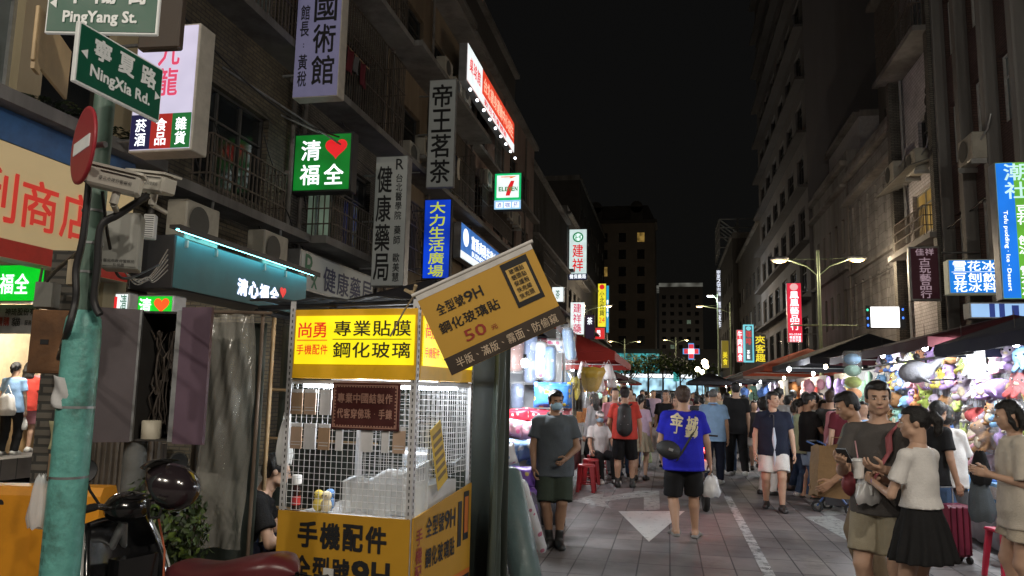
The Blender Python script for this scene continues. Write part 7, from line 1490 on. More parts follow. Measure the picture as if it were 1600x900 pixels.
P['blue'] = person('burly man in a royal blue tee with white lettering on its back, walking away', gx(1069, 843), 6, 1.745, 1.17, 'm', 'b', ('tee', C_['royal blue'], .026, -.085), ('knee', C_['black'], .028), ('flip', SHG), 'short', 'br', fL=(-.02, -.24, .09), fR=(.03, .16, 0), aR=((.28, .05, -1), (.18, .30, -1)), aL=((.22, .2, -1), (-.1, .5, -.8)), footyaw=(14, 4), girth=1.17) if False else person('burly man in a royal blue tee with white lettering on its back, walking away', gx(1069, 843), 6, 1.745, 1.17, 'm', 'b', ('tee', C_['royal blue'], .026, -.085), ('knee', C_['black'], .028), ('flip', SHG), 'short', 'br', fL=(-.02, -.20, .07), fR=(.05, .16, 0), aR=((.28, .05, -1), (.18, .30, -1)), aL=((.22, .2, -1), (-.1, .5, -.8)), footyaw=(14, 4))
P['red'] = person('man in a red tee with a black backpack standing by the food stall', gx(976, 762), 2, 1.76, 1.12, 'm', 'b', ('tee', C_['red'], .022, -.05), ('knee', C_['black'], .025), ('shoe', SHB, 1), 'short', 'k', aL=((.30, .05, -1), (-.3, .5, -.8)), aR=((.26, .0, -1), (.05, .15, -1)), fL=(-.03, .02, 0), fR=(.04, .06, 0))
st = gx(944, 752); P['sitter'] = person('man in a white polo with a cap and mask seated on a red stool', (st[0]-.1, st[1]+.1), 205, 1.68, 1.02, 'm', 'b', ('polo', C_['white'], .022, -.03), ('trousers', C_['black']), ('shoe', SHW), 'short', 'g', hipz=.50, fR=(.06, .48, 0), fL=(-.06, .44, 0), aR=((.25, .45, -1), (.15, .8, -.5)), aL=((.2, .45, -1), (-.2, .8, -.3)), cap=C_['white'], mask=MASKB, head=(-10, -5))
P['hood'] = person('woman with very long black hair in a pale top behind the seated man', dx(928, 15.6), 60, 1.66, .95, 'f', 'a', ('long', C_['light grey']), ('trousers', C_['black']), ('shoe', SHB), 'vlong', 'k')
xy = gx(864, 853); P['grey'] = person('older man in a slate grey shirt, green cargo shorts and a blue face mask', xy, tocam(xy, 6), 1.665, 1.10, 'm', 'c', ('shirt', C_['slate grey'], .03, -.085), ('knee', C_['olive'], .035), ('shoe', SHB, 1), 'short', 'k', aR=((.22, .12, -1), (-.02, .45, -.85)), aL=((.26, .10, -1), (-.55, .62, -.42)), fR=(-.05, .05, 0), fL=(.04, .10, 0), mask=MASKB, head=(12, -12), hands=(.6, .5), footyaw=(24, 6))
P['whitecap'] = person('woman in a white cap and dark vest walking away past the food stall', gx(1003, 731), 4, 1.64, .95, 'f', 'a', ('tee', C_['dark grey']), ('trousers', C_['denim']), ('shoe', SHB), 'long', 'br', cap=C_['white'], fL=(0, .12, 0), fR=(0, -.12, .02))
P['facing'] = person('man in a black tee coming up the lane with a plastic bag', dx(1041, 17.5), 172, 1.74, 1.0, 'm', 'b', ('tee', C_['black']), ('shorts', C_['dark grey']), ('shoe', SHB), 'short', 'k', fL=(0, .14, 0), fR=(0, -.12, .02))
P['specs'] = person('woman with glasses in a patterned top left of the blue shirted man', dx(1057, 15.4), 170, 1.62, .98, 'f', 'a', ('tee', C_['light blue']), ('trousers', C_['black']), ('shoe', SHB), 'long', 'br', glasses=True)
P['maskw'] = person('woman in a black top and white mask behind the navy polo', dx(1196, 13.2), -58, 1.65, .95, 'f', 'a', ('tee', C_['black']), ('trousers', C_['white']), ('shoe', SHB), 'bob', 'k', mask=C_['white'])
P['greytee'] = person('tall man in a light grey tee standing behind the navy polo', dx(1217, 14.2), -40, 1.80, 1.05, 'm', 'a', ('tee', C_['light grey']), ('shorts', C_['navy']), ('shoe', SHW), 'short', 'k')
P['greyblue'] = person('man in a pale denim tee looking at the far stall', dx(1234, 15), -75, 1.68, 1.05, 'm', 'b', ('tee', C_['pale denim']), ('shorts', C_['black']), ('shoe', SHW), 'short', 'k')
P['brownhair'] = person('brown haired woman in a light blue blouse between the men at the far stall', dx(1242, 14), -70, 1.58, .92, 'f', 'a', ('loose', C_['light blue']), ('jeans', C_['denim']), ('shoe', SHW), 'bob', 'br', head=(0, -15))
P['beige'] = person('person in a beige jacket walking just ahead of the tall man in black', dx(1136, 16.5), 3, 1.70, 1.05, 'm', 'a', ('long', C_['beige']), ('trousers', C_['denim']), ('shoe', SHW), 'short', 'k', fL=(0, .14, 0), fR=(0, -.12, .02))
vx = atD(352, 800, 5.55).xy; P['vendor'] = person('vendor in a black tee and glasses bent over his work inside the yellow booth', vx, -62, 1.70, 1.05, 'm', 'a', ('tee', C_['black'], .022, -.03), ('trousers', C_['navy']), ('shoe', SHB), 'short', 'k', lean=30, hipz=.42, fR=(.05, .45, 0), fL=(-.05, .45, 0), aR=((.35, .35, -1), (-.2, 1, .15)), aL=((.3, .5, -1), (-.3, 1, .2)), head=(0, -15), glasses=True)
for k, (px, hh, fc, sx, tp, bt, hr, lab) in enumerate(((18, 1.5, 20, 'f', 'light blue', ('trousers', 'black'), 'pony', 'woman with a ponytail and white tote in the drink shop arcade'), (40, 1.52, 30, 'f', 'red', ('shorts', 'pink'), 'long', 'woman in red with dark hair in the drink shop arcade'), (58, 1.56, -10, 'm', 'pink', ('shorts', 'navy'), 'short', 'man in a pink tee and navy shorts in the drink shop arcade'))):
    q_ = atD(px, 640, 12.6+.5*k); P['shop%d' % k] = person(lab, q_.xy, fc, hh, 1., sx, 'a', ('tee', C_[tp]), (bt[0], C_[bt[1]]), ('shoe', SHW), hr, 'k', z0=.45)

# ---- what they carry
def held(name, label, cat, J, p, group=None):
    return thing(name, label, cat, wpt(J, p), J['rz'], group)
J = P['girl']; hnd = J['WR'][-1]+nrm(J['HD'][-1])*.09
t = held('drink_cup', 'white paper cup with a straw in the ponytailed woman\'s hand', 'cup', J, hnd+np.array((-.03, .03, .0)))
b = MB(); b.lathe([(.032, -.02), (.042, .10)], n=18); b.build('cup', mat('white paper cup', (.7, .68, .66), .5), t); b = MB(); b.lathe([(.045, .10), (.045, .112), (.03, .12)], n=18); b.build('lid', BAGW, t); b = MB(); b.cyl((0, 0, .11), (-.012, .01, .24), .005, n=6); b.build('straw', mat('pink straw', (.55, .3, .32), .4), t)
hnd = J['WR'][1]+nrm(J['HD'][1])*.09
t = held('plastic_bag', 'crumpled clear bag of white food boxes held against the ponytailed woman', 'bag', J, hnd+np.array((-.02, .03, .02))); b = bagmb(.22, .2, .17, 4); b.build('bag', milk('crumpled bag', (.72, .72, .72), .75, .2), t); b = MB(); b.box((0, 0, -.1), (.13, .11, .07), rz=.3); b.build('food_box', BAGW, t)
b = MB(); b.tube([tuple(np.array((.022*cos(a), .022*sin(a), 0))) for a in np.linspace(0, 2*pi, 13)[:-1]], .005, 5, closed=True)
t = held('wristband', 'violet band on the ponytailed woman\'s wrist', 'wristband', J, J['WR'][-1]-nrm(J['HD'][-1])*.02); ww = b.build('band', PM['violet'], t); ww.rotation_euler = (R(70), 0, 0)
J = P['phone']; c = (J['WR'][1]+J['WR'][-1])/2+np.array((0, .11, .05))
t = held('mobile_phone', 'dark mobile phone in the young man\'s hands', 'phone', J, J['WR'][1]+nrm(J['HD'][1])*.10+np.array((-.02, .0, .03))); b = MB(); b.box((0, 0, 0), (.075, .009, .15), rx=R(-50), bev=.003); b.build('case', CASEDK, t); b = MB(); b.box((0, -.006, .006), (.066, .002, .135), rx=R(-50)); b.build('screen', glowmat('phone screen', (.5, .6, .7), .8), t)
def strap(J, a, b_, label, m, r=.02, front=True):
    """a belt over one shoulder to the other hip, laid on the chest"""
    q = []
    for k in range(9):
        u = k/8; z = J['SH'][a]*(1-u)+J['HJ'][-a]*u; z = J['NB']*.35*(1-u)+z*(1-.35*(1-u)) if u < .2 else z
        ydep = (.070*sin(min(1, u*1.6+.12)*pi/2)+.042)*J['H']/1.0*.9; q.append(np.array(z)+J['Y']*ydep*(1 if front else -1)+J['U']*(.05 if u < .05 else 0.0))
    q[0] = J['SH'][a]*.75+J['NB']*.25+J['U']*.062
    t = thing('bag_strap', label, 'strap', tuple(J['loc']), J['rz']); b = MB()
    b.sheet(lambda u, v: V(q[min(7, int(u*8))]).lerp(V(q[min(7, int(u*8))+1]), u*8-min(7, int(u*8)))+V(J['X'])*(v-.5)*r*2+V(J['U'])*(v-.5)*r*a, 24, 2, th=.006); b.build('webbing', m, t); return t
strap(P['phone'], -1, 1, 'dusty pink strap across the young man\'s grey brown tee', mat('dusty pink webbing', (.42, .12, .14), .7), .022)
t = held('waist_bag', 'maroon shoulder bag at the young man\'s hip', 'bag', P['phone'], P['phone']['HJ'][1]+np.array((.10, .05, .12))); b = MB(); b.ell((0, 0, 0), (.06, .11, .09)); b.build('body', mat('maroon bag', (.2, .03, .04), .6), t); b = MB(); b.box((.055, 0, .03), (.01, .14, .008)); b.build('zip', STEEL, t)
J = P['leaner']; hp_ = atD(1302, 732, 6.9); t = thing('paper_bag', 'large brown paper bag held low in front of the grey green shirt', 'bag', hp_, YAW)
b = MB(); b.sheet(lambda u, v: ((.19-.03*v)*(1+.0*u)*(1 if .0 <= u < .0 else cos(2*pi*u)/max(abs(cos(2*pi*u)), abs(sin(2*pi*u))**1.0, .001)*1.0)*(1+.03*sin(9*v+6*u)), .10*sin(2*pi*u)/max(abs(cos(2*pi*u)), abs(sin(2*pi*u)))*(1+.04*sin(7*v)), -.24+.44*v+.015*sin(u*14)), 32, 8, False); b.add([(-.19, -.1, -.24), (.19, -.1, -.24), (.19, .1, -.24), (-.19, .1, -.24)], [(0, 1, 2, 3)]); b.build('bag', mat('brown kraft bag', (.27, .17, .085), .8, bump=.3), t); b = MB(); b.tube([(-.06, -.1, .19), (-.05, -.1, .28), (.05, -.1, .28), (.06, -.1, .19)], .005, 5); b.build('handle', mat('brown kraft bag', (.27, .17, .085)), t)
t = thing('plastic_bag', 'pink plastic bag hanging beside the young man\'s knee', 'bag', atD(1346, 770, 6.2), .3); bagmb(.17, .5, .12, 12).build('bag', mat('pink bag', (.55, .28, .45), .35, alpha=.92), t)
# pushchair
pr_ = V((*gx(1312, 800), 0)); t = thing('pushchair', 'small folding pushchair with blue frame beside the child', 'pushchair', pr_, R(60))
for x in (-.2, .2):
    for y in (-.22, .25): b = MB(); b.tube([(x, y+.07*cos(a), .075+.07*sin(a)) for a in np.linspace(0, 2*pi, 13)[:-1]], .02, 6, closed=True); b.build('wheel', BLKR, t)
    b = MB(); b.tube([(x, -.22, .08), (x*.95, .05, .4), (x*.95, .25, .95), (x*.95, .38, 1.0)], .014, 6); b.tube([(x, .25, .08), (x*.95, .0, .45)], .014, 6); b.build('frame', mat('blue frame', (.05, .1, .25), .4), t)
b = MB(); b.cyl((-.19, .38, 1.0), (.19, .38, 1.0), .018, n=8); b.build('handle', BLKR, t); b = MB(); b.sheet(lambda u, v: (-.17+.34*u, -.18+.36*v+.06*max(0, v-.6), .42-.06*sin(v*3)+.5*max(0, v-.6)), 8, 8, th=.01); b.build('seat', mat('dark seat cloth', (.03, .03, .035), .85), t); b = MB(); b.bx((-.15, -.15, .1), (.15, .15, .24)); b.build('basket', mat('basket', (.04, .04, .045), .8), t)
# umbrella hooked on the navy polo
J = P['navy']; t = held('umbrella', 'folded white umbrella hung from the navy polo\'s neckline', 'umbrella', J, J['P0']+J['U']*.14*J['H']+np.array((.0, .15, 0))); b = MB(); b.cyl((0, 0, .06), (0, 0, -.12), .012, .034, n=10); b.cyl((0, 0, -.12), (0, 0, -.5), .034, .01, n=10); b.build('cover', mat('pale umbrella cloth', (.5, .55, .65), .5), t); b = MB(); b.cyl((0, 0, .06), (0, 0, .2), .007, n=6); b.tube([(0, 0, .2), (.0, -.0, .24), (.025, .0, .26), (.05, 0, .24), (.05, 0, .21)], .008, 6); b.build('handle', CASEDK, t)
# blue man: lettering on his back, cross-body bag, carrier bag
J = P['blue']; lb = MB()
for k, (s, x, z, w_) in enumerate((('金', -.16, .215, .145), ('城', .02, .195, .14), ('丁', -.14, .165, .09), ('鍋', -.0, .135, .15))):
    put_text(lb, s, x, z*J['H']+.0, w_, w_*(1.05 if k != 2 else 1.2), .03, rot=-.12)
P0, U_, X_, Y_ = (np.array(J[k]) for k in ('P0', 'U', 'X', 'Y'))
sec_t = [(t_*1.745, (w_*1.17*1.745+.026), (d_*1.745+.026)) for t_, w_, d_ in ((.10, .083, .06), (.19, .098, .069), (.25, .098, .058), (.305, .06, .046))]
vv = []
for x, y, z in lb.v:
    w_ = np.interp(z, [q[0] for q in sec_t], [q[1] for q in sec_t]); d_ = np.interp(z, [q[0] for q in sec_t], [q[2]*1.12 for q in sec_t]); yy = -d_*sqrt(max(.05, 1-(x/w_)**2))-.012+(y+.004)
    vv.append(tuple(P0+U_*z+X_*x+Y_*yy))
lb.v = vv; lo_ = lb.build('shirt_lettering', mat('cream shirt print', (.62, .55, .36), .7), J['body'])
t = held('shoulder_bag', 'black cross-body bag on the blue shirted man\'s left hip', 'bag', J, J['P0']+np.array((-.17, -.13, .10))); q = Blob(.03); q.ell((0, 0, 0), (.16, .06, .105)); q.ell((0, -.03, -.02), (.12, .05, .07)); part('body', vmesh('bag', [(*q.mesh(.012), 0)], [mat('black nylon', (.02, .02, .02), .6, bump=.2, scale=40)]), t); b = MB(); b.box((.0, -.09, .01), (.05, .012, .03)); b.build('badge', STEEL, t); t.rotation_euler.y = R(18)
strap(J, 1, 1, 'black bag strap across the back of the royal blue tee', mat('black webbing', (.018, .018, .018), .7), .02, front=False)
hnd = J['WR'][1]+nrm(J['HD'][1])*.12
t = held('plastic_bag', 'white carrier bag hanging from the blue shirted man\'s right hand', 'bag', J, hnd+np.array((0, 0, -.03))); bagmb(.24, .24, .17, 9).build('bag', milk('white carrier', (.7, .7, .72), .8, .25), t); b = MB(); b.tube([(-.03, 0, -.03), (-.01, 0, .02), (.01, 0, .02), (.03, 0, -.03)], .008, 5); b.build('handle', BAGW, t)
# red tail lamp of a bicycle or scooter beyond him
tl = atD(1101, 702, 11.2); t = thing('parked_moped', 'moped with a burning red tail lamp standing beyond the blue shirted man', 'moped', (tl.x, tl.y, 0), R(4))
b = MB(); b.ell((0, 0, .86), (.05, .03, .04)); b.build('tail_lamp', glowmat('burning red lamp', (1, .05, .04), 26, 0), t); lamp('tail_light', (0, -.12, .84), 7, (1, .08, .06), .05, parent=t)
b = MB(); b.ell((0, .35, .66), (.16, .45, .16)); b.ell((0, .3, .82), (.13, .36, .06)); b.build('body', BLKP, t)
for y in (-.05, 1.1): b = MB(); b.tube([(0, y+.2*cos(a), .23+.2*sin(a)) for a in np.linspace(0, 2*pi, 21)[:-1]], .045, 8, closed=True); b.build('wheel', BLKR, t)
b = MB(); b.tube([(0, 1.1, .25), (0, .95, .8), (0, .9, 1.02)], .04, 8); b.tube([(-.3, .85, 1.02), (0, .92, 1.03), (.3, .85, 1.02)], .015, 6); b.build('handlebar', BLKR, t); b = MB(); b.bx((-.09, -.12, .58), (.09, -.11, .72)); b.build('plate', GLOSSW, t)
# red man's backpack and bottle
J = P['red']; t = held('backpack', 'black backpack on the red shirted man', 'backpack', J, J['P0']+J['U']*.18*J['H']+np.array((0, -.21, .0))); q = Blob(.05); q.cone((0, .0, -.20), (0, .0, .12), .14, .12); q.ell((0, -.06, -.1), (.12, .07, .12)); part('body', vmesh('bag', [(*q.mesh(.016), 0)], [mat('black nylon', (.02, .02, .02), .6)]), t)
b = MB(); [b.tube([(s*.09, .06, .2), (s*.12, .16, .22), (s*.12, .28, .12), (s*.13, .3, -.05)], .018, 6) for s in (1, -1)]; b.build('strap', mat('black webbing', (.018, .018, .018)), t); b = MB(); b.bx((-.07, -.135, -.13), (.07, -.128, -.12)); b.bx((-.008, -.14, .0), (.008, -.135, .03)); b.build('zip', STEEL, t)
for nm, lab, px, py, D, w_, h_, m in (('plastic_bag', 'translucent carrier bag in the hand of the man coming up the lane', 1022, 668, 17.2, .3, .45, BAGW), ('plastic_bag', 'pale green bag beside the white capped woman', 1012, 700, 16.4, .22, .3, mat('pale green bag', (.5, .6, .35), .4)), ('tote_bag', 'white tote bag on the ponytailed shop visitor', 12, 615, 12.4, .36, .34, C_['white']), ('plastic_bag', 'small white bag in the red dressed shop visitor\'s hand', 37, 652, 12.7, .16, .2, BAGW)):
    t = thing(nm, lab, 'bag', atD(px, py, D), YAW); bagmb(w_, h_, w_*.6, len(lab)).build('bag', m, t); b = MB(); b.tube([(-w_*.2, 0, -.02), (0, 0, h_*.4), (w_*.2, 0, -.02)], .008, 5); b.build('handle', m, t)
# luggage and bags by the toy table
t = thing('suitcase', 'maroon suitcase standing at the foot of the toy table', 'suitcase', (*gx(1506, 884), 0), YAW+R(10)); b = MB(); b.box((0, .12, .33), (.30, .2, .52), bev=.03); b.build('shell', mat('maroon shell', (.15, .02, .04), .35), t); b = MB(); [b.box((x, .015, .33), (.012, .012, .48)) for x in (-.1, -.03, .04, .11)]; b.build('rib', mat('dark maroon rib', (.08, .01, .02), .4), t); b = MB(); b.tube([(-.08, .2, .59), (-.08, .2, .75), (.08, .2, .75), (.08, .2, .59)], .01, 6); b.build('handle', STEEL, t); [MB().cyl((x, y, .035), (x+.03, y, .035), .035, n=10).build('wheel', BLKR, t) for x in (-.13, .1) for y in (.05, .19)]
t = thing('handbag', 'grey blue bag with a black jacket draped over it by the toy table', 'bag', atD(1530, 742, 7.2), YAW); bagmb(.26, .42, .2, 15).build('bag', C_['slate grey'], t); b = bagmb(.2, .3, .16, 6); b.v = [(x+.0, y-.03, z+.22) for x, y, z in b.v]; b.build('jacket', C_['black'], t)
t = thing('red_stool', 'bright pinkish red plastic stool at the picture edge', 'stool', (*gx(1578, 905), 0), .2); b = MB(); b.box((0, 0, .44), (.28, .28, .03), bev=.01); b.build('seat', mat('pinkish red plastic', (.6, .03, .08), .4), t)
for x in (-1, 1):
    for y in (-1, 1): b = MB(); b.prism([(x*.11-.03, y*.11-.03, .425), (x*.11+.03, y*.11-.03, .425), (x*.15+.02, y*.15-.02, 0), (x*.15-.02, y*.15-.02, 0)], (0, .03, 0)); b.build('leg', mat('pinkish red plastic', (.6, .03, .08)), t)

# ---- the crowd down the lane: six figures, each copied with clothes of its own
TPL = []
tp_specs = [('m', 2, dict(fL=(0, .16, 0), fR=(0, -.14, .03)), 'short', 'tee', 'shorts'), ('f', 0, dict(fR=(0, .14, 0), fL=(0, -.12, .03)), 'long', 'tee', 'trousers'), ('m', 0, dict(aR=((.2, .2, -1), (-.2, .9, .2))), 'short', 'long', 'trousers'), ('f', 0, dict(fR=(0, .12, 0), fL=(0, -.12, .03)), 'bob', 'loose', 'shorts'), ('m', 0, dict(fR=(.02, .16, 0), fL=(0, -.14, .03)), 'mop', 'tee', 'trousers'), ('f', 0, dict(), 'pony', 'tee', 'skirt')]
tops_c = ['white', 'black', 'grey', 'light blue', 'navy', 'beige', 'pink', 'khaki', 'dark grey', 'red', 'cream', 'olive', 'lilac', 'maroon']; bots_c = ['black', 'denim', 'khaki', 'navy', 'grey', 'pale denim', 'white']
rc = random.Random(33); seen = set(); spots = []
for k in range(110):
    y = 12.6+(k/110)**1.3*50; x = rc.uniform(-1.2, 2.9) if y > 19 else rc.choice([rc.uniform(2.1, 3.0), rc.uniform(1.9, 3.0), rc.uniform(-1.1, -.5)]) if y > 15 else rc.uniform(2.2, 3.0); spots.append((x, y+rc.uniform(-.5, .5)))
for k, (x, y) in enumerate(spots):
    i = k % 6; sx, _, kw, hr, tk, bk = tp_specs[i]; away = rc.random() < .55
    while True:
        tc_, bc_ = rc.choice(tops_c), rc.choice(bots_c); lab = f'{"man" if sx == "m" else "woman"} in {tc_} {dict(tee="tee", long="jacket", loose="loose top")[tk]} and {bc_} {bk} {"walking away" if away else "coming nearer"} in the far crowd'
        if lab not in seen: break
    seen.add(lab); lab = lab.replace('shorts', 'shorts'); fc = rc.uniform(-18, 18)+(0 if away else 180)
    if len(TPL) < 6:
        Jt = person(lab, (x, y), fc, 1.72 if sx == 'm' else 1.60, 1.0, sx, 'a', (tk, C_[tc_]), (bk, C_[bc_], .02, .19) if bk == 'skirt' else (bk, C_[bc_]), ('shoe', SHB), hr, 'k', res=.019, fine=False, group='crowd far down the market lane', **kw); TPL.append(Jt['body'])
        o = Jt['body']
    else:
        o = dup(TPL[i], (x, y, 0), R(fc), lab); s = rc.uniform(.95, 1.05); o.scale = (s*rc.uniform(.95, 1.1), s, s)
    for ch in o.children:
        kd = ch.name.split('.')[0]
        if kd in ('t_shirt', 'jacket'): m = C_[tc_]
        elif kd in ('shorts', 'trousers', 'skirt'): m = C_[bc_]
        elif kd == 'hair': m = HAIRM[rc.choice(['k', 'k', 'k', 'br'])]
        else: continue
        ch.material_slots[0].link = 'OBJECT'; ch.material_slots[0].material = m
# ================================================================== far end of the street
o = thing('lit_shopfront', 'bright cyan and white lit shopfront closing the far end of the street', 'building', (1.5, 128, 0))
b = MB(); b.bx((-16, 0, 0), (13, 6, 9)); b.build('wall', DARKER, o)
b = MB(); b.bx((-12, -.3, 1.0), (10, -.05, 4.2)); b.build('shop_window', glowmat('far cool shop light', srgb(170, 215, 235), .8, .95, .9), o)
b = MB(); b.bx((-12, -.6, 5.0), (-3, -.35, 8.2)); b.build('sign_panel', glowmat('far cyan sign', srgb(60, 170, 175), .55, .95, 1.1), o)
b = MB(); b.bx((-12, -.7, 4.3), (10, -.4, 4.9)); row(b, '便利超商生活百貨', -11, 4.4, 20, .5); b.build('lettering', W_L, o)
rt = random.Random(2)
for k, (px, Y, h_) in enumerate(((985, 104, 8.), (1012, 108, 8.5), (1035, 110, 9.), (1062, 112, 8.), (1088, 108, 7.5), (1105, 112, 7))):
    p = onY(px, 600, Y); o = thing('street_tree', f'dark street tree before the far lit shopfront, {["first", "second", "third", "fourth", "fifth", "last"][k]} from the house side', 'tree', (p.x, Y, 0), 0, 'trees at the far crossing')
    b = MB(); b.tube([(0, 0, 0), (.1, 0, h_*.35), (.0, .1, h_*.7)], [.18, .14, .06], 7); [b.tube([(.05, .0, h_*(.4+.05*j)), (1.2*cos(j*1.3), 1.2*sin(j*1.3), h_*(.6+.05*j))], [.07, .02], 5) for j in range(5)]; b.build('trunk', mat('bark', (.08, .06, .045), .9), o)
    b = leafcloud(420, (2.2, 2.2, 1.5), k+3, .42, .2); b.v = [(x, y, z+h_*.68) for x, y, z in b.v]; b.build('crown', LEAF, o)
cm_ = thing('parked_van', 'dark van facing us with two amber headlamps amid the far crowd', 'van', (.0, 30.5, 0)) 
q = Blob(.12); q.torso((0, 2.2, .35), (1, 0, 0), (0, 1, 0), (0, 0, 1), [(0, .85, 2.1), (.5, .88, 2.15), (.9, .85, 1.9), (1.45, .72, 1.6)])
part('body', vmesh('van', [(*q.mesh(.09), 0)], [mat('dark van paint', (.03, .03, .033), .25, coat=.5)]), cm_)
for s in (1, -1):
    b = MB(); b.ell((s*.42, .10, .78), (.11, .05, .10)); b.build('headlamp', glowmat('amber headlamp', (1, .62, .3), 14, 0), cm_)
    for y in (.9, 3.4): b = MB(); b.cyl((s*.72, y, .33), (s*.90, y, .33), .33, n=16); b.build('wheel', BLKR, cm_)
b = MB(); b.sheet(lambda u, v: ((u-.5)*1.25, .32+.35*v, 1.15+.5*v), 4, 4); b.build('windscreen', DARKGL, cm_)
# air conditioners on the walls
def ac(p, face, lab, s=1.):
    o = thing('air_conditioner', lab, 'air conditioner', p, R(face), 'air conditioners on the house walls')
    b = MB(); b.box((0, 0, 0), (.85*s, .34*s, .62*s), bev=.02); b.build('case', mat('yellowed white case', (.42, .40, .34), .5, stain=.4, scale=3), o)
    b = MB(); b.lathe([(.0, .0), (.235*s, .0), (.25*s, .012)], (-.12*s, -.175*s, 0), 20, M.Rotation(pi/2, 3, 'X')); b.build('fan_grille', mat('dark grille', (.06, .06, .055), .6), o)
    b = MB(); [b.bx((-.4*s, -.2*s, -.42*s), (-.36*s, .2*s, -.31*s)), b.bx((.36*s, -.2*s, -.42*s), (.4*s, .2*s, -.31*s))]; b.tube([(.4*s, .0, .1*s), (.6*s, .1, .3*s), (.7*s, .15, .6*s)], .025, 6); b.build('bracket', ALU, o)
for k, (y, z, dxo) in enumerate(((11.3, 4.78, .55), (13.9, 4.5, .5), (20.3, 8.3, .45), (21.6, 8.9, .45), (23.4, 12.2, .45), (24.6, 12.0, .45), (25.8, 12.3, .45), (29.6, 10.2, .45), (31.0, 10.0, .45), (32.4, 9.9, .45), (34.0, 9.8, .45), (36, 9.9, .45))):
    ac(onX(302, 352, XL+.6) if k == 0 else onX(418, 392, XL+.6) if k == 1 else (XL+dxo, y, z), 90, f'air conditioner {["on the teal fascia roof, nearer one", "on the teal fascia roof, farther one", "beside the tall calligraphy board", "above the calligraphy board side", "high on the ochre house, first", "high on the ochre house, middle", "high on the ochre house, last", "under the rooftop light box, first", "under the rooftop light box, second", "under the rooftop light box, third", "under the rooftop light box, fourth", "under the rooftop light box, last"][k]}', 1.0)
for k, (y, z) in enumerate(((25.0, 8.9), (20.6, 7.9), (27.3, 9.2))): ac((XR-.45, y, z), -90, f'air conditioner {["boxed beside the amber window", "in a cage on the brick panel building", "at the far edge of the white tiled wall"][k]}', 1.1)
for k, (a, b_) in enumerate((((XL+.1, 9.9, 7.6), (XL+1.2, 15, 6.9)), ((XL+.2, 15, 7.4), (XL+.3, 28, 7.9)), ((XL+.2, 28, 8.2), (XL+.3, 58, 9.5)), ((XR-.2, 14, 7.4), (XR-.2, 36, 6.4)))):
    a, b_ = V(a), V(b_); tag(MB().tube([a.lerp(b_, t)-V((0, 0, .5*sin(pi*t))) for t in np.linspace(0, 1, 14)], .018, 5).build('cable', CABLE), ['sagging cable over the olive tiled house', 'sagging cable along the pharmacy and ochre houses', 'long sagging cable past the rooftop light box', 'sagging cable along the right-hand facades'][k], 'cable')
tag(MB().cyl((XL+.1, 11.5, 7.15), (XL+1.1, 14.3, 6.62), .02, n=6).build('stay_rod', STEEL), 'pale steel stay rod holding the square green light box', 'rod')
# weathering of the house fronts: drainpipes, laundry poles, loose wires
for nm, yy in (('brick_apartment_house', (.25, 4.4)), ('balcony_apartment_house', (.2, 4.7)), ('ochre_apartment_house', (.3, 3.8, 8.4)), ('pink_commercial_house', (.4, 6.2, 12)), ('stone_arcade_building', (.3, 7.8)), ('brick_panel_building', (.5,))):
    o_ = COL.objects[nm]; sgn = 1 if o_.location.x < 0 else -1
    for y in yy:
        b = MB(); b.tube([(.09*sgn, y, 3.3), (.09*sgn, y+.02, 8), (.09*sgn, y-.02, 12), (.09*sgn, y, 15.5 if nm != 'stone_arcade_building' else 11)], .05, 7)
        for z in (4, 6, 8, 10): b.cyl((.0, y, z), (.1*sgn, y, z), .07, n=6)
        b.build('drainpipe', mat('grey drainpipe', (.16, .15, .14), .6, stain=.5), o_)
rw = random.Random(8)
for k, (yy, z) in enumerate(((10.6, 9.2), (15.3, 9.1), (17.2, 12.4), (23.6, 9.4))):
    o_ = thing('laundry_pole', f'bamboo laundry pole with washing on the {["olive tiled house", "grimy tiled balcony, lower", "grimy tiled balcony, upper", "ochre house"][k]}', 'laundry pole', (XL+.82, yy, z)); b = MB(); b.cyl((0, -.9, 0), (0, .9, 0), .015, n=6); b.build('pole', mat('bamboo', (.3, .2, .1)), o_)
    for j in range(4):
        b = MB(); y0 = -.75+j*.4; w_ = rw.uniform(.25, .36); h_ = rw.uniform(.4, .75); b.sheet(lambda u, v: (.02*sin(u*7+v*3+j), y0+w_*u, -h_*v), 6, 6, th=.006); b.build('garment', C_[rw.choice(['white', 'light blue', 'grey', 'maroon', 'cream', 'navy'])], o_)
for k in range(14):
    y = 9.9+k*1.45; z = rw.uniform(4.5, 9); a = V((XL+rw.uniform(.05, .3), y, z)); b_ = V((XL+rw.uniform(.05, .4), y+rw.uniform(.6, 2.4), z-rw.uniform(.3, 2.2)))
    o_ = MB().tube([a.lerp(b_, t)-V((0, 0, rw.uniform(.15, .3)*sin(pi*t))) for t in np.linspace(0, 1, 10)], .013, 4).build('cable', CABLE); tag(o_, f'loose black wire on the left house fronts {["low by the teal fascia", "beside the green heart box", "near the lavender sign", "by the pharmacy fascia"][k % 4]}' if False else 'loose black wire drooping on the house fronts behind the hanging signs', 'cable', 'loose wires on the house fronts')
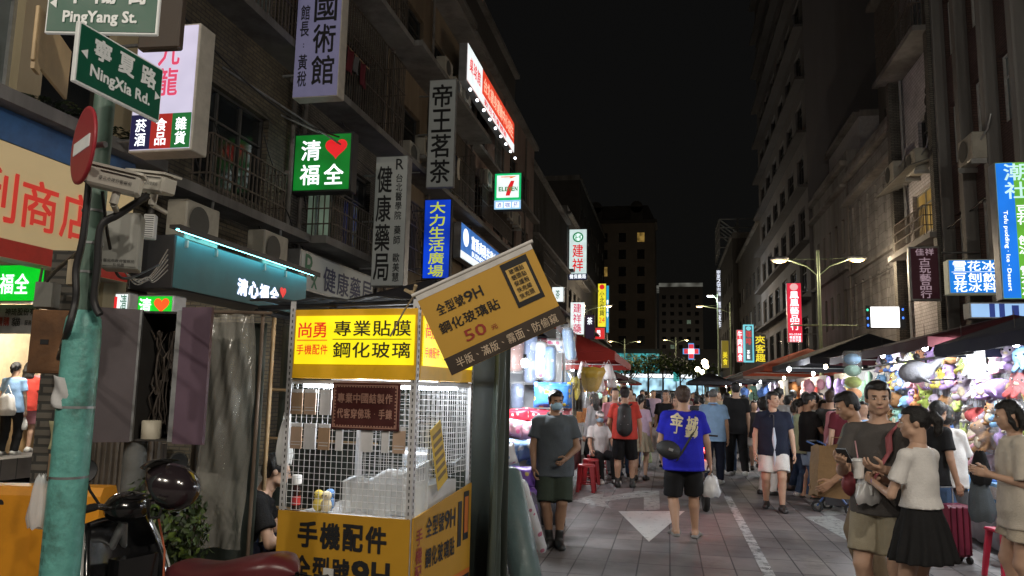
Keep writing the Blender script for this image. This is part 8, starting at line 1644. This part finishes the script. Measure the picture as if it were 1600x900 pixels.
# ================================================================== street lamps
LAMPW = glowmat('sodium lamp glass', (1., .66, .28), 2.6, 0)
POLEG = mat('green grey lamp pole', srgb(120, 135, 110), .5, .3)
def street_lamp(base, H, arms, label, pw=900, rz=0., col=(1, .80, .55), L_=1.5, mt=None, sz=1.):
    o = thing('street_lamp', label, 'street lamp', base, rz, None)
    b = MB(); b.lathe([(.12, 0), (.11, .4), (.075, .5), (.055, H+.3)], n=12); b.build('pole', POLEG, o)
    for s in arms:
        b = MB(); b.tube([(0, 0, H-.6), (s*L_*.35, 0, H-.25), (s*L_, 0, H)], .03, 6); b.cyl((0, 0, H), (s*L_, 0, H+.02), .014, n=5); a = b.build('arm', POLEG, o)
        b = MB(); b.ell((s*(L_+.25), 0, H+.03), (.34*sz, .16*sz, .10*sz), 12, 8); hd = b.build('lamp_head', CASE, a)
        b = MB(); b.ell((s*(L_+.25), 0, H-.03), (.26*sz, .14*sz, .09*sz), 12, 8); b.build('lamp_glass', mt or LAMPW, hd)
        lamp('street_light', (s*(L_+.25), 0, H-.25), pw, col, .15, parent=o)
    return o
def place(px, py, z): d = ray(px, py); return CP+d*((z-CAMH)/d.z)
p = place(1278, 405, 6.5); street_lamp((p.x, p.y, 0), 6.5, (1, -1), 'double armed street lamp glowing amber on the toy stall side', 300, L_=1.05, sz=1.0)
q = COL.objects['street_lamp']; b = MB(); b.cyl((-1.0, 0, 4.15), (1.25, 0, 4.15), .025, n=6); b.build('banner_bar', POLEG, q)
p = place(976, 533, 8.5); street_lamp((p.x, p.y, 0), 8.5, (1, -1), 'double armed street lamp far off on the house side', 350, L_=1.6)
p = place(1056, 531, 9.5); ls = street_lamp((p.x, p.y, 0), 9.5, (1, -1), 'double armed street lamp at the far crossing with a small teal sign', 300, L_=1.3); b = MB(); b.box((0, -.1, 4.2), (.8, .1, 1.3)); b.build('sign_plate', lm('teal sign plate', (60, 170, 165), .8), ls)
p = place(1141, 478, 9.0); street_lamp((p.x, p.y, 0), 9.0, (-1,), 'single armed street lamp with a curved neck beyond the strip signs', 700, L_=2.2)
p = place(941, 478, 9.0); street_lamp((p.x-1.6, p.y, 0), 9.0, (1,), 'single armed street lamp beside the yellow pole sign', 700, L_=1.9)
p = place(1114, 462, 10.5); street_lamp((p.x+.4, p.y, 0), 10.5, (-1,), 'cold white street lamp above the strip sign', 500, col=(.85, .95, 1), L_=.4, mt=BULB)
for k, (x, y) in enumerate(((1101, 566), (1103, 572), (1097, 581), (1090, 577))):
    p = place(x, y, 4.6); o = thing('globe_lamp', ['globe lamp topmost in the far cluster', 'globe lamp right in the far cluster', 'globe lamp lowest in the far cluster', 'globe lamp apart from the far cluster'][k], 'street lamp', (p.x, min(p.y, 118), 0), 0, 'globe lamps far down the street')
    b = MB(); b.cyl((0, 0, 0), (0, 0, 4.4), .06, n=6); b.build('pole', POLEG, o); b = MB(); b.ell((0, 0, 4.6), .28, 12, 8); b.build('globe', BULBW, o)
# two street lamps added out of view behind the viewer to light the foreground
street_lamp((-4.4, -5.5, 0), 8.0, (1, -1), 'double armed amber street lamp behind the viewer on the house side', 900, L_=1.3, rz=0., col=(1, .91, .78))  # unseen lamp, added as fill light for the near left corner and facades
street_lamp((5.4, -2.5, 0), 8.0, (1, -1), 'double armed amber street lamp behind the viewer on the toy stall side', 1000, L_=1.3, col=(1, .91, .78))  # second unseen lamp, added to brighten the near people and right-hand fronts
lamp('booth_light', bl(-.5, .25, 1.63), 26, (.9, .96, 1), .1, parent=None)

for k, (x, y) in enumerate(((-3.5, 190), (6, 290))): street_lamp((x, y, 0), 10, (1, -1), ['amber street lamp beyond the far crossing on the house side', 'amber street lamp far beyond the crossing by the distant tower'][k], 2500, L_=1.6)  # lamps added to brighten the black distant tower
